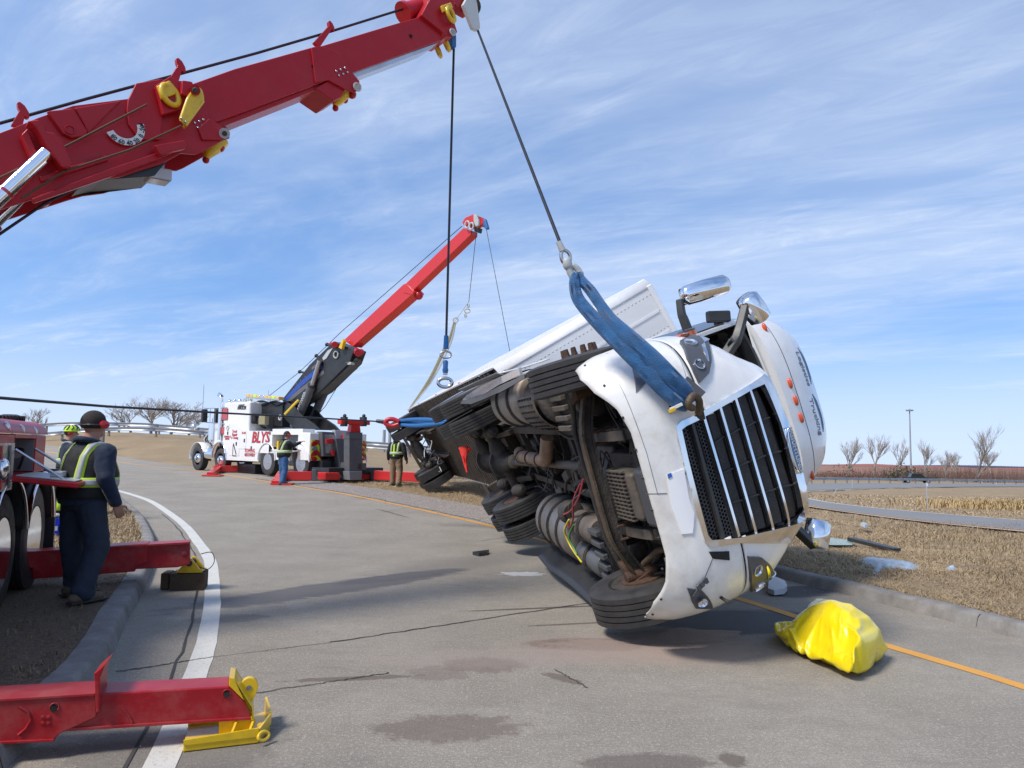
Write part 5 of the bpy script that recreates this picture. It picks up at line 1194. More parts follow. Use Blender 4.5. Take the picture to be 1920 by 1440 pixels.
for k in range(5): mb = MB(); y = .45+.17*k; mb.tube(spline([(xB+.03, y, zb_+.03), (xB+.10, y+.05, zb_+.2), (xB+.04, y-.05, zt_-.1)], 5), .014, 6); obj('hose', mb, 'black_plastic', lw, RT, smooth=60)
# polished silver panel forward of the locker and rear frame stripe
mb = MB(); mb.bb(xA+.05, 4.4, 1.25, 1.262, zb_-.12, BODY_Z-.08); sp_ = obj('polished_panel', mb, 'dull_chrome', wk, RT)
for k in range(4): mb = MB(); x = xA+.18+.28*k; mb.beam((x, 1.27, zb_-.1), (x+.05, 1.27, BODY_Z-.1), .05, .006, (0, 1, 0)); obj('decal', mb, ('stripe_grey', 'sign_red')[k % 2], sp_, RT)
mb = MB(); mb.sph((0, 0, 0), .09, 16, 10, (1, .5, 1)); obj('spot_lamp', mb, 'chrome', wk, lambda p: RT(Vector(rtp(6, 880, 1.30))+p), smooth=60)
mb = MB(); mb.grid(lambda u, v: (XR2-.0+(4.6-XR2)*u, 1.262-.16*(1-cos(pi/2*v)), BODY_Z+.005+.13*sin(pi/2*v)), 4, 8); mb.bb(XR2, 4.6, .3, 1.1, BODY_Z+.11, BODY_Z+.135); tr = obj('top_rail', mb, 'red_paint', wk, RT, smooth=40)
for px in (13, 41, 65):
    q = rtp(px, {13: 799, 41: 804, 65: 808}[px], 1.24); mb = MB().lathe([(0, .045), (.012, .040), (.02, .02), (.021, 0)], q, (0, 1, .4), 16); obj('marker_light', mb, 'dull_chrome', tr, RT, smooth=40)
q = Vector(rtp(18, 795, .9)); mb = MB()
mb.lathe([(0, .06), (.02, .10), (.05, .125), (.08, .12), (.10, .06), (.10, 0)], q, (0, 0, 1), 28); mb2 = obj('beacon', mb, 'black_plastic', wk, RT, smooth=40)
mb = MB(); [mb.box(q+Vector((.125*cos(a), .125*sin(a), .055)), (.02, .012, .06), Matrix.Rotation(a, 3, 'Z')) for a in [2*pi*k/24 for k in range(24)]]; obj('beacon_fins', mb, 'black_plastic', mb2, RT)['kind'] = 'stuff'
# drop-down locker door with tray, stays
d0 = Vector((xB-.02, 1.25, zb_-.03)); d1 = Vector((xA+.05, 1.25, zb_-.03))
mb = MB(); mb.add([d0, d1, d1+Vector((0, .52, -.06)), d0+Vector((0, .52, -.06))], [(0, 1, 2, 3)]); dr = obj('locker_door', mb, 'red_paint', wk, RT, solid=.05, bevel=.012)
mb = MB(); mb.add([d0+Vector((.03, .03, .03)), d1+Vector((-.03, .03, .03)), d1+Vector((-.03, .49, -.022)), d0+Vector((.03, .49, -.022))], [(0, 1, 2, 3)]); obj('door_liner', mb, 'light_grey', dr, RT, solid=.008)
mb = MB(); mb.beam(d0+Vector((.12, .30, .03)), d1+Vector((-.25, .30, .03)), .10, .05); tb = obj('strip_lamp', mb, 'light_grey', dr, RT, bevel=.01)
for xx in (d0.x+.03, d1.x-.08): mb = MB(); mb.tube([(xx, 1.25, zt_-.1), (xx, 1.68, zb_-.06)], .012, 8); obj('door_stay', mb, 'dull_chrome', dr, RT)
mb = MB(); mb.bb(XR2-.04, XR2, .1, 1.24, 1.1, BODY_Z); obj('rear_panel', mb, 'red_paint', wk, RT, bevel=.01)
mb = MB(); mb.bb(-.66, 1.98, .3, .84, 1.06, 1.2); mb.bb(XR2, 4.6, -1.25, .15, 1.0, 1.5); obj('deck', mb, 'red_paint', wk, RT, bevel=.01)
mb = MB(); mb.bb(-.70, -.66, .8, 1.26, .28, 1.2); obj('mud_flap', mb, 'black_plastic', wk, RT)
mb = MB(); mb.bb(2.1, 4.5, 1.0, 1.24, .45, 1.2); obj('side_box', mb, 'red_paint', wk, RT, bevel=.02)
mb = MB(); mb.bb(XR2, 4.6, -1.25, -.15, 1.5, BODY_Z); obj('far_locker', mb, 'red_paint', wk, RT, bevel=.02)
# cab, forward of the body
mb = MB(); mb.bb(5.9, 7.6, -1.1, 1.1, 1.1, 2.9); obj('cab', mb, 'red_paint', wk, RT, bevel=.15, seg=4)
mb = MB(); mb.bb(7.6, 9.2, -.8, .8, 1.0, 2.0); obj('hood', mb, 'red_paint', wk, RT, bevel=.2, seg=4)
for s in (-1, 1): mb = MB(); mb.grid(lambda u, v: (8.2+.66*cos(pi*u), s*(.75+.5*v), .6+.6*sin(pi*u)), 16, 2); obj('fender', mb, 'red_paint', wk, RT, smooth=60, solid=.02)
mb = MB(); mb.bb(9.2, 9.24, -.6, .6, .9, 1.9); obj('grille', mb, 'chrome', wk, RT, bevel=.02)
mb = MB(); mb.bb(7.6, 7.63, -.95, .95, 2.1, 2.8); obj('windscreen', mb, 'glass_dark', wk, RT)
# ------------------------------------------------------------------ boom of the near wrecker
BS = Side(U(40, 310, 6.2), U(855, 45, 9.2))
b_ = BS.bp
turn = MB(); turn.lathe([(0, .7), (.25, .7), (.3, .55), (.9, .5)], RT((3.1, 0, 1.5)), (0, 0, 1), 24); obj('turret', turn, 'red_paint', wk, smooth=40)
def rslab(nm, px, w0, w1, m='red_paint', par=wk, bev=.01, S=BS): return obj(nm, S.slab(px, w0, w1), m, par, bevel=bev, fixn=True)
uL = b_(0, 249)[0]-2.2
base_px = [(0, 249), (29, 238), (73, 220), (137, 198), (240, 185), (243, 181), (255, 156), (300, 148), (360, 153), (372, 175), (393, 220), (418, 238), (420, 262), (380, 284), (367, 289), (339, 287), (303, 307), (224, 332), (182, 337), (153, 345), (32, 383), (0, 393)]
bq = [b_(x, y) for x, y in base_px]; sl_ = (bq[1][1]-bq[0][1])/(bq[1][0]-bq[0][0]); bq = [(uL, bq[0][1]-.1)]+bq+[(uL, bq[-1][1]-.15)]
# the base box proper and thinner reinforcing side plate on it
box_px = [(0, 262), (140, 218), (372, 168), (393, 222), (330, 262), (150, 322), (0, 368)]
q = [b_(x, y) for x, y in box_px]; q = [(uL, q[0][1]-.05)]+q+[(uL, q[-1][1]-.1)]
bb_ = obj('boom_base', BS.slab(None, -.58, -.03, pts=q), 'red_paint', wk, bevel=.015, fixn=True)
for w0 in (-.03, -.61): obj('boom_side_plate', BS.slab(None, w0, w0+.03, pts=bq), 'red_paint', bb_, bevel=.006, fixn=True)
s2 = [(330, 168), (440, 129), (594, 86), (614, 151), (440, 216), (350, 248)]
st2 = rslab('boom_stage', s2, -.53, -.07)
rslab('boom_under_strip', [(350, 249), (440, 217), (600, 157), (600, 166), (440, 229), (350, 262)], -.50, -.12, par=st2)
s3 = [(590, 90), (726, 49), (805, 26), (830, 62), (825, 76), (661, 136), (620, 150)]
st3 = rslab('boom_stage', s3, -.49, -.11)
rslab('boom_under_strip', [(640, 144), (822, 79), (808, 92), (650, 152)], -.44, -.16, 'dull_chrome', par=st3, bev=.004)  # pale chrome strip stands in for the bright reflection on the underside
# collar plates of stage two with pin, bolts and hook
for w0 in (-.075, -.555):
    rslab('collar_plate', [(584, 89), (604, 86), (640, 100), (656, 130), (674, 152), (676, 166), (666, 173), (648, 167), (616, 150), (592, 155)], w0, w0+.03, par=st2, bev=.006)
rslab('collar_shoe', [(592, 165), (614, 151), (648, 167), (640, 182), (626, 189)], -.52, -.08, par=st2)
mb = MB(); mb.cyl(BS.P(670, 163, -.03), BS.P(670, 163, -.58), .045, .045, 16); pn = obj('pin', mb, 'dull_chrome', st2, smooth=40)
mb = MB(); mb.torus(BS.P(670, 163, -.02), BS.ez, .040, .012, 20, 6); obj('washer', mb, 'light_grey', st2, smooth=60)
def bolts(cx, cy, S=BS, w=-.04, par=st2, r=.013, dx=(8, -3), dy=(5, 8)):
    mb = MB(); pl = [(cx-dx[0]-4, cy-dy[0]*0-4), (cx+dx[0]*1.6, cy-dx[1]*-1.5-6), (cx+dx[0]*2+2, cy+3), (cx-dx[0]+4, cy+11)]
    for i in range(3):
        for j in range(2): bolt(par, S.P(cx+i*dx[0]-8+j*dy[0], cy+i*dx[1]+3+j*dy[1], w), S.ez, r, .016)
bolts(638, 131)
mb = MB(); mb.tube([BS.P(x, y, -.3) for x, y in ((650, 172), (640, 180), (632, 192), (627, 198))], [.07, .075, .05, .025], 12); obj('lifting_hook', mb, 'yellow_paint', st2, smooth=60)
mb = MB(); mb.sph(BS.P(660, 177, -.25), .05, 10, 8); mb.sph(BS.P(647, 188, -.3), .035, 10, 8); mb.sph(BS.P(629, 203, -.3), .035, 10, 8); obj('hook_pin', mb, 'red_paint', st2, smooth=60)
# same on the base section
rslab('collar_lug', [(372, 240), (392, 222), (415, 236), (430, 246), (431, 259), (418, 262), (380, 262)], .0, .03, par=bb_, bev=.006)
mb = MB(); mb.cyl(BS.P(421, 250, .06), BS.P(421, 250, -.60), .05, .05, 16); obj('pin', mb, 'light_grey', bb_, smooth=40)
mb = MB(); mb.cyl(BS.P(421, 250, .062), BS.P(421, 250, .075), .025, .022, 10); obj('pin_nut', mb, 'cast_iron', bb_, smooth=40)
bolts(373, 228, w=.0, par=bb_); 
mb = MB(); mb.tube([BS.P(x, y, -.3) for x, y in ((418, 262), (405, 272), (392, 285), (386, 297))], [.07, .085, .06, .03], 12); obj('lifting_hook', mb, 'yellow_paint', bb_, smooth=60)
mb = MB(); mb.sph(BS.P(412, 276, -.28), .05, 10, 8); mb.sph(BS.P(386, 300, -.3), .035, 10, 8); obj('hook_pin', mb, 'red_paint', bb_, smooth=60)
# raised plates on the base
rslab('gusset', [(240, 187), (243, 181), (255, 156), (300, 148), (306, 170), (303, 250), (300, 262), (262, 262), (241, 232), (238, 205)], .0, .035, par=bb_)
rslab('gusset', [(292, 160), (320, 142), (334, 150), (344, 185), (340, 205), (306, 215), (300, 190)], .035, .10, par=bb_)
rslab('gusset', [(342, 150), (358, 152), (371, 166), (380, 178), (366, 185), (340, 176)], .10, .16, par=bb_)
mb = MB(); mb.cyl(BS.P(366, 169, .1), BS.P(366, 169, .24), .045, .045, 14); obj('pin', mb, 'red_paint', bb_, smooth=40); mb = MB(); mb.cyl(BS.P(366, 169, .24), BS.P(366, 169, .26), .028, .02, 8); obj('pin_nut', mb, 'cast_iron', bb_)
rslab('reinforcement', [(88, 208), (135, 203), (165, 246), (160, 255), (135, 258), (118, 250)], .0, .05, par=bb_)
mb = MB(); mb.torus(BS.P(131, 243, .055), BS.ez, .035, .006, 20, 6); obj('boss', mb, 'red_paint', bb_, smooth=60)
rslab('reinforcement', [(140, 202), (228, 188), (200, 215), (166, 250), (152, 222)], .0, .02, par=bb_)
rslab('lower_channel', [(60, 372), (200, 318), (300, 284), (345, 262), (352, 272), (300, 298), (210, 330), (64, 380)], .0, .06, par=bb_)
rslab('lower_channel', [(290, 272), (348, 262), (350, 277), (300, 290)], .06, .14, par=bb_)
rslab('lower_channel', [(75, 330), (200, 290), (204, 300), (78, 341)], .0, .035, par=bb_)
rslab('belly_plate', [(153, 345), (224, 330), (300, 308), (318, 296), (290, 330), (182, 338)], -.5, -.05, 'black_paint', par=bb_)
mb = MB(); mb.cyl(BS.P(264, 236, .03), BS.P(264, 236, .045), .022, .022, 14); obj('hole', mb, 'dark_void', bb_)
mb = MB(); mb.cyl(BS.P(588, 126, -.065), BS.P(588, 126, -.060), .024, .024, 14); obj('hole', mb, 'dark_void', st2)
mb = MB(); mb.cyl(BS.P(770, 68, -.105), BS.P(770, 68, -.100), .022, .022, 14); obj('hole', mb, 'dark_void', st3)
# T-shaped cylinder bracket
rslab('cylinder_bracket', [(51, 226), (74, 223), (88, 246), (101, 248), (117, 262), (134, 302), (134, 314), (117, 315), (82, 265), (66, 238)], .06, .22, par=bb_, bev=.015)
rslab('cylinder_bracket', [(40, 252), (52, 240), (75, 300), (62, 306)], .0, .10, par=bb_)
# ropes guides
for (hx_, hy_, sx, sy, par, w) in ((43, 208, 30, 240, bb_, -.28), (338, 124, 326, 150, bb_, -.28), (620, 50, 592, 86, st2, -.28)):
    k = .8 if hx_ > 500 else 1.0
    mb = MB(); c = Vector(b_(hx_, hy_, w)); s_ = Vector(b_(sx, sy, w)); oc = [(c.x+.040*k*cos(pi/8+pi/4*i)*.8, c.y+.075*k*sin(pi/8+pi/4*i)) for i in range(8)]
    BS.slab(None, w-.03, w+.03, pts=oc, mb=mb); d = (s_-c).normalized(); n_ = Vector((-d.y, d.x))*.022
    BS.slab(None, w-.028, w+.028, pts=[tuple(c+n_), tuple(s_+n_*1.8), tuple(s_-n_*1.8), tuple(c-n_)], mb=mb); obj('rope_guide', mb, 'red_paint', par, bevel=.006, fixn=True)
rslab('rope_guide', [(72, 362), (86, 357), (97, 378), (94, 382), (84, 386), (78, 378)], -.3, -.2, par=bb_)
# angle quadrant
mb = MB(); cq = Vector(b_(233, 238, .03)); pr_ = (Vector(b_(270, 238, .03))-cq).length
ang = [radians(180+170*i/28) for i in range(29)]
poly = [(cq.x+cos(a)*pr_*1.0, cq.y+sin(a)*pr_*1.0) for a in ang]+[(cq.x+cos(a)*pr_*.64, cq.y+sin(a)*pr_*.64) for a in reversed(ang)]
qd = obj('angle_scale', BS.slab(None, .038, .046, pts=poly), mat('scale_white', (.72, .71, .68), .4, var=.04), bb_, fixn=True)
bw = b_(0, 0)
for i, tx in enumerate(('80', '60', '40', '20', '0', '-20')):
    a = radians(203+26*i); tm = textmesh(tx, .052, 1, bold=True); o = BS.W(cq.x+cos(a)*pr_*.89, cq.y+sin(a)*pr_*.89, .048); ca, sa = cos(a+pi/2), sin(a+pi/2)
    obj('numeral', tm, 'text_black', qd, lambda p: o+(BS.ex*ca+BS.ey*sa)*p[0]+(-BS.ex*sa+BS.ey*ca)*p[1]+BS.ez*p[2])
    mb = MB(); mb.beam(BS.W(cq.x+cos(a)*pr_*.70, cq.y+sin(a)*pr_*.70, .048), BS.W(cq.x+cos(a)*pr_*.77, cq.y+sin(a)*pr_*.77, .048), .006, .003); obj('tick', mb, 'text_black', qd)
# rings and yellow rope cover
oring(bb_, BS.P(319, 178, .12), (BS.ez+BS.ex*.3), .075, .026, up=BS.ey)
mb = MB(); BS.slab([(294, 161), (318, 150), (327, 160), (330, 176), (303, 186)], .10, .13, mb=mb); obj('ring_lug', mb, 'yellow_paint', bb_, bevel=.01, fixn=True)
mb = MB(); BS.slab([(349, 186), (362, 162), (372, 160), (381, 168), (384, 180), (384, 192), (350, 236), (336, 223)], .16, .20, mb=mb); yc = obj('sheave_cover', mb, 'yellow_paint', bb_, bevel=.02, fixn=True)
rslab('sheave_cover_edge', [(379, 182), (385, 190), (351, 237), (347, 231)], .10, .20, 'yellow_paint', par=yc)
for p in ((340, 222), (348, 229)): bolt(yc, BS.P(*p, .2), BS.ez, .012, .015)
# work lamp box
LB = rigid(BS.P(296, 330, -.15), (BS.ex*.75-BS.ey*.45).normalized(), (BS.ey*.8+BS.ex*.5).normalized())
mb = MB(); mb.bb(-.10, .10, -.055, .055, -.10, .10); lb = obj('work_lamp', mb, 'light_grey', bb_, LB, bevel=.015, fixn=True); mb = MB(); mb.bb(-.085, .085, -.06, -.056, -.085, .085); obj('lamp_glass', mb, 'lens_grey', lb, LB); mb = MB(); mb.bb(.0, .05, .05, .25, -.02, .02); obj('lamp_bracket', mb, 'galv', lb, LB)
# lift cylinders
for w, p0, p1, r in ((.14, (88, 287), (-75, 440), .060), (-.40, (104, 300), (-70, 475), .060)):
    a = BS.P(*p0, w); b = BS.P(*p1, w); d = (b-a).normalized(); mb = MB(); mb.cyl(a, a+d*.80, r, r, 22); cy = obj('cylinder_rod', mb, 'chrome', wk, smooth=40)
    mb = MB(); mb.cyl(a+d*.46, a+d*.485, r+.004, r+.004, 22); obj('rod_band', mb, 'red_lens', cy, smooth=40)
    mb = MB(); mb.cyl(a+d*.78, a+d*2.6, r*1.35, r*1.35, 20); obj('cylinder_barrel', mb, 'red_paint', wk, smooth=40)
# boom head
hd = rslab('boom_head', [(790, 28), (805, 0), (806, -26), (842, -34), (852, -10), (853, 44), (858, 60), (848, 70), (838, 68), (828, 58)], -.52, -.06)
mb = MB(); mb.cyl(BS.P(758, 24, -.3), BS.P(800, 10, -.3), .11, .11, 20); mb.cyl(BS.P(755, 25, -.3), BS.P(760, 23, -.3), .135, .135, 20); obj('winch_tube', mb, 'red_paint', hd, smooth=40)
mb = MB(); mb.cyl(BS.P(849, 60, -.03), BS.P(849, 60, -.55), .038, .038, 16); mb.torus(BS.P(849, 60, -.03), BS.ez, .036, .012, 18, 6); obj('pin', mb, 'light_grey', hd, smooth=40)
oring(hd, BS.P(845, 27, .0), (BS.ez+BS.ex*.35), .062, .026, up=BS.ey, el=1.35); mb = MB(); BS.slab([(828, 10), (846, 4), (850, 14), (832, 22)], -.02, .02, mb=mb); obj('ring_lug', mb, 'yellow_paint', hd, bevel=.01, fixn=True)
oring(hd, BS.P(837, 83, -.25), (BS.ez*.6+BS.ex), .052, .026, up=BS.ey, el=1.45); oring(hd, BS.P(822, 96, -.42), (BS.ez*.5+BS.ex), .048, .022, up=BS.ey, el=1.5)
hdR = [(850, -20), (870, -25), (886, 2), (885, 8), (878, 28), (864, 20), (853, 8)]
rslab('sheave_arm', hdR, -.30, -.18, par=hd)
wsh = rslab('sheave_guard', [(869, 8), (884, -20), (893, -10), (898, 26), (901, 52), (896, 57), (887, 53)], -.14, -.08, mat('guard_white', (.62, .64, .62), .45, var=.12, dirt=.2, dscale=8), par=hd); rslab('sheave_guard', [(869, 8), (884, -20), (893, -10), (898, 26), (901, 52), (896, 57), (887, 53)], -.26, -.20, 'guard_white', par=hd)
mb = MB(); mb.cyl(BS.P(884, 12, -.195), BS.P(884, 12, -.145), .12, .12, 20); obj('sheave', mb, 'cast_iron', hd, smooth=40)
bsh = rslab('sheave_guard', [(848, 40), (854, 48), (856, 70), (856, 88), (852, 91), (847, 84)], -.40, -.30, 'blue_paint', par=hd)
# ropes
def rope(nm, pts, r, m='cable', par=None, n=8): mb = MB(); mb.tube(pts, r, 8); return obj(nm, mb, m, par, smooth=60)
def strands(par, a, b, r, m='cable'): return None
rope('hoist_rope', [BS.P(x, y, -.28) for x, y in ((-300, 312), (0, 231), (36, 221), (160, 186), (332, 140), (480, 100), (617, 60), (752, 18), (800, -2))], .014, par=wk)
rope('hoist_rope', [BS.P(x, y, .12) for x, y in ((-60, 362), (0, 333), (120, 276), (275, 196))], .009, 'rope_rust', par=wk); rope('hoist_rope', [BS.P(x, y, .16) for x, y in ((40, 372), (120, 321), (240, 282), (340, 236))], .009, 'rope_rust', par=wk)
rope('winch_line', [BS.P(x, y, -.2) for x, y in ((-120, 520), (11, 431), (86, 380), (160, 346))], .012, par=wk)
# the rope to the truck's nose and the free rope with its hook
HOOKN = Vector(FS(1295, 752)); hookw = TM((Xf(*HOOKN)+.05, *HOOKN))
tipA = BS.P(895, 55, -.17)
eyeA = U(1050, 455, (tipA-EYE).dot(fwd)*.12+(hookw-EYE).dot(fwd)*.88)
rope('hoist_rope', [tipA, eyeA], .015, par=wk)
tipB = BS.P(851, 88, -.35); dB = (tipB-EYE).dot(fwd)
endB = U(833, 632, dB*.985); endB.x = tipB.x; endB.y = tipB.y; 
zB = U(833, 640, dB).z
rope('hoist_rope', [tipB, Vector((tipB.x, tipB.y, zB))], .015, par=wk)
# ------------------------------------------------------------------ outriggers
def outrigger_beam(px_near, P_end, dirv, L, h, wd, z0, split):
    return None
OS = Side(Vector((-2.9, 3.88, .35)), Vector((-1.42, 4.36, .35)))
OS.o = Vector((-2.9, 3.88, .35)); 
og = wk
ob1 = rslab('outrigger_sleeve', [(-330, 1330), (181, 1300), (180, 1345), (114, 1375), (101, 1386), (101, 1390), (-330, 1412)], -.24, .0, 'red_worn', S=OS)
ob2 = rslab('outrigger_beam', [(120, 1304), (429, 1287), (471, 1327), (470, 1349), (120, 1371)], -.22, -.02, 'red_worn', par=wk, S=OS)
rslab('stop_plate', [(176, 1262), (182, 1258), (198, 1244), (187, 1272), (186, 1334), (180, 1338)], -.20, .02, 'red_worn', par=ob1, S=OS, bev=.006)
rslab('weld_flange', [(-330, 1406), (101, 1386), (101, 1391), (-330, 1413)], -.02, .01, 'red_worn', par=ob1, S=OS, bev=.003); rslab('weld_flange', [(120, 1366), (470, 1345), (470, 1350), (120, 1372)], -.04, -.008, 'red_worn', par=ob2, S=OS, bev=.003)
rslab('weld_flange', [(-330, 1330), (178, 1300), (178, 1305), (-330, 1336)], -.02, .01, 'red_worn', par=ob1, S=OS, bev=.003)
for p, w, r, par in (((102, 1326), .0, .021, ob1), ((425, 1300), -.02, .02, ob2)):
    mb = MB(); mb.cyl(OS.P(*p, w-.01), OS.P(*p, w+.004), r, r, 20); obj('hole', mb, 'dark_void', par)
    mb = MB(); mb.torus(OS.P(*p, w+.002), OS.ez, r, .004, 20, 6); obj('hole_rim', mb, 'red_worn', par, smooth=60)
for i in range(2):
    for j in range(2): bolt(ob1, OS.P(80+i*11, 1345+j*11, .0), OS.ez, .011, .006, 'red_worn')
mb = MB(); mb.tube([OS.P(x, y, -.018) for x, y in ((230, 1328), (240, 1340), (248, 1352), (246, 1360))], .006, 6); obj('weld', mb, 'red_worn', ob2, smooth=60)
mb = MB(); mb.tube([OS.P(x, y, .002) for x, y in ((36, 1325), (52, 1334), (58, 1350), (48, 1366), (34, 1378))], .007, 6); obj('weld', mb, 'red_worn', ob1, smooth=60)
# yellow foot: end cap, post, base plate with ribs and slot
ft = root('outrigger_foot', OS.P(440, 1395, -.1), 'yellow steel outrigger foot under the near red beam, bottom left', 'outrigger foot')
rslab('end_cap', [(430, 1270), (440, 1272), (474, 1326), (476, 1352), (470, 1350), (471, 1327), (429, 1286)], -.215, -.01, 'yellow_paint', par=ft, S=OS, bev=.004)
c = Vector(OS.bp(467, 1288, -.11)); lug = [(c.x+.05*cos(a), c.y+.055*sin(a)) for a in [radians(-30+20*i) for i in range(10)]]+[OS.bp(440, 1280, -.11), OS.bp(470, 1322, -.11)]
OS.slab(None, -.135, -.095, pts=lug); mb = MB(); OS.slab(None, -.135, -.095, pts=lug, mb=mb); lg = obj('pin_lug', mb, 'yellow_paint', ft, bevel=.004, fixn=True)
mb = MB(); mb.cyl(OS.W(c.x, c.y, -.093), OS.W(c.x, c.y, -.091), .015, .015, 16); obj('hole', mb, 'concrete', lg)
rslab('foot_post', [(410, 1351), (470, 1347), (474, 1384), (410, 1390)], -.20, -.03, 'yellow_paint', par=ft, S=OS, bev=.004)
gz = .0
def gp(px, py, z): 
    r = ray(px, py); t = (z-EYE.z)/r.z; return EYE+r*t
pl = [gp(342, 1388, .03), gp(478, 1366, .03), gp(500, 1344, .06), gp(508, 1362, .05), gp(490, 1390, .03), gp(342, 1410, .03)]
pl = [gp(343, 1408, .01), gp(484, 1391, .01), gp(506, 1368, .01), gp(497, 1345, .01), gp(470, 1352, .01), gp(352, 1372, .01)]
mb = MB(); n = len(pl); mb.v = [p+Vector((0, 0, .035)) for p in pl]+[Vector((p.x, p.y, .004)) for p in pl]; mb.f = [list(range(n)), list(range(2*n-1, n-1, -1))]+[[i, (i+1) % n, n+(i+1) % n, n+i] for i in range(n)]
fp_ = obj('foot_plate', mb, 'yellow_paint', ft, bevel=.005, fixn=True)
for a, b, h in ((pl[0], pl[1], .055), (pl[5], pl[4], .06), (pl[1], pl[2], .07), (pl[2], pl[3], .10)):
    mb = MB(); mb.add([a+Vector((0, 0, .03)), b+Vector((0, 0, .03)), b+Vector((0, 0, h+.02)), a+Vector((0, 0, h+.0))], [(0, 1, 2, 3)]); obj('foot_rib', mb, 'yellow_paint', ft, solid=.012)
for t in (.62, .86):
    a = pl[0].lerp(pl[1], t); mb = MB(); mb.beam(a+Vector((0, .01, .04)), a+Vector((0, .09, .09)), .012, .03); obj('foot_rib', mb, 'yellow_paint', ft)
mb = MB(); mb.torus(gp(494, 1380, .05), (.8, -.5, .4), .035, .010, 20, 6, (1, .6)); obj('foot_slot', mb, 'yellow_paint', ft, smooth=60)
bolt(ft, gp(488, 1362, .07), (.3, -.8, .3), .02, .006, 'yellow_paint', 14)
# rear outrigger on timber
OR_ = Side(Vector((-5.2, 7.85, .4)), Vector((-3.5, 8.5, .4))); 
OR_.o = Vector((-5.2, 7.85, .4))
o3 = rslab('outrigger_sleeve', [(60, 1034), (278, 1019), (276, 1055), (256, 1062), (253, 1072), (60, 1086)], -.26, 0, 'red_worn', S=OR_)
o4 = rslab('outrigger_beam', [(240, 1022), (356, 1016), (356, 1058), (332, 1064), (240, 1068)], -.24, -.02, 'red_worn', S=OR_)
rslab('weld_flange', [(60, 1034), (356, 1016), (356, 1020), (60, 1038)], -.02, .012, 'red_worn', par=o3, S=OR_, bev=.003)
bolt(o4, OR_.P(345, 1038, -.02), OR_.ez, .03, .01, 'red_worn', 14)
tb = gp(345, 1108, 0)
wd = root('timber_block', (tb.x, tb.y, 0), 'weathered timber block under the yellow foot beside the white line', 'timber block')
RW = rigid((tb.x, tb.y, 0), (.985, .17, 0), (-.17, .985, 0), (0, 0, 1))
def tim(x0, x1, y0, y1, z0, z1, par):
    mb = MB(); mb.bb(x0, x1, y0, y1, z0, z1); return obj('plank', mb, 'wood_block', par, RW, bevel=.008)
tim(-.165, .205, .02, .15, .0, .185, wd); tim(-.16, .19, .16, .29, .0, .19, wd)
wd2 = root('timber_block', RW((-.25, .2, 0)), 'short dark timber block at the left end of the block under the yellow foot', 'timber block'); mb = MB(); mb.bb(-.27, -.18, .06, .30, 0, .185); obj('plank', mb, 'wood_block', wd2, RW, bevel=.015)
ft2 = root('outrigger_foot', RW((0, .16, .19)), 'yellow triangular foot resting on timber at the end of the second red beam', 'outrigger foot')
mb = MB(); mb.bb(-.10, .17, .03, .28, .192, .212); obj('foot_plate', mb, 'yellow_paint', ft2, RW, bevel=.005)
mb = MB(); mb.prism([(-.09, 0), (.16, 0), (.07, .11), (.05, .135), (.02, .135), (.0, .11)], RW((0, .05, .212)), (.985, .17, 0), (0, 0, 1), .03); lg = obj('pin_lug', mb, 'yellow_paint', ft2, bevel=.005, fixn=True)
mb = MB(); mb.prism([(-.09, 0), (.16, 0), (.07, .11), (.05, .135), (.02, .135), (.0, .11)], RW((0, .24, .212)), (.985, .17, 0), (0, 0, 1), .03); obj('pin_lug', mb, 'yellow_paint', ft2, bevel=.005, fixn=True)
mb = MB(); mb.cyl(RW((.035, .02, .295)), RW((.035, .27, .295)), .032, .032, 16); obj('pin', mb, 'cast_iron', ft2, smooth=40)
mb = MB(); mb.tube(spline([RW((.12, .1, .25)), RW((.22, .1, .22)), RW((.28, .12, .30)), RW((.24, .15, .40)), RW((.12, .17, .38))], 6), .005, 6); obj('cable_loop', mb, 'black_plastic', ft2)
# ------------------------------------------------------------------ white wrecker across the road
BX = Vector((-.73, .68, 0)).normalized(); BY = Vector((-BX.y, BX.x, 0)); BO = Vector((-13.02, 34.75, Zf(-13, 34.7)))
_sl = (Zf(-8.5, 30.5)-BO.z)/-6.2
BT = lambda p: BO+BX*p[0]+BY*p[1]+Vector((0, 0, p[2]+0.0*p[0]))
def btp(px, py, y=1.25):
    r = ray(px, py); t = (BO+BY*y-EYE).dot(BY)/r.dot(BY); q = EYE+r*t-BO; return (q.dot(BX), q.z)
bw = root('white_wrecker', BO, 'white and black tow wrecker across the road with raised red boom and warning chevrons', 'tow truck')
def bside(nm, px, y0, y1, m, par=bw, bev=0, pts=None):
    q = pts or [btp(x, y, y1) for x, y in px]; mb = MB(); n = len(q)
    mb.v = [Vector((a, y1, z)) for a, z in q]+[Vector((a, y0, z)) for a, z in q]; mb.f = [list(range(n)), list(range(2*n-1, n-1, -1))]+[[i, n+i, n+(i+1) % n, (i+1) % n] for i in range(n)]
    return obj(nm, mb, m, par, BT, bevel=bev, fixn=True)
wx = [btp(368, 860)[0], btp(411, 858)[0], btp(500, 862)[0], btp(562, 866)[0]]
for i, x in enumerate(wx):
    R = .54 if i in (0, 2, 3) else .50
    rk = 'steer' if i < 2 else 'drive'
    wheel(bw, BT, x, R, 1.06, .32, 1, R=R, rim='chrome' if i < 2 else 'aluminium_b', kind=rk, N=32); wheel(bw, BT, x, R, -1.06, .32, -1, R=R, rim='dull_chrome', kind=rk, N=24)
    mb = MB(); mb.cyl((x, -1, R), (x, 1, R), .09, .09, 8); obj('axle', mb, 'frame_steel', bw, BT)
xe = min(btp(580, 860)[0], wx[3]-.60)
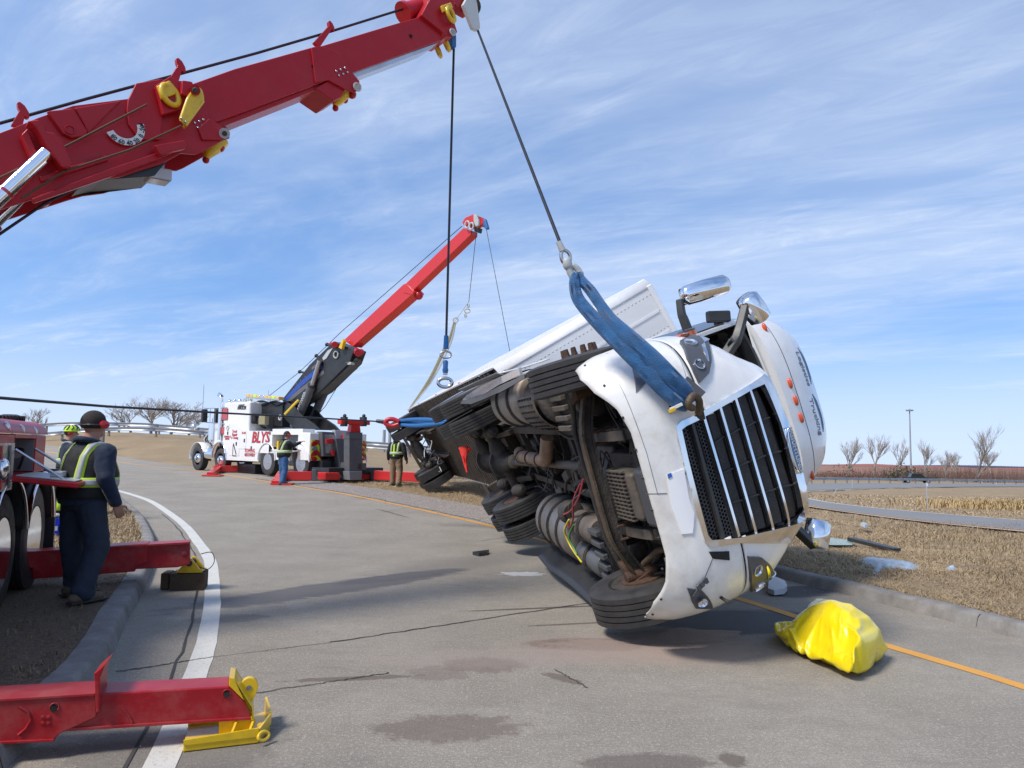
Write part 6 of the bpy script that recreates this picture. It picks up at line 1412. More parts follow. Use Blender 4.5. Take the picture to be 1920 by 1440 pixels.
mb = MB(); mb.bb(xe, 1.6, -.45, .45, .7, 1.0); obj('frame', mb, 'black_paint', bw, BT, bevel=.01)
# tool body outline, sheet with wheel arches
T = lambda x, y: btp(x, y)
wb = [T(420, 735), T(440, 735), T(450, 750), T(465, 800*0+738)]
body_px = [(421, 735), (434, 734), (438, 742), (452, 743), (470, 801-42), (600, 762), (604, 864), (582, 864), (576, 850), (566, 842), (555, 840), (545, 846), (536, 850), (512, 850), (509, 845), (500, 841), (490, 843), (483, 852), (478, 868), (456, 866), (456, 846), (449, 846), (448, 862), (427, 856), (425, 845), (420, 838)]
topz = T(500, 760)[1]
q = [T(421, 793), T(421, 734)]
# straight from measurements in the wrecker's own frame
x_f = T(421, 800)[0]; x_r = xe; z_hi = T(425, 796)[1]; z_m = T(480, 808)[1]
z1_ = T(422, 795-0)[1]
ZF = T(421, 794)[1]; 
P_ = lambda *a: [T(x, y) for x, y in a]
arch = lambda x, R, n=10: [(x+R*cos(pi*k/n), .55+R*sin(pi*k/n)) for k in range(n+1)]
top = [(x_f, T(421, 793)[1]), (T(447, 795)[0], T(447, 795)[1]-.0), (T(452, 806)[0], T(452, 806)[1]), (T(470, 808)[0], T(470, 808)[1]), (x_r, T(580, 811)[1])]
bot = [(x_r, .75)]+[(max(x_r, x), z) for x, z in reversed(arch(wx[3], .62))]+[(x, z) for x, z in reversed(arch(wx[2], .62))]+[(wx[2]+.64, .55), (T(449, 867)[0]-.2, .52), (T(449, 867)[0]+.0, .52), (x_f, .55)]
bot = [(x_r, .80), (max(x_r+.01, wx[3]-.60), .80)]+[(max(x_r+.02, wx[3]-.62*cos(pi*k/10)), .60+.62*sin(pi*k/10)) for k in range(1, 11)]+[(wx[2]-.62*cos(pi*k/10), .60+.62*sin(pi*k/10)) for k in range(11)]+[(wx[2]+.64, .52), (wx[1]-.62, .52)]+[(wx[1]-.60*cos(pi*k/10), .55+.60*sin(pi*k/10)) for k in range(6)]+[(x_f, .9)]
bot = [p for p in bot if p[0] <= x_f+.001]
op_ = [btp(x, y, 1.25) for x, y in ((510, 816), (566, 816), (566, 840), (510, 835))]
ox0, ox1 = T(567, 830)[0], T(510, 830)[0]; oz0, oz1 = T(540, 843)[1], T(540, 815)[1]
for s in (1, -1):
    w0, w1 = (.75, 1.25) if s > 0 else (-1.25, -.75)
    if s < 0: bside('tool_body', None, w0, w1, 'white_paint', pts=top+bot, bev=.02)
    else:
        # the open locker breaks the body into lengths
        segA = [p for p in top if p[0] >= ox1]; 
        def cut(P, x0, x1):
            out = []; n = len(P)
            def clip(P, xc, keep):
                o = []
                for i in range(len(P)):
                    a, b = P[i], P[(i+1) % len(P)]; ia = keep(a[0]); ib = keep(b[0])
                    if ia: o.append(a)
                    if ia != ib: t = (xc-a[0])/(b[0]-a[0]); o.append((xc, a[1]+(b[1]-a[1])*t))
                return o
            P = clip(P, x0, lambda x: x >= x0-1e-9); return clip(P, x1, lambda x: x <= x1+1e-9)
        full = top+bot
        tb_ = bside('tool_body', None, w0, w1, 'white_paint', pts=cut(full, ox1, x_f+.1), bev=.02)
        bside('tool_body', None, w0, w1, 'white_paint', pts=cut(full, x_r-.1, ox0), bev=.02)
        mid = cut(full, ox0, ox1); up = [p for p in [(ox0, oz1), (ox1, oz1)]]
        zt0 = T(540, 810)[1]
        bside('tool_body', None, w0, w1, 'white_paint', pts=[(ox0, oz1), (ox1, oz1), (ox1, zt0+.12), (ox0, zt0+.12)])
        lo = [(x, min(z, oz0)) for x, z in mid]; lo = [(ox0, oz0), (ox1, oz0)]+[(x, z) for x, z in mid if z < oz0-.02 and ox0 < x < ox1][::1]
        mb = MB(); mb.bb(ox0+.01, ox1-.01, .80, .82, oz0, oz1); obj('locker_back', mb, 'mid_grey', bw, BT)
        mb = MB(); mb.bb(ox0, ox1, .75, 1.25, oz0-.06, oz0); obj('locker_floor', mb, 'white_paint', bw, BT)
        mb = MB(); mb.bb(wx[3]+.60, wx[2]-.60, .85, 1.245, .62, oz0-.06); obj('locker_base', mb, 'white_paint', bw, BT, bevel=.02)
        for k in range(9): mb = MB(); x = ox0+.15+(ox1-ox0-.3)*k/8; mb.bb(x-.06, x+.06, .9, 1.1, oz0+.01, oz0+.12+.1*((k*7) % 3)); obj('tool', mb, random.choice(('black_paint', 'light_grey', 'sign_red', 'mid_grey', 'yellow_paint')), bw, BT, bevel=.01)
        mb = MB(); mb.add([(ox0+.1, 1.25, oz0), (ox1-.9, 1.25, oz0), (ox1-.9, 1.85, oz0-.12), (ox0+.1, 1.85, oz0-.12)], [(0, 1, 2, 3)]); dd = obj('locker_door', mb, 'white_paint', bw, BT, solid=.04)
    for i in (1, 2, 3):
        mb = MB(); R = .66; mb.tube([(wx[i]+R*cos(pi*k/20), s*1.27, .60+R*sin(pi*k/20)) for k in range(21)], .03, 6); obj('fender_trim', mb, 'white_paint' if i > 1 else 'chrome', bw, BT, smooth=60)
    for i in (0, 1):
        mb = MB(); mb.grid(lambda u, v: (wx[i]+.68*cos(radians(-10+170*u)), s*(.80+.46*v), .56+.68*sin(radians(-10+170*u))), 20, 2); obj('fender', mb, 'white_paint' if i == 0 else 'chrome', bw, BT, smooth=60, solid=.02)
mb = MB(); mb.bb(x_r+.05, x_f-.1, -.75, .75, 1.0, T(470, 808)[1]-.05); obj('deck', mb, 'black_paint', bw, BT, bevel=.02)
# chassis tank, steps, cab, sleeper, stacks, hood
mb = MB(); mb.lathe([(0, .28), (.02, .31), (wx[0]-wx[1]-1.25, .31), (wx[0]-wx[1]-1.23, .28)], (wx[1]+.62, .9, .72), (1, 0, 0), 20); obj('tank', mb, 'chrome', bw, BT, smooth=40)
cz = T(422, 757)[1]; xc0 = x_f+.05; xc1 = T(418, 770)[0]
cab_b = [(x_f-.9, 1.0), (x_f-.9, cz), (x_f+.35, cz), (x_f+.75, 2.35), (x_f+.8, 1.0)]
xs0, xs1 = btp(468, 760, 1.1)[0], btp(420, 760, 1.1)[0]; zc1 = btp(440, 754, 1.1)[1]
mb = MB(); mb.bb(xs0, xs1, -1.1, 1.1, 1.1, zc1); sl2 = obj('sleeper', mb, 'white_paint', bw, BT, bevel=.08, seg=3)
mb = MB(); mb.bb(xs1, xs1+1.15, -1.05, 1.05, 1.1, zc1-.15); obj('cab', mb, 'white_paint', bw, BT, bevel=.12, seg=3)
mb = MB(); mb.bb(xs1+1.15, xs1+2.6, -.55, .55, .9, 2.0); obj('hood', mb, 'white_paint', bw, BT, bevel=.15, seg=3)
mb = MB(); mb.bb(xs1+.15, xs1+.95, 1.05, 1.07, 2.1, 2.75); obj('side_window', mb, 'glass_dark', bw, BT)
mb = MB(); mb.bb(xs1+1.14, xs1+1.17, -.95, .95, 2.1, 2.7); obj('windscreen', mb, 'glass_dark', bw, BT)
for k in range(5): x = xs1-.1-.45*k; mb = MB().sph((x, .9, zc1+.06), .09, 12, 8); obj('roof_lamp', mb, 'chrome', bw, BT, smooth=60)
for z0, z1, m in ((zc1-.75, zc1-.25, 'red_lens'), (zc1-1.35, zc1-1.05, 'red_lens')): mb = MB(); mb.bb(xs1-.42, xs1+.08, 1.10, 1.14, z0, z1); obj('red_panel', mb, m, bw, BT, bevel=.02)
xs_ = btp(414, 770, 1.15)[0]; zs0, zs1 = btp(411, 825, 1.15)[1], btp(414, 742, 1.15)[1]
for s in (1, -1):
    mb = MB(); mb.tube(spline([(xs_, s*1.15, zs0), (xs_, s*1.15, zs1-.25), (xs_+.02, s*1.15, zs1-.05), (xs_+.22, s*1.15, zs1+.06)], 6), .095, 16); obj('exhaust_stack', mb, 'chrome', bw, BT, smooth=60)
xa_ = btp(395, 800, 1.15)[0]; mb = MB(); mb.lathe([(0, .19), (.02, .22), (.75, .22), (.78, .19)], (xa_, 1.0, 1.35), (0, 0, 1), 20); mb.lathe([(.78, .10), (.95, .1)], (xa_, 1.0, 1.35), (0, 0, 1), 16); obj('air_cleaner', mb, 'chrome', bw, BT, smooth=40)
xm = btp(383, 780, 1.4)[0]; mb = MB(); z = btp(383, 780, 1.4)[1]; mb.bb(xm-.09, xm+.09, 1.28, 1.52, z-.28, z+.30); mh = obj('mirror', mb, 'black_paint', bw, BT, bevel=.04)
mb = MB(); mb.tube([(xm, 1.4, z+.33), (xm-1.5, 1.1, z+.35)], .02, 6); mb.tube([(xm-.1, 1.35, z-.28), (xm-1.5, 1.1, z-.35)], .02, 6); mb.tube([(xm-.4, 1.33, z-.3), (xm-.4, 1.33, z+.34)], .018, 6); obj('mirror_bracket', mb, 'chrome', bw, BT)
ql = btp(364, 800, 1.3); mb = MB().sph((ql[0], 1.3, ql[1]), .16, 14, 10); obj('headlight', mb, 'chrome', bw, BT, smooth=60)
qa = btp(380, 768, 1.4); mb = MB(); mb.tube([(qa[0], 1.4, qa[1]), (qa[0], 1.4, qa[1]+1.1)], .010, 5); obj('antenna', mb, 'mid_grey', bw, BT)
mb = MB(); qb = btp(503, 745, 0); mb.tube([(qb[0], 0, qb[1]-.3), (qb[0], 0, qb[1]+.3)], .008, 5); obj('antenna', mb, 'mid_grey', bw, BT)
# engine side detail
for k in range(7): mb = MB(); x = xs1+1.2+.2*k; mb.tube(spline([(x, .6, 1.1), (x+.1, .75, 1.35), (x-.05, .6, 1.7)], 4), .03, 6); obj('hose', mb, random.choice(('black_plastic', 'blue_paint', 'chrome')), bw, BT, smooth=60)
# hoop bar and light bar
def bpt(px, py, y): a, z = btp(px, py, y); return (a, y, z)
for yh in (1.0, .55):
    mb = MB(); mb.tube(spline([bpt(457, 777, yh), bpt(457, 755, yh), bpt(461, 748, yh), bpt(470, 746, yh), bpt(524, 750, yh)], 5), .035, 8); obj('hoop', mb, 'chrome', bw, BT, smooth=60)
mb = MB(); mb.tube([bpt(466, 748, .9), bpt(474, 776, .9)], .035, 8); obj('hoop_leg', mb, 'chrome', bw, BT, smooth=60)
a_, b_2 = Vector(bpt(466, 742, .7)), Vector(bpt(528, 747, .7)); n_ = 9
for k in range(n_):
    mb = MB(); p0 = a_.lerp(b_2, k/n_+.004); p1 = a_.lerp(b_2, (k+1)/n_-.004); mb.beam(p0, p1, .28, .13); obj('light_bar', mb, ('light_bar', 'light_bar', 'lime', 'light_bar', 'reflector')[k % 5], bw, BT, bevel=.03)
# winches under a tarp, turret plates
mb = MB(); P0 = [bpt(x, y, .6) for x, y in ((474, 752), (490, 750), (505, 752), (528, 753))]
t0 = Vector(bpt(474, 753, .6)); t1 = Vector(bpt(530, 755, .6)); mb.grid(lambda u, v: t0.lerp(t1, u)+Vector((0, -1.2*v, .06*sin(u*14)+.05*sin(v*9)-.35*abs(v-.5)**2)), 20, 8); obj('tarp', mb, 'black_cloth', bw, BT, smooth=60, solid=.02)
tA, tB = Vector(bpt(475, 757, .55)), Vector(bpt(528, 800, .55))
mb = MB(); mb.bb(tB.x, tA.x, -.55, .55, tB.z, tA.z); obj('winch_housing', mb, 'black_paint', bw, BT, bevel=.03)
c = bpt(496, 790, .8); mb = MB(); mb.lathe([(0, .3), (.05, .3), (.05, .2), (.5, .2), (.5, .3), (.55, .3)], (c[0]+.27, .65, c[2]), (-1, 0, 0), 20); obj('winch_drum', mb, 'grey_metal', bw, BT, smooth=40)
c = bpt(496, 787, .95); mb = MB(); mb.bb(c[0]-.28, c[0]+.2, .9, 1.1, c[2]-.2, c[2]+.18); obj('control_box', mb, 'strap_tan', bw, BT, bevel=.02)
P0 = [bpt(x, y, 1.0) for x, y in ((432, 779), (476, 775), (478, 790), (468, 796), (440, 790))]; mb = MB(); mb.v = [Vector(p) for p in P0]+[Vector(p)-Vector((0, .9, 0)) for p in P0]; n = 5; mb.f = [list(range(n)), list(range(2*n-1, n-1, -1))]+[[i, n+i, n+(i+1) % n, (i+1) % n] for i in range(n)]; obj('winch_cover', mb, 'black_cloth', bw, BT, bevel=.05, fixn=True)
for s in (1, -1):
    y = .45*s
    pl = [btp(x, yy, .45) for x, yy in ((516, 762), (540, 790), (556, 805), (600, 806), (590, 795), (568, 780), (550, 760), (534, 752))]
    bside('turret_plate', None, y-.04, y+.04, 'black_paint', pts=pl, bev=.01)
# body doors, handles and lettering
def rect(px0, py0, px1, py1, y0=1.252, y1=1.262, m='white_paint', nm='locker_door'):
    a = btp(px0, py0, 1.25); b = btp(px1, py1, 1.25); mb = MB(); mb.bb(min(a[0], b[0]), max(a[0], b[0]), y0, y1, min(a[1], b[1]), max(a[1], b[1])); return obj(nm, mb, m, bw, BT, bevel=.006)
for r in ((431, 803, 448, 855), (450, 805, 461, 842), (463, 808, 504, 850), (423, 800, 429, 850)): d = rect(*r)
for px, py in ((427, 812), (443, 832), (458, 826), (471, 840)): q = btp(px, py, 1.27); mb = MB(); mb.bb(q[0]-.04, q[0]+.04, 1.262, 1.285, q[1]-.07, q[1]+.07); obj('handle', mb, 'black_paint', bw, BT, bevel=.01)
def btext(s, px, py, size, m, y=1.268, sx=1.0, sh=0, bold=True, nm='lettering'):
    a = btp(px, py, y); tm = textmesh(s, size, sx, sh, bold=bold, ext=.003); return obj(nm, tm, m, bw, lambda p: BT((a[0]-p[0], y+p[2], a[1]+p[1])))
btext('BLYS', 488, 821, .60, 'sign_red', 1.275, 1.05, .18); btext('BLYS', 488, 821, .64, 'mid_grey', 1.268, 1.05, .18)
btext('Truck', 440, 809, .17, 'sign_red'); btext('Repair', 440, 815, .17, 'sign_red'); btext('& Towing', 440, 821, .15, 'sign_red'); btext('24 HR', 457, 812, .13, 'sign_red')
btext('TOWING', 468, 845, .20, 'sign_red'); btext('RECOVERY', 468, 853, .17, 'sign_red'); btext('TOWING &', 426, 819, .12, 'sign_red'); btext('REPAIR', 426, 823, .12, 'sign_red')
btext('HEAVY', 452, 761, .16, 'text_black', 1.115, 1, .2); btext('HAULER', 453, 765, .20, 'text_black', 1.115, 1, .2)
mb = MB(); q = btp(427, 803, 1.27); mb.torus((q[0], 1.268, q[1]), (0, 1, 0), .09, .014, 16, 4); obj('emblem', mb, 'stripe_grey', bw, BT)
q = btp(440, 843, 1.27); mb = MB(); mb.beam((q[0]+.14, 1.27, q[1]+.25), (q[0]-.14, 1.27, q[1]-.2), .05, .008, (0, 1, 0)); mb.beam((q[0]+.16, 1.27, q[1]+.2), (q[0]+.16, 1.27, q[1]-.25), .03, .008, (0, 1, 0)); mb.beam((q[0]+.17, 1.27, q[1]-.25), (q[0]-.15, 1.27, q[1]-.25), .03, .008, (0, 1, 0)); obj('emblem', mb, 'text_black', bw, BT)
# ---- rear face (plane x = xe)
def rtp2(px, py, x=xe):
    r = ray(px, py); t = (BO+BX*x-EYE).dot(BX)/r.dot(BX); q = EYE+r*t-BO; return (x, q.dot(BY), q.z)
def rear(nm, px, x0, x1, m, bev=.0, par=bw):
    q = [rtp2(x, y, x1) for x, y in px]; mb = MB(); n = len(q); mb.v = [Vector((x1, a[1], a[2])) for a in q]+[Vector((x0, a[1], a[2])) for a in q]
    mb.f = [list(range(n)), list(range(2*n-1, n-1, -1))]+[[i, n+i, n+(i+1) % n, (i+1) % n] for i in range(n)]; return obj(nm, mb, m, par, BT, bevel=bev, fixn=True)
R0 = rtp2(579, 835); y_l = 1.25
zt = rtp2(600, 812)[2]; zbm = rtp2(590, 864)[2]
yl0, yl1 = 1.25, rtp2(603, 840)[1]
mb = MB(); mb.bb(xe-.02, xe+.8, yl1, 1.27, zbm, zt); obj('rear_corner', mb, 'white_paint', bw, BT, bevel=.03)
def chev(y0, y1, z0, z1):
    rt_ = MB(); rt_.bb(xe-.035, xe-.02, y0, y1, z0, z1); pnl = obj('chevron_panel', rt_, 'lime', bw, BT)
    W_ = y1-y0; k = -2
    while k*.42 < (z1-z0)+W_:
        zc = z0+k*.42
        P = [(y0, zc-.9*0), (y1, zc+W_*1.0), (y1, zc+W_*1.0+.2), (y0, zc+.2)]
        P2 = []
        for a, z in P: P2.append((a, min(max(z, z0), z1)))
        if max(z for _, z in P2)-min(z for _, z in P2) > .03:
            # clip diagonally against the panel
            pts = []
            for i in range(4):
                a, b = P[i], P[(i+1) % 4]
                for t in (0, .25, .5, .75): y = a[0]+(b[0]-a[0])*t; z = a[1]+(b[1]-a[1])*t; pts.append((y, min(max(z, z0), z1)))
            mb = MB(); n = len(pts); mb.v = [Vector((xe-.038, y, z)) for y, z in pts]; mb.f = [list(range(n))]
            try: obj('chevron_stripe', mb, 'sign_red', pnl, BT)
            except Exception: pass
        k += 1
chev(yl1+.02, 1.22, zbm+.03, zt-.25)
yr1 = rtp2(679, 840)[1]; chev(-1.24, yr1 if yr1 > -1.2 else -1.0, zbm+.03, zt-.25)
for k in range(4):
    z = zt-.38-.19*k; mb = MB(); mb.lathe([(0, .085), (.03, .08), (.035, 0)], (xe-.04, 1.08, z), (-1, 0, 0), 14)
    for i, p in enumerate(mb.v): mb.v[i] = Vector((p.x, 1.08+(p.y-1.08)*1.5, p.z))
    obj('tail_light', mb, 'red_lens' if k != 1 else 'mid_grey', bw, BT, smooth=60)
    mb = MB(); mb.sph((xe-.05, -1.1, z), 1, 12, 8, (.03, .10, .06)); obj('tail_light', mb, 'red_lens', bw, BT, smooth=60)
rear('rear_locker', [(604, 809), (637, 811), (637, 856), (606, 856)], xe+.1, xe-.25, 'grey_metal', .02)
rear('rear_panel', [(609, 815), (634, 815), (634, 850), (611, 850)], xe-.25, xe-.28, 'dull_chrome', .005)
for a, b in (((612, 824), (625, 832)), ((622, 845), (628, 855))): rear('clamp', [a, (b[0], a[1]-2), b, (a[0]+2, b[1])], xe-.28, xe-.36, 'red_bright', .01)
rear('rear_panel', [(628, 806), (657, 808), (656, 822), (630, 822)], xe-.1, xe-.3, 'light_grey', .01)
rear('tow_arm', [(630, 822), (656, 822), (655, 880), (648, 890), (640, 884), (634, 850)], xe-.1, xe-.45, 'grey_metal', .02)
rear('spool', [(644, 814), (652, 815), (652, 827), (644, 827)], xe-.3, xe-.42, 'red_bright', .02)
rear('lower_box', [(604, 864), (622, 864), (622, 880), (604, 880)], xe+.1, xe-.25, 'black_paint', .02)
rear('rear_underbody', [(582, 862), (660, 862), (660, 888), (582, 888)], xe+.5, xe+.1, 'black_paint', .02)
# stinger pylon with red crosshead
PX1 = xe-1.5
pyl = rear('tow_pylon', [(655, 815), (680, 815), (679, 893), (655, 893)], PX1+.35, PX1, 'grey_metal', .015)
rear('pylon_cap', [(655, 811), (680, 811), (679, 823), (655, 823)], PX1+.37, PX1-.02, 'grey_metal', .01); rear('pylon_foot', [(655, 884), (679, 884), (678, 900), (656, 900)], PX1+.4, PX1-.1, 'mid_grey', .01)
rear('crosshead_post', [(657, 811), (677, 811), (675, 795), (660, 795)], PX1+.28, PX1+.05, 'red_bright', .02)
rear('crosshead', [(640, 786), (694, 788), (694, 797), (640, 795)], PX1+.25, PX1+.0, 'red_bright', .015)
for px in (649, 685):
    c = rtp2(px, 790, PX1); mb = MB(); mb.bb(PX1-.02, PX1+.28, c[1]-.06, c[1]+.06, c[2]-.18, c[2]+.16); mb.sph((PX1+.1, c[1], c[2]+.2), .07, 10, 6); obj('tow_fork', mb, 'black_paint', bw, BT, bevel=.01)
mb = MB(); a = Vector(rtp2(660, 892, PX1)); mb.bb(PX1, xe+.3, -.2, .2, .35, .6); obj('tow_bar', mb, 'grey_metal', bw, BT, bevel=.02)
a = rtp2(612, 890, xe-.9); mb = MB(); mb.bb(xe-1.2, xe-.1, -1.2, 1.2, .14, .42); obj('crossbar', mb, 'black_paint', bw, BT, bevel=.02)
rear('outrigger_box', [(610, 886), (636, 886), (640, 892), (636, 900), (610, 900)], xe-.9, xe-1.4, 'red_bright', .03)
rear('outrigger_box', [(678, 888), (697, 888), (697, 899), (678, 899)], xe-.9, xe-1.2, 'red_bright', .02)
rear('crossbar_end', [(696, 885), (704, 887), (704, 903), (696, 903)], xe-.9, xe-1.3, 'black_paint', .01)
# outriggers lying on the ground
def orig(px, w, h, m='red_bright'):
    a = G(*px[0]); b = G(*px[1]); mb = MB(); a.z += h*.6; b.z += h*.6; mb.beam(a, b, w, h); return obj('outrigger_beam', mb, m, bw, bevel=.02)
orig(((400, 886), (452, 886)), .3, .27); 
mb = MB(); a = G(399, 893); mb.beam(a+Vector((-.35, 0, .03)), a+Vector((.35, 0, .03)), .45, .05); mb.beam(a+Vector((-.1, 0, .08)), G(410, 884)+Vector((.1, 0, .20)), .26, .14, h2=.26); obj('outrigger_foot', mb, 'red_bright', bw, bevel=.01)
a = G(452, 886); b = G(486, 889); mb = MB(); mb.beam(a+Vector((0, 0, .2)), b+Vector((0, 0, .22)), .4, .36); obj('outrigger_sleeve', mb, 'black_paint', bw, bevel=.02)
orig(((522, 902), (584, 902)), .3, .32); mb = MB(); a = G(530, 909); mb.beam(a+Vector((-.35, 0, .03)), a+Vector((.35, 0, .03)), .45, .05); mb.beam(a+Vector((-.25, 0, .06)), G(528, 902)+Vector((.0, 0, .22)), .26, .12, h2=.28); obj('outrigger_foot', mb, 'red_bright', bw)
a = G(584, 902); b = G(612, 902); mb = MB(); mb.beam(a+Vector((0, 0, .22)), b+Vector((0, 0, .22)), .42, .42); obj('outrigger_sleeve', mb, 'grey_metal', bw, bevel=.02)
a = G(704, 903); b = G(790, 907); mb = MB(); mb.beam(a+Vector((0, 0, .24)), b+Vector((0, 0, .24)), .3, .34); obj('outrigger_beam', mb, 'red_bright', bw, bevel=.02)
for px in (547, 553, 559): mb = MB(); c = G(px, 893); mb.box(c+Vector((0, 0, .5)), (.22, .2, .16)); obj('hydraulic_block', mb, 'black_paint' if px != 553 else 'sign_red', bw, bevel=.02)
mb = MB(); mb.bb(wx[3]+.2, wx[2]-.75, .8, 1.2, .45, .95); obj('step_box', mb, 'grey_metal', bw, BT, bevel=.02)
# ---- boom
B2 = Side(U(560, 742, 30.4), U(880, 440, 25.4)); q2 = B2.bp
def s2b(nm, px, w0, w1, m, par=bw, bev=.02): return obj(nm, B2.slab(px, w0, w1), m, par, bevel=bev, fixn=True)
nb = s2b('boom_base', [(528, 750), (545, 766), (600, 734), (655, 680), (664, 656), (625, 640), (580, 684)], -.62, -.0, 'black_paint')
s2b('boom_base', [(600, 738), (655, 690), (664, 676), (650, 660), (630, 690)], -.5, -.1, 'grey_metal', nb)
st = s2b('boom_stage', [(644, 638), (661, 650), (773, 552), (762, 531), (756, 533)], -.50, -.05, 'red_bright')
s2b('boom_stage', [(761, 531), (774, 545), (883, 440), (883, 432), (869, 427)], -.44, -.09, 'red_bright', st)
s2b('boom_collar', [(753, 537), (763, 533), (776, 546), (773, 553), (755, 549)], -.56, -.03, 'red_bright', st)
mb = MB(); mb.sph(B2.P(785, 554, -.3), .16, 10, 8); mb.sph(B2.P(778, 549, -.3), .14, 10, 8); obj('hook', mb, 'red_paint', st, smooth=60)
s2b('boom_head', [(866, 417), (872, 408), (888, 401), (893, 404), (891, 415), (881, 424), (870, 424)], -.55, -.05, 'red_bright', st)
s2b('sheave_guard', [(887, 402), (893, 402), (897, 412), (897, 422), (892, 425), (888, 417)], .0, .08, 'reflective', st)
s2b('sheave_arm', [(897, 410), (905, 408), (906, 422), (898, 424)], -.4, -.2, 'red_bright', st)
s2b('sheave_guard', [(903, 408), (909, 411), (914, 427), (911, 430), (904, 423)], -.35, -.22, 'blue_paint', st)
s2b('head_hook', [(888, 426), (898, 427), (896, 436), (889, 434)], -.3, -.1, 'black_paint', st)
for p in ((876, 421), (884, 424)): oring(st, B2.P(*p, .02), B2.ez, .09, .03, 'light_grey', nm='pin')
s2b('sheave_cover', [(634, 652), (642, 635), (644, 640), (640, 655)], .05, .2, 'yellow_paint', nb)
mb = MB(); mb.cyl(B2.P(628, 646, -.1), B2.P(628, 646, .2), .12, .12, 14); mb.cyl(B2.P(620, 644, -.1), B2.P(632, 648, .1), .06, .06, 8); obj('lifting_ring', mb, 'red_paint', nb, smooth=40)
mb = MB(); mb.cyl(B2.P(666, 657, -.5), B2.P(672, 662, .1), .14, .14, 12); mb.sph(B2.P(677, 660, -.2), .12, 8, 6); mb.sph(B2.P(670, 664, -.2), .10, 8, 6); obj('hook', mb, 'red_paint', nb, smooth=40)
s2b('work_lamp', [(643, 682), (650, 677), (658, 679), (657, 684), (646, 684)], -.2, .0, 'reflective', nb); s2b('lamp_bracket', [(655, 675), (668, 671), (672, 674), (661, 679)], -.3, -.1, 'black_paint', nb)
s2b('gusset', [(604, 671), (614, 657), (624, 652), (612, 672), (606, 676)], .0, .03, 'light_grey', nb)
for (hx_, hy_, sx, sy) in ((562, 697, 576, 700), (593, 667, 603, 672), (613, 646, 624, 650)):
    mb = MB(); mb.cyl(B2.P(hx_, hy_, -.3), B2.P(sx, sy, -.3), .045, .045, 8); mb.sph(B2.P(hx_, hy_, -.3), .08, 8, 6); obj('rope_guide', mb, 'black_paint', nb, smooth=40)
mb = MB(); mb.torus(B2.P(630, 665, .03), B2.ez, .13, .035, 16, 6); obj('angle_scale', mb, 'reflective', nb, smooth=60)
# flag striped wrap painted on the boom side: blue stripes with a starred field
def strip(px, m, w=.012): return s2b('flag_stripe', px, .001, w, m, nb, 0)
strip([(531, 748), (541, 757), (580, 722), (610, 694), (604, 688), (572, 712), (560, 716)], 'text_black', .006)
strip([(536, 752), (540, 756), (562, 738), (586, 718), (584, 712), (560, 730)], 'stripe_grey'); strip([(533, 748), (537, 752), (560, 729), (586, 706), (584, 698), (562, 716)], 'stripe_blue')
strip([(588, 716), (608, 700), (606, 694), (586, 710)], 'stripe_grey'); strip([(586, 705), (604, 690), (602, 684), (585, 697)], 'stripe_blue'); strip([(585, 694), (602, 680), (600, 676), (584, 689)], 'stripe_grey')
for i in range(4):
    for j in range(3):
        c = B2.P(548+i*8+j*3, 733-i*7+j*3-6, .014); mb = MB(); mb.cyl(c, c+B2.ez*.006, .035, .035, 5); obj('star', mb, 'stripe_grey', nb)
# boom lift cylinders
for (a, m1, b, w) in (((600, 676), (586, 722), (551, 800), .10), ((618, 700), (612, 727), (580, 799), -.72)):
    A_, M_, B_ = B2.P(*a, w), B2.P(*m1, w), B2.P(*b, w)
    mb = MB(); mb.cyl(A_, M_, .10, .10, 14); r_ = obj('cylinder_rod', mb, 'dull_chrome', bw, smooth=40); mb = MB(); mb.cyl(M_, B_, .17, .17, 16); cb = obj('cylinder_barrel', mb, 'grey_metal', bw, smooth=40)
    mb = MB(); mb.cyl(M_, M_+(B_-M_)*.04, .185, .185, 16); obj('gland', mb, 'black_paint', cb, smooth=40)
    if w > 0:
        d = (A_-B_).normalized(); side_ = B2.ez; up_ = side_.cross(d); C_ = M_.lerp(B_, .5)
        tm = textmesh('TOW POWER', .20, 1, bold=True); obj('lettering', tm, 'light_grey', cb, lambda p: C_+d*p[0]+up_*p[1]+side_*(.172+p[2]-abs(p[1])*.1))
rope('hoist_rope', [B2.P(x, y, -.3) for x, y in ((505, 742), (562, 697), (613, 648), (640, 622), (757, 520), (866, 424))], .012, par=bw)
rope('winch_line', [B2.P(x, y, -.5) for x, y in ((654, 690), (610, 762), (575, 800))], .012, 'cable', bw); rope('winch_line', [B2.P(x, y, -.3) for x, y in ((634, 700), (606, 740), (575, 770))], .010, 'cable', bw)
mb = MB(); mb.tube([bpt(534, 777, .8), bpt(552, 758, .6), bpt(560, 750, .5)], .05, 6); obj('yellow_strap', mb, 'yellow_paint', bw, BT, smooth=60)
mb = MB(); mb.torus(bpt(525, 783, 1.0), (0, 1, 0), .09, .03, 14, 6); obj('shackle', mb, 'light_grey', bw, BT, smooth=60)
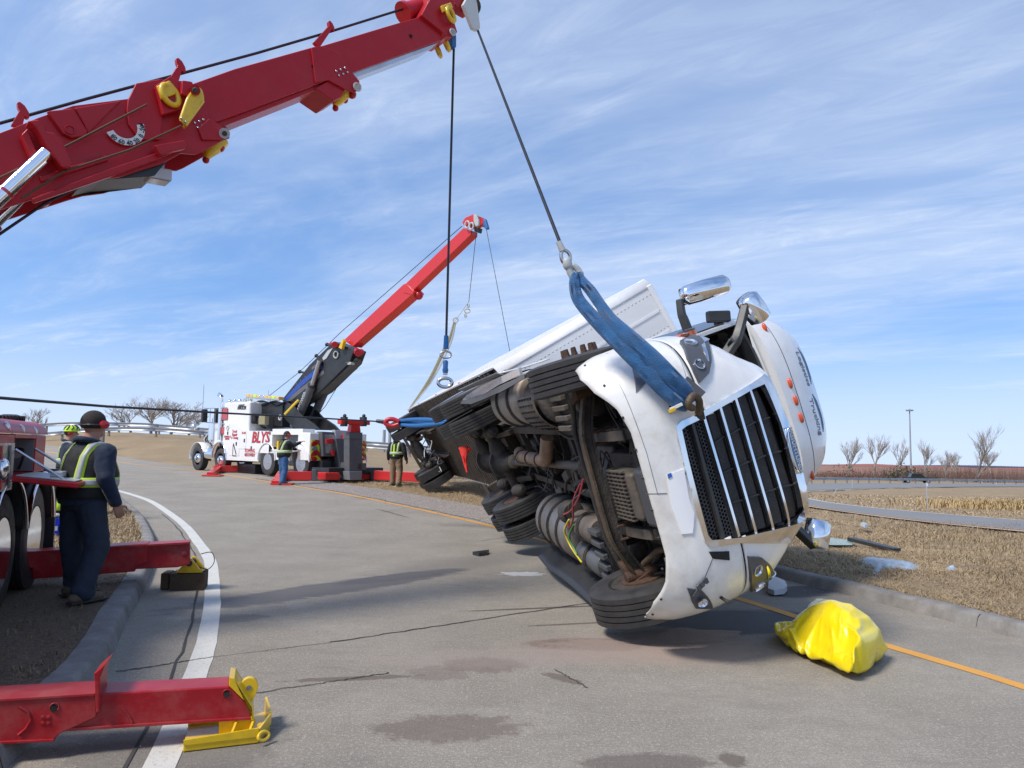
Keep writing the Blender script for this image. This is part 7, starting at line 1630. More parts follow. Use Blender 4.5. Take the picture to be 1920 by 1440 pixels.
# ------------------------------------------------------------------ slings, hooks and lines
from mathutils import noise as mnoise
def strap(nm, pts, wds, th, m, par=None, n=10, wr=.012, seed=0, label=None, cat=None, sidev=None, twist=0):
    """flat round-sling: lens section swept along pts"""
    P = spline(pts, n); W_ = [wds[min(len(wds)-1, int(i/n))]*(1-(i/n-int(i/n)))+wds[min(len(wds)-1, int(i/n)+1)]*(i/n-int(i/n)) for i in range(len(P))]
    mb = MB(); K = 16
    for i, p in enumerate(P):
        d = (P[min(i+1, len(P)-1)]-P[max(i-1, 0)]).normalized(); v = (p-EYE).normalized(); s = d.cross(v).normalized(); u = s.cross(d)
        a0 = twist*i/len(P); s, u = s*cos(a0)+u*sin(a0), u*cos(a0)-s*sin(a0)
        for k in range(K):
            a = 2*pi*k/K; x = cos(a); y = sin(a)
            rid = wr*sin(k*2.7+seed+.15*i)*(.5+.5*sin(i*.35+seed*2))+wr*.8*mnoise.noise(Vector((i*.18, k*.9, seed)))
            q = s*x*W_[i]/2+u*(y*th/2+rid*abs(y))
            mb.v.append(p+q)
    for i in range(len(P)-1):
        for k in range(K): mb.f.append([i*K+k, i*K+(k+1) % K, (i+1)*K+(k+1) % K, (i+1)*K+k])
    mb.f.append(list(range(K))[::-1]); mb.f.append([(len(P)-1)*K+k for k in range(K)])
    o = obj(nm, mb, m, par, smooth=60)
    if label: tag(o, label, cat)
    return o
dH = (hookw-EYE).dot(fwd)
sl1 = root('lifting_sling', U(1180, 640, dH-.1), 'dirty blue lifting sling running from the hoist hook to the white truck nose', 'sling')
legs = [([(1079, 514, .02), (1077, 531, .0), (1082, 556, -.01), (1096, 577, -.03), (1119, 602, -.06), (1145, 628, -.09), (1176, 658, -.13), (1208, 690, -.15), (1240, 724, -.15), (1270, 752, -.13), (1288, 762, -.09)], [.06, .085, .095, .10, .11, .12, .13, .13, .13, .12, .09]),
        ([(1084, 512, .03), (1091, 526, .02), (1108, 546, .0), (1126, 572, -.04), (1146, 600, -.09), (1184, 637, -.15), (1222, 672, -.17), (1256, 706, -.17), (1284, 734, -.13), (1298, 747, -.08)], [.05, .075, .085, .085, .10, .13, .14, .14, .13, .08])]
for i, (pp, ww) in enumerate(legs): strap('sling_leg', [U(x, y, dH+d) for x, y, d in pp], ww, .07, 'sling_blue', sl1, seed=i*3+1, wr=.016)
strap('sling_leg', [U(x, y, dH+d) for x, y, d in [(1150, 616, -.07), (1192, 658, -.13), (1236, 702, -.14), (1285, 750, -.12)]], [.09, .15, .17, .12], .05, 'sling_blue', sl1, seed=9, wr=.012)
mb = MB(); c0 = U(1253, 770, dH-.13); mb.beam(U(1256, 768, dH-.16), U(1279, 757, dH-.17), .02, .045, fwd); tg = obj('sling_label', mb, mat('label_white', (.7, .68, .6), .5), sl1)
mb = MB(); mb.beam(U(1254, 772, dH-.165), U(1266, 766, dH-.175), .022, .047, fwd); obj('sling_label', mb, 'yellow_paint', sl1)
hk = root('nose_hook', hookw, 'rusty steel hook holding the blue sling at the truck grille', 'hook')
mb = MB(); mb.tube(spline([U(x, y, dH+d) for x, y, d in [(1310, 775, .02), (1311, 752, -.08), (1302, 741, -.14), (1294, 748, -.17), (1291, 760, -.16), (1298, 765, -.10)]], 6), [.028]*31, 10); obj('hook_body', mb, 'rust_lit_gold', hk, smooth=60)
mb = MB(); mb.beam(U(1283, 712, dH-.02), U(1317, 742, dH-.04), .07, .03, fwd); obj('sling_pad', mb, 'grey_plastic', sl1)
mb = MB(); mb.beam(U(1309, 765, dH+.02), U(1314, 786, dH+.05), .06, .05, fwd); obj('hook_shank', mb, 'black_paint', hk)
# socket, thimble and hook above the sling
dE = (eyeA-EYE).dot(fwd); hoist = root('hoist_hook', eyeA, 'steel hoist hook and thimble at the top end of the dirty blue sling', 'hook')
def ln(pts, d): return [U(x, y, d+(0 if len(p_) < 3 else p_[2])) for p_ in pts for x, y in [p_[:2]]]
mb = MB(); mb.cyl(U(1047, 453, dE), U(1055, 470, dE), .024, .03, 12); obj('socket', mb, 'reflective', hoist, smooth=40)
mb = MB(); mb.tube(spline(ln([(1055, 468), (1052, 478), (1054, 488), (1060, 494), (1068, 490), (1069, 480), (1064, 472), (1056, 468)], dE), 4), .016, 8); obj('thimble', mb, 'dull_chrome', hoist, smooth=60)
mb = MB(); mb.tube(spline(ln([(1062, 484), (1064, 496), (1068, 504)], dE), 4), [.022, .034, .036, .04, .04, .04, .038, .034, .03], 10); mb.tube(spline(ln([(1067, 502), (1070, 512), (1078, 522), (1087, 520), (1086, 510), (1080, 502), (1074, 498)], dE), 4), [.030]*6+[.034]*10+[.028]*9, 10); obj('hook_body', mb, 'reflective', hoist, smooth=60)
# free rope end with swivel and hook
fh = root('hoist_hook', U(832, 720, dB), 'empty steel hook hanging below a blue swivel on the middle rope', 'hook')
X0 = tipB.x; 
def fz(py): return Vector((tipB.x, tipB.y, U(833, py, dB).z))
mb = MB(); mb.cyl(fz(636), fz(660), .028, .034, 12); obj('sleeve', mb, 'sling_blue_clean', fh, smooth=40)
mb = MB(); mb.torus(fz(671), (1, .3, 0) if False else (0, 1, 0), .042, .012, 24, 8, (1, 1.5) if False else (1.6, 1)); obj('link', mb, 'dull_chrome', fh, smooth=60)
mb = MB(); mb.lathe([(0, .02), (.02, .034), (.09, .03), (.12, .038), (.16, .03)], fz(681), (0, 0, -1), 14); obj('swivel', mb, 'blue_paint', fh, smooth=50)
mb = MB(); mb.torus(fz(722), (0, 1, 0), .055, .022, 26, 10, (1.55, 1)); mb.cyl(fz(700), fz(708), .03, .03, 10); obj('hook_body', mb, 'dull_chrome', fh, smooth=60)
# side line from the near wrecker to the straps on the drive axle
dS = 15.0; pS = U(722, 791, dS)
rope('side_line', [U(-260, 722, 4.6), U(0, 746, 6.3), U(200, 762, 8.0), U(420, 774.5, 10.4), U(600, 784, 13.0), pS], .0135, par=wk)
ss_ = root('axle_straps', U(770, 792, dS), 'pair of blue straps with a red shackle hooked between the side line and drive wheels', 'strap')
mb = MB(); mb.tube(spline([U(x, y, dS) for x, y in [(705, 789), (718, 791), (728, 792)]], 4), [.03, .035, .04, .04, .045, .045, .04, .04, .035], 8); obj('thimble', mb, 'grey_metal', ss_, smooth=60)
mb = MB(); mb.tube(spline([U(x, y, dS-.1) for x, y in [(748, 795), (735, 799), (723, 794), (727, 787), (737, 786), (748, 791)]], 4), .045, 8); obj('shackle', mb, 'sign_red', ss_, smooth=60)
for i, pp in enumerate(([(742, 790), (770, 787), (800, 787), (838, 790)], [(742, 795), (770, 798), (800, 797), (836, 793)], [(745, 792), (790, 792), (836, 791)])):
    strap('strap', [U(x, y, dS-.25*k) for k, (x, y) in enumerate(pp)], [.05, .075, .085, .06], .05, 'sling_blue_clean', ss_, seed=i, wr=.004)
rg = strap('red_rag', [U(x, y, 12.9-k*.05) for k, (x, y) in enumerate([(868, 838), (870, 850), (872, 866), (876, 886)])], [.16, .12, .07, .03], .04, mat('red_rag', (.65, .03, .02), .8, var=.1), None, seed=4, label='bright red rag hanging below the truck drive axle', cat='rag')
strap('red_rag_tail', [U(x, y, 12.9) for x, y in [(864, 842), (873, 845), (883, 841)]], [.06, .08, .05], .04, 'red_rag', rg)
# far wrecker's ropes
rp = rope('hoist_rope', [B2.P(893, 437, -.2), U(879, 566, 26.6)], .010, par=bw)
rope('hoist_rope', [B2.P(912, 430, -.28), TR((-10.2, -1.32, 4.05))], .010, par=bw)
ch = root('trailer_straps', U(840, 640, 26.8), 'thin tan straps and chain hooks from the far red boom to the trailer tail', 'strap')
for k, (x, y) in enumerate(((878, 573), (876, 583), (873, 592))): mb = MB(); mb.torus(U(x, y, 26.6), (0, 1, 0) if k % 2 else (1, .4, 0), .07, .022, 14, 6, (1.4, 1)); obj('chain_link', mb, 'reflective', ch, smooth=60)
mb = MB(); mb.torus(U(859, 603, 26.6), (0, 1, 0), .09, .03, 14, 6); mb.tube([U(872, 590, 26.6), U(866, 597, 26.6)], .03, 6); 
mb = MB(); mb.torus(U(854, 600, 26.6), (0, 1, 0), .085, .028, 14, 6); obj('hook_body', mb, 'reflective', ch, smooth=60)
mb = MB(); mb.tube([U(873, 592, 26.6), U(856, 597, 26.6)], .02, 6)
strap('strap', [U(x, y, d) for x, y, d in [(853, 604, 26.7), (845, 632, 26.8), (832, 658, 26.9), (812, 700, 27.1), (795, 728, 27.3), (768, 767, 27.4)]], [.12, .13, .13, .12, .11, .08], .03, 'strap_tan', ch, seed=2, wr=.002)
strap('strap', [U(x, y, d) for x, y, d in [(854, 604, 26.7), (848, 634, 26.8), (837, 662, 26.9), (818, 700, 27.1), (800, 728, 27.3), (768, 767, 27.4)]], [.06, .07, .07, .07, .06, .05], .03, 'light_grey', ch, seed=3, wr=.002)
# slender top: rope joins the links
rope('hoist_rope', [U(879, 566, 26.6), U(853, 602, 26.6)], .012, 'galv', ch)
# ------------------------------------------------------------------ people
def capsule(mb, a, b, r0, r1, n=14, sc=None):
    a = Vector(a); b = Vector(b); d = b-a; L = d.length; pr = []
    for i in range(5): t = pi/2*i/4; pr.append((-r0*cos(t), r0*sin(t)))
    for i in range(5): t = pi/2*i/4; pr.append((L+r1*sin(t), r1*cos(t)))
    mb.lathe(pr, a, d, n)
def body_part(name, mb, m, par, f, vox=.016, smooth=6, disp=0):
    o = obj(name, mb, m, par, f, smooth=180)
    r = o.modifiers.new('r', 'REMESH'); r.mode = 'VOXEL'; r.voxel_size = vox; r.use_smooth_shade = True
    s = o.modifiers.new('s', 'SMOOTH'); s.iterations = smooth; s.factor = .5
    if disp:
        t = bpy.data.textures.new('folds', 'CLOUDS'); t.noise_scale = .10; dm = o.modifiers.new('d', 'DISPLACE'); dm.texture = t; dm.strength = disp; dm.texture_coords = 'GLOBAL'; dm.mid_level = .5
    return o
def ell_loft(mb, rings, n=28):
    k = len(mb.v)
    for (c, rx, ry) in rings:
        for j in range(n): a = 2*pi*j/n; mb.v.append(Vector((c[0]+rx*cos(a), c[1]+ry*sin(a), c[2])))
    for i in range(len(rings)-1):
        for j in range(n): mb.f.append([k+i*n+j, k+i*n+(j+1) % n, k+(i+1)*n+(j+1) % n, k+(i+1)*n+j])
    mb.f.append([k+j for j in range(n)][::-1]); mb.f.append([k+(len(rings)-1)*n+j for j in range(n)])
def hand(mb, wrist, d, pn, s=1.0):
    # palm plus five bent fingers; d = pointing direction, pn = palm normal
    d = Vector(d).normalized(); pn = Vector(pn).normalized(); sd = d.cross(pn).normalized(); w_ = Vector(wrist)
    for k in range(4):
        off = sd*(.028-.019*k)*s; b = w_+d*.03*s+off*.7; kn = w_+d*.095*s+off
        capsule(mb, b, kn, .016*s, .012*s, 8); L = (.036, .042, .040, .032)[k]*s
        p1 = kn+(d*.9+pn*.35).normalized()*L; p2 = p1+(d*.55+pn*.8).normalized()*L*.75; capsule(mb, kn, p1, .010*s, .009*s, 7); capsule(mb, p1, p2, .009*s, .007*s, 7)
    t0 = w_+d*.035*s+sd*.03*s; t1 = t0+(d*.5+sd*.8+pn*.3).normalized()*.045*s; t2 = t1+(d*.9+sd*.1+pn*.4).normalized()*.035*s; capsule(mb, t0, t1, .013*s, .011*s, 8); capsule(mb, t1, t2, .011*s, .008*s, 8)
def person(loc, face, label, H=1.78, jacket='navy_cloth', legs='jeans', boots='leather', arms=None, belly=.0, helmet=None, muffs=True, stance=.12, vest=True, lean=0.0, back_cross=False, head_turn=0.0, pants_low=None, hairm='hair', step=.05, bulk=1.0):
    s = H/1.78; F = Vector((face[0], face[1], 0)).normalized(); L = Vector((-F.y, F.x, 0)); o = Vector(loc)
    f = lambda p: o+(F*p[0]+L*p[1])*s*bulk+Vector((0, 0, p[2]*s))
    rt = root('person', loc, label, 'person')
    bx = -.02
    # body: legs, torso, neck, head, arms and hands in one surface
    if arms is None: arms = [((-.01, -.27, 1.16), (.05, -.30, .88)), ((-.01, .27, 1.16), (.05, .30, .88))]
    lx = lean
    mb = MB(); ell_loft(mb, [((bx, 0, .90), .12, .155), ((0, 0, 1.0), .12+belly*.7, .15+belly*.3), ((lx*.5, 0, 1.2), .12+belly*.5, .165), ((lx, 0, 1.38), .11, .18), ((lx, 0, 1.45), .07, .09)])
    capsule(mb, (lx, 0, 1.42), (lx+.015, 0, 1.56), .062, .058)
    for sg in (-1, 1): capsule(mb, (bx, sg*.09, .90), (bx+.02, sg*(stance*.9), .5), .085, .06); capsule(mb, (bx+.02, sg*stance*.9, .5), (bx+step*sg, sg*stance, .10), .06, .045)
    for i, (el, wr) in enumerate(arms):
        sg = -1 if i == 0 else 1; capsule(mb, (lx, sg*.185, 1.40), el, .055, .042); capsule(mb, el, wr, .042, .03); d = (Vector(wr)-Vector(el)).normalized(); hand(mb, wr, d, (.3, -sg*.9, 0) if abs(d.z) > .6 else (0, 0, -1), 1.0)
    # head with brow, nose, chin, ears
    hc = Vector((lx+.03, 0, 1.66)); ct, st_ = cos(head_turn), sin(head_turn); hv = lambda x, y, z: (hc.x+x*ct-y*st_, hc.y+x*st_+y*ct, hc.z+z)
    k0 = len(mb.v); mb.sph((0, 0, 0), 1, 20, 14, (.098, .078, .118))
    for i in range(k0, len(mb.v)):
        p = mb.v[i]; 
        if p.x > 0: p.x *= 1+.08*max(0, -p.z/.118)
        if p.z < -.04: p.y *= .86
        mb.v[i] = Vector(hv(*p))
    capsule(mb, hv(.092, 0, .0), hv(.112, 0, -.03), .010, .016, 8); capsule(mb, hv(.06, 0, -.10), hv(.082, 0, -.095), .03, .02, 8); capsule(mb, hv(.08, -.03, .02), hv(.08, .03, .02), .018, .018, 8)
    capsule(mb, hv(.088, -.018, -.058), hv(.088, .018, -.058), .009, .009, 6)
    for sg in (-1, 1): capsule(mb, hv(0, sg*.078, .01), hv(-.005, sg*.082, -.03), .016, .010, 7)
    bd = body_part('body', mb, 'skin', rt, f, .0085, 3)
    for sg in (-1, 1): mb = MB().sph(hv(.090, sg*.032, .004), .012, 10, 8); obj('eye', mb, 'text_black', bd, f, smooth=80)
    mb = MB()
    for i in range(1):
        k0 = len(mb.v); mb.sph((0, 0, 0), 1, 20, 12, (.108, .088, .122))
        for i in range(k0, len(mb.v)):
            p = mb.v[i]
            if p.x > .055: p.x = .055+(p.x-.055)*.2
            if p.z < -.045: p.z = -.045+(p.z+.045)*.3
            if p.x > .03 and p.z < .03: p.z = .03+(p.z-.03)*.2
            mb.v[i] = Vector(hv(p.x-.012, p.y, p.z+.012))
    obj('hair', mb, hairm, rt, f, smooth=80)
    # trousers
    mb = MB(); ell_loft(mb, [((bx, 0, .84), .125, .165), ((bx, 0, .95), .14+belly*.3, .175), ((0, 0, 1.04), .135+belly*.6, .17)])
    for sg in (-1, 1):
        kn = (bx+.03, sg*(stance*.9), .50); an = (bx+step*sg, sg*stance, .12); capsule(mb, (bx, sg*.088, .90), kn, .115, .092); capsule(mb, kn, an, .090, .080)
        capsule(mb, (an[0]-.01, an[1], .12), (an[0]+.02, an[1], .08), .080, .078)
    tr_ = body_part('trousers', mb, legs, rt, f, .015, 4, .022)
    if pants_low:
        for sg in (-1, 1): mb = MB(); capsule(mb, (bx+.03, sg*(stance*.9), .48), (bx+step*sg, sg*stance, .16), .098, .095); body_part('gaiter', mb, pants_low, rt, f, .016, 3, .01)
    for sg in (-1, 1):
        an = Vector((bx+step*sg, sg*stance, .04)); mb = MB(); capsule(mb, an+Vector((-.06, 0, .012)), an+Vector((.14, 0*sg, .0)), .048, .044); capsule(mb, an+Vector((-.03, 0, .03)), an+Vector((-.03, 0, .10)), .050, .040); bt = body_part('boot', mb, boots, rt, f, .012, 3)
        mb = MB(); mb.box(an+Vector((.045, 0, -.028)), (.30, .10, .024)); obj('sole', mb, 'black_plastic', bt, f, bevel=.01)
    # jacket
    mb = MB(); ell_loft(mb, [((bx, 0, .90), .15+belly*.5, .185), ((0, 0, 1.02), .15+belly, .185+belly*.4), ((lx*.5+belly*.25, 0, 1.18), .15+belly*.8, .19+belly*.3), ((lx, 0, 1.34), .135+belly*.2, .205), ((lx, 0, 1.44), .10, .15), ((lx, 0, 1.49), .07, .085)])
    for i, (el, wr) in enumerate(arms):
        sg = -1 if i == 0 else 1; capsule(mb, (lx, sg*.19, 1.395), el, .082, .066); w2 = Vector(el).lerp(Vector(wr), .93); capsule(mb, el, w2, .066, .050)
    jk = body_part('jacket', mb, jacket, rt, f, .015, 4, .022)
    mb = MB(); mb.tube([(lx+.085*cos(2*pi*k/20)-.02, .085*sin(2*pi*k/20), 1.49-.025*cos(2*pi*k/20)) for k in range(20)], .028, 8, closed=True); obj('hood', mb, jacket, jk, f, smooth=80)
    if vest:
        tmb = MB(); ell_loft(tmb, [((bx, 0, .88), .15+belly*.5, .185), ((0, 0, 1.02), .15+belly, .185+belly*.4), ((lx*.5+belly*.25, 0, 1.18), .15+belly*.8, .19+belly*.3), ((lx, 0, 1.34), .135+belly*.2, .205), ((lx, 0, 1.44), .10, .15), ((lx, 0, 1.49), .07, .085)], 36)
        tb = BVHTree.FromPolygons(tmb.v, tmb.f)
        def hit(org_, tgt, ex):
            d = (tgt-org_).normalized(); h = tb.ray_cast(org_, d)[0]; return (h if h else tgt)-d*ex
        def band(z0, z1, ex, m, nm, nz=4):
            mb = MB(); n = 48
            for j in range(n):
                a = 2*pi*j/n
                for q in range(nz+1): z = z0+(z1-z0)*q/nz; mb.v.append(hit(Vector((cos(a), sin(a), z)), Vector((lx*.3+belly*.2, 0, z)), ex))
            for j in range(n):
                for q in range(nz): a0 = j*(nz+1)+q; b0 = ((j+1) % n)*(nz+1)+q; mb.f.append([a0, b0, b0+1, a0+1])
            return obj(nm, mb, m, jk, f, smooth=80, solid=.005)
        band(.95, 1.445, .006, 'black_cloth', 'vest', 14)
        band(1.06, 1.15, .012, 'hi_vis', 'vest_stripe'); band(1.078, 1.132, .016, 'reflective', 'vest_stripe')
        for sg in (-1, 1):
            for w_, m_, ex in ((.060, 'hi_vis', .014), (.034, 'reflective', .018)):
                mb = MB(); n = 26
                for k in range(n+1):
                    ang = radians(-22+224*k/n); yc = sg*.115
                    for wv in (-w_/2, w_/2): o_ = Vector((lx*.6+cos(ang), yc+wv, 1.20+sin(ang))); t_ = Vector((lx*.6, yc+wv, 1.20)); mb.v.append(hit(o_, t_, ex))
                for k in range(n): mb.f.append([2*k, 2*k+1, 2*k+3, 2*k+2])
                obj('vest_stripe', mb, m_, jk, f, smooth=80, solid=.004)
        if back_cross:
            mb = MB(); mb.beam((-.185, 0, 1.0), (-.16, 0, 1.40), .05, .008, (1, 0, 0)); obj('vest_stripe', mb, 'hi_vis', jk, f)
    if helmet:
        mb = MB(); mb.lathe([(0, .128), (.015, .125), (.05, .118), (.09, .095), (.12, .05), (.13, .0)], hv(0, 0, .035), (0, 0, 1), 26); mb.lathe([(0, .145), (.006, .145), (.008, .12)], hv(.005, 0, .030), (0, 0, 1), 26); he = obj('helmet', mb, helmet, rt, f, smooth=60)
        for k in range(9): a = 2*pi*k/9; mb = MB(); mb.tube(spline([hv(.124*cos(a), .124*sin(a), .06), hv(.112*cos(a+.25), .112*sin(a+.25), .11), hv(.06*cos(a+.1), .06*sin(a+.1), .158)], 3), .011, 5); obj('helmet_stripe', mb, 'text_black', he, f)
    if muffs:
        for sg in (-1, 1): mb = MB(); mb.lathe([(0, .034), (.012, .040), (.035, .038), (.045, .02), (.046, 0)], hv(-.0, sg*.080, -.005), (-.1*ct-sg*0, sg, 0), 16); obj('ear_muff', mb, 'ear_red', rt, f, smooth=50)
        mb = MB(); mb.tube([hv(-.11*sin(pi*k/12)*1.0-.0, .095*cos(pi*k/12), -.01) for k in range(13)], .011, 6); obj('head_band', mb, 'black_plastic', rt, f)
    return rt
g0 = G(150, 1122, .13)
person(g0, (.42, .90), 'man in navy jacket and red ear muffs standing beside the red wrecker wheels', 1.80, 'navy_cloth', 'jeans', belly=.06, arms=[((-.05, -.27, 1.15), (.06, -.27, .90)), ((.02, .26, 1.14), (.10, .24, .92))], head_turn=.15, stance=.17, bulk=1.2, step=.09)
g1 = G(120, 966, .13)
person(g1, (.85, .3), 'worker in a lime and black striped helmet behind the man in navy', 1.75, 'navy_cloth', 'black_cloth', helmet='hi_vis', belly=.02, pants_low='hi_vis', bulk=1.12)
g2 = G(530, 909)
person(g2, (.70, .55), 'worker in blue jeans and red headgear reaching into the white wrecker locker', 1.80, 'black_cloth', 'jeans_light', arms=[((.18, -.22, 1.30), (.42, -.18, 1.42)), ((.20, .20, 1.22), (.44, .16, 1.18))], lean=.05, belly=.05, bulk=1.12)
g3 = G(742, 911)
person(g3, (.35, .9), 'worker in khaki trousers seen from behind below the trailer wheels', 1.80, 'black_cloth', 'khaki', muffs=False, back_cross=True, belly=.03, stance=.13, bulk=1.15)
tubp = G(107, 1003, .13)
tb_ = root('blue_tub', tubp, 'bright blue plastic tub of white rags on the dry grass island', 'tub'); RB = rigid(tubp, (.95, .3, 0), (-.3, .95, 0), (0, 0, 1))
mb = MB(); mb.v = [Vector((x*k, y*k, z)) for z, k in ((0, .85), (.27, 1.0), (.27, .93), (.02, .8)) for x, y in ((-.15, -.12), (.15, -.12), (.15, .12), (-.15, .12))]; mb.f = [[3, 2, 1, 0]]+[[a*4+i, a*4+(i+1) % 4, (a+1)*4+(i+1) % 4, (a+1)*4+i] for a in range(3) for i in range(4)]+[[12, 13, 14, 15]]; obj('tub_body', mb, 'tub_blue', tb_, RB, bevel=.01)
mb = MB()
for k in range(9): mb.sph((random.uniform(-.1, .1), random.uniform(-.08, .08), .27+random.random()*.05), .05, 8, 6, (1.2, 1, .7))
obj('rags', mb, 'reflective', tb_, RB, smooth=60); mb = MB(); mb.bb(-.03, .03, -.1285, -.124, .08, .15); obj('label', mb, 'reflective', tb_, RB)
# ------------------------------------------------------------------ yellow sack
bagc = Vector((2.62, 6.42, 0)); bag = root('yellow_sack', bagc, 'crumpled bright yellow plastic sack standing on the road near the orange line', 'sack')
mb = MB(); SM = Vector((2.80, 5.90, 0)); SA = Vector((-.20, 1.08, 0)); SB = Vector((.66, .76, 0))
mb.v = [SM+SA*((.60-p[0])*.98)+SB*(p[1]/.43*.49)+Vector((0, 0, max(.003, p[2]*1.38+.018*(p[2] > .1)+.05*max(0, -p[0]-.1)))) for p in SACK[0]]; mb.f = SACK[1]
obj('sack_body', mb, 'yellow_bag', bag, smooth=180, sub=1)
mb = MB(); 
for x, y in ((1645, 1204), (1650, 1209)): mb.beam(U(x-3, y, 6.05), U(x+4, y+2, 6.05), .015, .008)
obj('print', mb, 'text_black', bag)
# ------------------------------------------------------------------ road debris
def flat_thing(nm, px, z, m, label, cat, th=.012, wob=.01, mesh=None):
    P = [gp(x, y, z) for x, y in px]; c = sum(P, Vector())/len(P); mb = MB(); n = len(P)
    mb.v = [p+Vector((0, 0, th+random.uniform(0, wob))) for p in P]+[p for p in P]+[c+Vector((0, 0, th+wob*1.5))]
    mb.f = [[i, (i+1) % n, 2*n] for i in range(n)]+[list(range(2*n-1, n-1, -1))]+[[i, n+i, n+(i+1) % n, (i+1) % n] for i in range(n)]
    o = obj(nm, mb, m, smooth=50); return tag(o, label, cat)
flat_thing('mirror_shell', [(1443, 1090), (1455, 1092), (1472, 1100), (1476, 1108), (1470, 1114), (1452, 1116), (1440, 1112)], .02, 'light_grey', 'pale grey plastic shell lying under the truck nose beside the kerb', 'debris', .05, .03)
flat_thing('plastic_shard', [(886, 1040), (900, 1041), (917, 1036), (912, 1041), (898, 1043)], .004, 'black_plastic', 'thin black plastic shard lying alone on the road left of the truck', 'debris', .02, .03)
def clothpile(nm, px, z, m, label, cat, h=.06):
    P = [gp(x, y, z) for x, y in px]; c = sum(P, Vector())/len(P); mb = MB(); n = len(P); L_ = 7
    for k in range(L_+1):
        t = k/L_
        for p in P: q = p.lerp(c, t); mb.v.append(Vector((q.x, q.y, q.z+h*(1-(1-t)**3)+abs(mnoise.noise(q*9))*h*1.2*min(1, t*3))))
    for k in range(L_):
        for i in range(n): mb.f.append([k*n+i, k*n+(i+1) % n, (k+1)*n+(i+1) % n, (k+1)*n+i])
    return tag(obj(nm, mb, m, smooth=60), label, cat)
clothpile('blue_sheet', [(1606, 1050), (1620, 1045), (1645, 1050), (1680, 1052), (1712, 1056), (1730, 1064), (1715, 1071), (1690, 1069), (1665, 1066), (1655, 1069), (1645, 1077), (1635, 1076), (1638, 1066), (1615, 1057)], .12, 'cloth_blue', 'crumpled pale blue sheet lying in the dry grass right of the truck', 'sheet', .05)
clothpile('blue_scrap', [(1772, 1068), (1780, 1065), (1793, 1068), (1792, 1074), (1776, 1074)], .12, 'cloth_blue', 'small blue scrap in the dry grass beyond the pale blue sheet', 'scrap', .04)
a = gp(1596, 1016, .12); b = gp(1682, 1034, .12); mb = MB(); mb.beam(a+Vector((0, 0, .05)), b+Vector((0, 0, .02)), .16, .06); tag(obj('dark_plank', mb, 'black_plastic', bevel=.01), 'long dark strip lying in the dry grass beyond the blue sheet', 'strip')
clothpile('glass_litter', [(1540, 1004), (1560, 1010), (1600, 1014), (1598, 1022), (1560, 1022), (1530, 1020)], .12, mat('greenish', (.30, .36, .30), .3, var=.3, vscale=20), 'greenish broken plastic in the grass beside the lower hood mirror', 'litter', .03)
clothpile('white_litter', [(1612, 985), (1622, 982), (1630, 986), (1622, 990)], .1, 'reflective', 'white litter in the grass between the truck and the second ramp', 'litter', .05)
# absorbent grit under the bumper
mb = MB(); cg = G(1262, 1192)
def grit(u, v):
    a = 2*pi*u; r = v; x = cg.x+cos(a)*.62*r+.0; y = cg.y+sin(a)*.26*r+.12*cos(a)*r; r2 = r*(1+.35*mnoise.noise(Vector((cos(a)*2, sin(a)*2, 3)))); x = cg.x+cos(a)*.62*r2; y = cg.y+sin(a)*.26*r2+.12*cos(a)*r2; h = .055*(1-r)**1.2*(1+.5*mnoise.noise(Vector((x*6, y*6, 0)))); return (x, y, .002+h)
mb.grid(grit, 60, 14); tag(obj('absorbent_grit', mb, mat('grit', (.36, .27, .215), .95, var=.25, vscale=60, bump=.9, bscale=120), smooth=60), kind='stuff')
def scatter(nm, n, fn, rr, m, kind='stuff'):
    mb = MB()
    for _ in range(n):
        x, y, z = fn(); r = random.uniform(*rr); k = len(mb.v); mb.v += [Vector((x+r*random.uniform(.6, 1), y, z)), Vector((x-r*.5, y+r*.8, z)), Vector((x-r*.4, y-r*.7, z)), Vector((x, y, z+r*random.uniform(.3, .9)))]; mb.f += [[k, k+1, k+3], [k+1, k+2, k+3], [k+2, k, k+3], [k, k+2, k+1]]
    return tag(obj(nm, mb, m), kind=kind)
def onroad(x0, x1, y0, y1):
    def f():
        x = random.uniform(x0, x1); y = random.uniform(y0, y1); return x, y, Zf(x, y)+.003
    return f
scatter('pebbles', 500, onroad(-2.5, 4.5, 3.8, 12), (.003, .009), mat('pebble', (.38, .33, .28), .9, var=.3, vscale=30))
def near_kerb():
    i = random.randrange(len(KR)-1); p = KR[i]; q = KR[i+1]; t = random.random(); o_ = abs(random.gauss(0, .14))+.02; d = (Vector(q)-Vector(p)).normalized(); x = p[0]+(q[0]-p[0])*t-d.y*o_; y = p[1]+(q[1]-p[1])*t+d.x*o_; return x, y, Zf(x, y)+.003
KR = [p for p in curbR if 3 < p[1] < 11]; scatter('kerb_debris', 700, near_kerb, (.003, .010), 'pebble')
gsh = offset(Ys, .9)
def ongravel():
    i = random.randrange(min(60, len(gsh)-1)); p = gsh[i]; o_ = random.uniform(-.75, .8); a_ = Vector(gsh[min(i+1, len(gsh)-1)])-Vector(p); a_.normalize(); x = p[0]+a_.y*o_+random.uniform(-.3, .3); y = p[1]-a_.x*o_+random.uniform(-.3, .3); return x, y, Zf(x, y)+.014
scatter('shoulder_stones', 5000, ongravel, (.012, .034), mat('stone_pale', (.42, .36, .32), .9, var=.35, vscale=20))
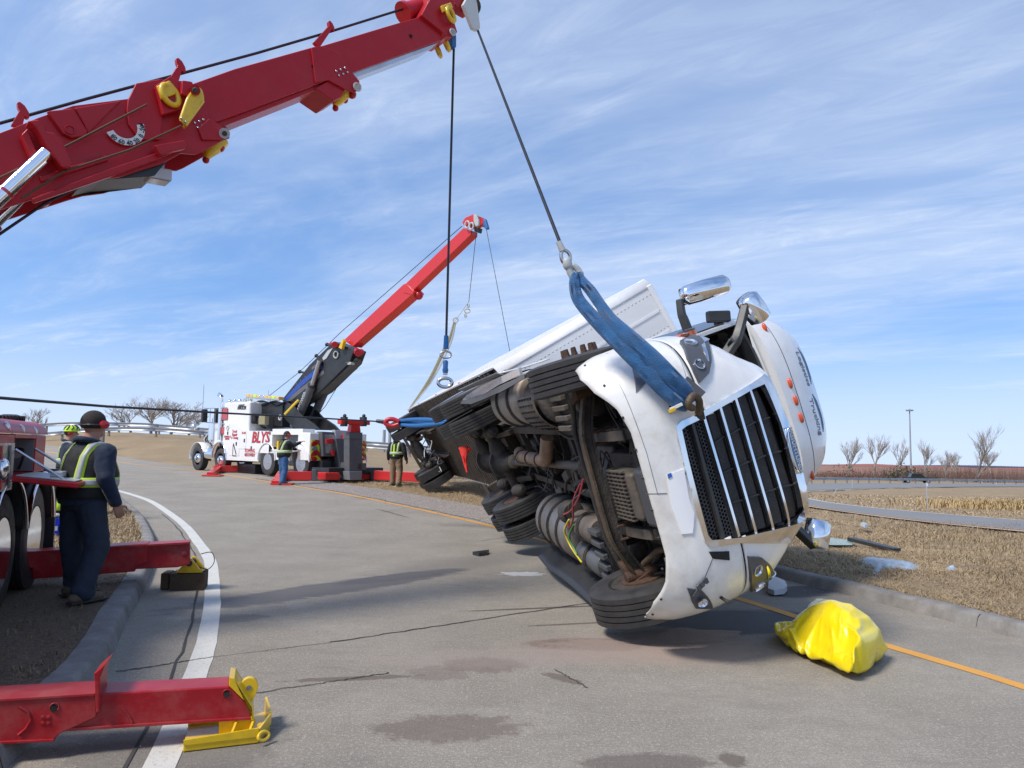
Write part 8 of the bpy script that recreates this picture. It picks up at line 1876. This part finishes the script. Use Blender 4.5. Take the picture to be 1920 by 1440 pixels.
# ------------------------------------------------------------------ dry grass blades
def blades(nm, n, sampler, hgt, m, wd=.004, clump=1, spread=.03, lay=.9):
    X, Y, B = sampler(n)
    dd_ = ((X+4.5)/1.9)**2+((Y-6.4)/3.3)**2; kk_ = (X > 0)|(rng.random(len(X)) < np.clip(dd_-.25, .12, 1)); X, Y, B = X[kk_], Y[kk_], B[kk_]; n = len(X)
    if clump > 1:
        X = np.repeat(X, clump)+rng.normal(0, spread, n*clump); Y = np.repeat(Y, clump)+rng.normal(0, spread, n*clump); B = np.repeat(B, clump); n *= clump
    h, dl, dr = raise_(X, Y); outk = np.maximum(dl, dr); ok = outk > .20
    X, Y, B, h = X[ok], Y[ok], B[ok], h[ok]; n = len(X)
    lump = .035*np.sin(X*1.7+np.sin(Y*1.1)*1.3)*np.sin(Y*1.9+X*.6)+.02*np.sin(X*4.1+1)*np.sin(Y*3.7)
    Zb = Z(X, Y)+h-.01
    H = hgt*(.4+rng.random(n)**1.5*1.0)*B; a = rng.random(n)*2*pi; l = H*rng.uniform(.2, lay*1.6, n); W_ = wd*rng.uniform(.6, 1.5, n)*(1+np.hypot(X, Y)/14)
    px_, py_ = -np.sin(a), np.cos(a); b0 = np.stack([X-px_*W_, Y-py_*W_, Zb], -1); b1 = np.stack([X+px_*W_, Y+py_*W_, Zb], -1)
    mx, my = X+np.cos(a)*l*.45, Y+np.sin(a)*l*.45; m0 = np.stack([mx-px_*W_*.8, my-py_*W_*.8, Zb+H*.6], -1); m1 = np.stack([mx+px_*W_*.8, my+py_*W_*.8, Zb+H*.6], -1); tp = np.stack([X+np.cos(a)*l, Y+np.sin(a)*l, Zb+H*rng.uniform(.5, 1.0, n)], -1)
    v = np.stack([b0, b1, m0, m1, tp], 1).reshape(-1, 3); k = np.arange(n)*5
    f = np.concatenate([np.stack([k, k+1, k+3], -1), np.stack([k, k+3, k+2], -1), np.stack([k+2, k+3, k+4], -1)]); me = bpy.data.meshes.new(nm); me.vertices.add(len(v)); me.vertices.foreach_set('co', v.ravel()); me.loops.add(f.size); me.loops.foreach_set('vertex_index', f.ravel().astype(np.int32)); me.polygons.add(len(f)); me.polygons.foreach_set('loop_start', (np.arange(len(f))*3).astype(np.int32)); me.update(calc_edges=True)
    o = bpy.data.objects.new(nm, me); COL.objects.link(o); me.materials.append(m); return tag(o, kind='stuff')
def grassmat(nm, c1, c2, c3):
    t = NT(nm); n1 = t.noise(2.2, 5, .7); n2 = t.noise(45, 3, .8); c = t.mix(t.ramp(n1, .35, .65), c1, c2); c = t.mix(t.ramp(n2, .45, .65), c, c3); return t.fin(c, .9)
gm1 = grassmat('straw_grass', (.42, .305, .175), (.32, .22, .12), (.54, .42, .26)); gm2 = grassmat('golden_grass', (.42, .29, .13), (.36, .24, .10), (.52, .38, .19)); gm3 = grassmat('dark_straw', (.17, .12, .065), (.24, .17, .09), (.30, .22, .12))
def samp(poly_off, x0, x1, y0, y1, dens=None, pw=1.0):
    def f(n):
        u = rng.random(n); y = y0+(y1-y0)*u**pw; x = rng.uniform(0, 1, n)*(x1(y)-x0(y))+x0(y); B = .7+.5*np.abs(np.sin(x*1.3+y*.7)*np.sin(y*1.1-x*.4)); return x, y, B
    return f
crx = np.array([p[0] for p in curbR]); cry = np.array([p[1] for p in curbR]); o_ = np.argsort(cry); crx, cry = crx[o_], cry[o_]
clx = np.array([p[0] for p in curbL]); cly = np.array([p[1] for p in curbL])
rx_ = lambda y: np.interp(y, cry, crx); lx_ = lambda y: np.interp(y, cly, clx)
blades('dry_grass', 60000, samp(0, lambda y: rx_(y)+.2, lambda y: rx_(y)+5.5, 4.8, 13), .055, gm1, .0013, 3, .05, 2.2)
blades('dry_grass', 36000, samp(0, lambda y: rx_(y)+.2, lambda y: y*.72+1.5, 10, 34, pw=1.4), .075, gm1, .0018, 3, .08, 2.0)
blades('dry_grass', 9000, samp(0, lambda y: y*.30+3, lambda y: y*.72+2, 6, 22), .17, gm3, .0014, 1)
blades('dry_grass', 12000, samp(0, lambda y: rx_(y)-.5+2, lambda y: rx_(y)+10, 14, 32, pw=1.2), .08, gm1, .002, 3, .08, 1.8)
blades('dry_grass', 14000, samp(0, lambda y: -.70*y-.5, lambda y: lx_(y)-.2, 5.0, 19), .07, gm3, .0018, 3, .04)
blades('dry_grass', 12000, samp(0, lambda y: -.70*y-.5, lambda y: lx_(y)-.2, 9.0, 22), .09, gm1, .002, 3, .05)
gq_ = G(1885, 952)
def goldp(n): x = rng.normal(gq_.x, 1.5, n); y = rng.normal(gq_.y, 1.2, n); return x, y, 1+rng.random(n)*.6
blades('golden_grass', 2500, goldp, .26, gm2, .005, 2, .15, .4)
def fringe(n): y = rng.uniform(28, 50, n); x = 15+rng.random(n)*22; return x, y, .8+rng.random(n)*.6
blades('dry_grass', 3000, fringe, .08, gm1, .006, 2, .2)
# ------------------------------------------------------------------ bare trees
def tree_mesh(seed, H, spread=.55, lean=0, depth=5, trunk=.022, twigw=.012, nb=(3, 4)):
    r = random.Random(seed); tr = MB(); tw = MB()
    def br(p, d, L, rad, lv):
        q = p; segs = 3; pts = [p]; dd = d
        for s in range(segs): dd = (dd+Vector((r.uniform(-.18, .18), r.uniform(-.18, .18), r.uniform(-.02, .12)))).normalized(); q = q+dd*L/segs; pts.append(q)
        (tr if lv < 1 else tw).tube(pts, [rad*(1-.35*i/segs) for i in range(segs+1)], 5 if lv < 2 else 3, cap=False)
        if lv >= depth: return
        n = r.randint(*nb)
        for k in range(n):
            t = r.uniform(.35, 1) if k else 1; b = pts[min(segs, max(1, int(t*segs+.5)))]; a = r.uniform(0, 2*pi); s_ = spread*r.uniform(.5, 1.25); nd = (dd+Vector((cos(a)*s_, sin(a)*s_, .05))).normalized(); br(b, nd, L*r.uniform(.66, .86), max(twigw, rad*.55), lv+1)
    br(Vector((0, 0, -.3)), Vector((lean, 0, 1)).normalized(), H*.26, H*trunk, 0)
    mz = max(v.z for v in tw.v); k = H/mz; tr.v = [v*k for v in tr.v]; tw.v = [v*k for v in tw.v]; return tr, tw
def tree(px, py, d, H, seed, label, sp=.55, depth=5, cat='tree', sc=1, grp=None, nm='bare_tree', twm='twig', lean=0, w=.016):
    q = U(px, py, d); z = Zf(q.x, q.y); rt = root(nm, (q.x, q.y, z), label, cat, grp); tr, tw = tree_mesh(seed, H, sp, depth=depth, twigw=w, lean=lean)
    mp = lambda p: Vector((q.x+p[0]*sc, q.y+p[1]*sc, z+p[2])); obj('trunk', tr, 'bark', rt, mp); obj('crown', tw, twm, rt, mp); return rt
TT = [(1587, 150, 8.6, .42, 'wide bare tree nearest the truck roof on the right horizon'), (1643, 152, 9.6, .34, 'open bare tree second from the truck on the right horizon'), (1676, 150, 9.2, .20, 'narrow bare tree close left of the tall light mast'), (1735, 150, 8.6, .34, 'bare tree just right of the tall light mast'), (1772, 160, 6.5, .45, 'small bare tree between the mast tree and the big right tree'), (1796, 165, 6.2, .5, 'low bare tree left of the big tree near the right edge'), (1829, 148, 11.5, .38, 'largest bare tree near the right edge of the picture'), (1858, 152, 6.5, .6, 'low bushy bare tree right of the largest one')]
for i, (px, d, H, sp, lb) in enumerate(TT): tree(px, 885, d, H, 20+i, lb, sp, 5, w=.012, grp='bare trees on the right horizon')
for i, (px, d, H, lb) in enumerate([(245, 92, 4.0, 'bare tree at the left end of the clump behind the left guardrail'), (283, 90, 4.8, 'tallest bare tree of the clump behind the left guardrail'), (318, 93, 4.4, 'bare tree right of the tallest one behind the left guardrail'), (352, 90, 3.5, 'low bare tree of the clump closest to the white wrecker')]): tree(px, 830, d, H, 50+i, lb, .6, 5, sc=1.7, w=.008, grp='bare trees behind the left guardrail')
tree(62, 815, 110, 4.6, 70, 'small distant bare tree above the near red wrecker roof', .6, 5, w=.012, grp='bare trees behind the left guardrail')
def bush(px, py, d, w_, h_, m, label, nm, cat='bush', n=260):
    q = U(px, py, d); z = Zf(q.x, q.y); mb = MB()
    for _ in range(n):
        a = random.random()*2*pi; rr = random.random()**.5; x = cos(a)*rr*w_/2; y = sin(a)*rr*w_/2*.6; zz = random.random()*h_*(1-.75*rr*rr); s = random.uniform(.10, .26)*h_/2; d_ = Vector((random.uniform(-1, 1), random.uniform(-1, 1), random.uniform(.2, 1.2))).normalized()*s; k = len(mb.v); t = Vector((random.uniform(-1, 1), random.uniform(-1, 1), random.uniform(-.3, .3))).normalized()*s*.35
        c = Vector((q.x+x, q.y+y, z+zz)); mb.v += [c-t, c+t, c+d_]; mb.f.append([k, k+1, k+2])
    return tag(obj(nm, mb, m), label, cat)
bush(1697, 880, 146, 6.5, 3.6, 'cedar', 'dark green cedar bush at the foot of the tall light mast', 'cedar_bush', n=700); bush(1672, 885, 147, 5, 2.6, 'cedar', 'low dark bush left of the green cedar bush', 'cedar_bush', n=350); bush(1738, 885, 147, 5, 2.8, 'cedar', 'dark brown bush right of the parked pickup', 'cedar_bush', n=350)
bush(1578, 882, 148, 9, 3.0, 'shrub_rust', 'rust brown bush closest to the truck roof', 'rust_bush', n=500); bush(1612, 884, 150, 8, 2.2, 'shrub_rust', 'low rust brown bush behind the far guardrail', 'rust_bush'); bush(1642, 884, 150, 7, 2.2, 'shrub_rust', 'rust brown bush under the open bare tree', 'rust_bush')
bush(1818, 888, 146, 7, 2.6, 'shrub_rust', 'dense rust brown bush under the largest bare tree', 'rust_bush', n=400)
mb = MB()
for _ in range(5200):
    x = random.uniform(60, 150); y = random.uniform(146, 178)+x*.02; z = Zf(x, y); h = random.uniform(1.2, 3.6)*(.4+.6*ss((x-74)/14)); k = len(mb.v); s = random.uniform(-.5, .5); mb.v += [Vector((x-.035, y, z)), Vector((x+.035, y, z)), Vector((x+s, y+random.uniform(-.3, .3), z+h))]; mb.f.append([k, k+1, k+2])
tag(obj('brush_thicket', mb, mat('brush', (.17, .105, .08), .9, var=.3, vscale=.6)), kind='stuff')
# low dark hill at the far right
mb = MB(); mb.grid(lambda u, v: (900+1500*u, 1750+300*v, Zf(900+1500*u, 1750+300*v)+14*sin(pi*u)*sin(pi*v)*(1+.25*sin(u*17))), 40, 8); tag(obj('hill', mb, mat('hill_blue', (.045, .05, .075), .95, var=.1, vscale=.01), smooth=60), kind='structure')
mb = MB(); mb.grid(lambda u, v: (260+1000*u, 950+200*v, Zf(260+1000*u, 950+200*v)+3.2*sin(pi*v)*(.7+.3*sin(u*29)+.2*sin(u*61))), 80, 4); tag(obj('red_bank', mb, mat('red_bank', (.30, .10, .06), .95, var=.2, vscale=.02), smooth=60), kind='structure')
# ------------------------------------------------------------------ guard rails
def guardrail(pts, label, hh=.75, postm='galv_dull', seg=3.8, rh=.32, step=None):
    P = resample(pts, seg/3); r0_ = root('guardrail', (P[0][0], P[0][1], Zf(*P[0])), label, 'guardrail'); prof = [(-.02, -.5), (.06, -.38), (.0, -.2), (0, .2), (.06, .38), (-.02, .5)]
    i = 0
    while i < len(P)-3:
        s = P[i:i+4]; mb = MB()
        d = (Vector(s[-1])-Vector(s[0])).normalized(); nrm = Vector((d.y, -d.x))
        for (x, y) in s:
            for a, b in prof: mb.v.append(Vector((x+nrm.x*a, y+nrm.y*a, Zf(x, y)+hh-rh/2+b*rh)))
        for j in range(3):
            for k in range(5): q = j*6+k; mb.f.append([q, q+1, q+7, q+6])
        obj('rail', mb, 'galv', r0_, smooth=50, solid=.01)
        x, y = s[0]; mb = MB(); mb.box((x-nrm.x*.12, y-nrm.y*.12, Zf(x, y)+hh/2-.05), (.14, .14, hh+.0)); obj('post', mb, 'wood_post', r0_); i += 3
    return r0_
guardrail([(-48, 66), (-37, 62.5), (-26, 61), (-15, 60.5), (-8, 60.5), (-3, 61.5), (4, 63)], 'long steel guardrail on top of the grass bank at the left')
guardrail([(-52, 74), (-38, 71), (-22, 69), (-8, 69), (0, 70)], 'second steel guardrail behind the first on the left bank', .95)
guardrail([(22, 76), (34, 92.5), (45, 104), (57, 115.5), (71, 126), (85, 134), (105, 146), (130, 158)], 'steel guardrail along the far road below the bare trees on the right', .8)
p = G(189, 846); mb = MB(); mb.bb(p.x-.16, p.x+.16, p.y-.12, p.y+.12, p.z-.2, p.z+1.75); tag(obj('wooden_post', mb, 'wood_post', bevel=.02), 'thick weathered wooden post in front of the left guardrail', 'post')
for (x0, y0, x1, y1, lb, lean) in ((1740, 957, 1737, 905, 'white delineator post in the grass strip between the two roads', 0), (1598, 916, 1598, 900, 'short white marker post at the far road near the truck', 0), (1842, 909, 1841, 904, 'tiny white marker post at the far guardrail, left of two', 0), (1868, 910, 1868, 904, 'tiny white marker post at the far guardrail, right of two', 0), (1562, 926, 1569, 917, 'leaning pale marker post beside the ramp end', .3)):
    b = G(x0, y0); d = (b-EYE).dot(fwd); t = U(x1, y1, d); r_ = root('marker_post', b, lb, 'marker post'); mb = MB(); mb.beam(b-Vector((0, 0, .1)), t, .055*max(1, d/45), .03); obj('post', mb, 'reflective', r_); mb = MB(); mb.beam(t.lerp(b, .02)-Vector((0, .03, 0)), t.lerp(b, .12)-Vector((0, .03, 0)), .09*max(1, d/45), .02); obj('reflector', mb, 'light_grey' if d > 50 else mat('white_refl', (.8, .8, .8), .4), r_)
# high mast
b = U(1708, 872, 350); zb = Zf(b.x, b.y); tp = U(1706.6, 768, 350); hm = root('light_mast', (b.x, b.y, zb), 'very tall slender light mast rising above the right horizon', 'light mast'); mb = MB(); mb.tube([(b.x, b.y, zb), (b.x, b.y, tp.z)], [.42, .26], 10); obj('pole', mb, 'galv_dull', hm, smooth=50)
mb = MB(); mb.lathe([(0, 1.6), (.35, 1.6), (.4, .3), (.8, .3)], (b.x, b.y, tp.z-.3), (0, 0, 1), 16); obj('lamp_ring', mb, 'galv_dull', hm, smooth=40)
for k in range(6): mb = MB(); a = pi/3*k; mb.box((b.x+1.25*cos(a), b.y+1.25*sin(a), tp.z-.35), (.8, .8, .4)); obj('luminaire', mb, 'galv_dull', hm)
# pale twin column and wall beyond the left bank
c = U(725, 835, 75); r_ = root('sign_column', (c.x, c.y, Zf(c.x, c.y)), 'pale steel twin column beyond the grass bank next to the khaki worker', 'sign column')
for dx in (-.28, .28): mb = MB(); mb.cyl((c.x+dx, c.y, Zf(c.x, c.y)), (c.x+dx, c.y, U(725, 806, 75).z), .17, .15, 10); obj('post', mb, 'galv_dull', r_, smooth=50)
# black pickup on the far road
kp_ = G(1718, 906); d = (kp_-EYE).dot(fwd); Lk = 56/F*d; kx = Vector((.985, -.17, 0)).normalized(); RK = rigid(kp_, kx, Vector((-kx.y, kx.x, 0)), Vector((0, 0, 1))); pk = root('black_pickup', kp_, 'black pickup truck driving on the far road below the bare trees', 'pickup'); s = Lk/5.8
def K(v): return RK(Vector(v)*s)
def kp2(nm, poly, y0, y1, m, bev=.04):
    mb = MB(); n = len(poly); mb.v = [Vector((x, y0, z)) for x, z in poly]+[Vector((x, y1, z)) for x, z in poly]; mb.f = [list(range(n)), list(range(2*n-1, n-1, -1))]+[[i, n+i, n+(i+1) % n, (i+1) % n] for i in range(n)]; return obj(nm, mb, m, pk, K, bevel=bev, fixn=True)
kp2('body', [(-2.9, .55), (-2.9, 1.15), (-1.0, 1.18), (1.3, 1.2), (2.75, 1.05), (2.85, .55)], -.95, .95, 'black_paint'); kp2('cabin', [(-1.25, 1.15), (-1.0, 1.82), (.75, 1.86), (1.45, 1.2)], -.85, .85, 'glass_dark'); kp2('roof', [(-1.0, 1.80), (-.95, 1.9), (.7, 1.92), (.8, 1.84)], -.82, .82, 'black_paint', .02); kp2('tail_bumper', [(-3.0, .5), (-3.0, .75), (-2.0, .75), (-2.0, .5)], -.97, .97, 'light_grey', .02)
kp2('tail_light', [(-2.93, .8), (-2.93, 1.1), (-2.8, 1.1), (-2.8, .8)], -.97, -.6, 'red_lens', .01)
for x in (-1.75, 1.85):
    for y in (-.82, .82): mb = MB(); mb.lathe([(-.13, .1), (-.13, .38), (.13, .38), (.13, .1)], (x, y, .38), (0, 1, 0), 18); wv = obj('wheel', mb, 'rubber', pk, K, smooth=40); mb = MB(); mb.lathe([(0, .2), (.03, .2), (.03, 0)], (x, y+(.115 if y > 0 else -.115), .38), (0, 1 if y > 0 else -1, 0), 14); obj('rim', mb, 'chrome', wv, K)
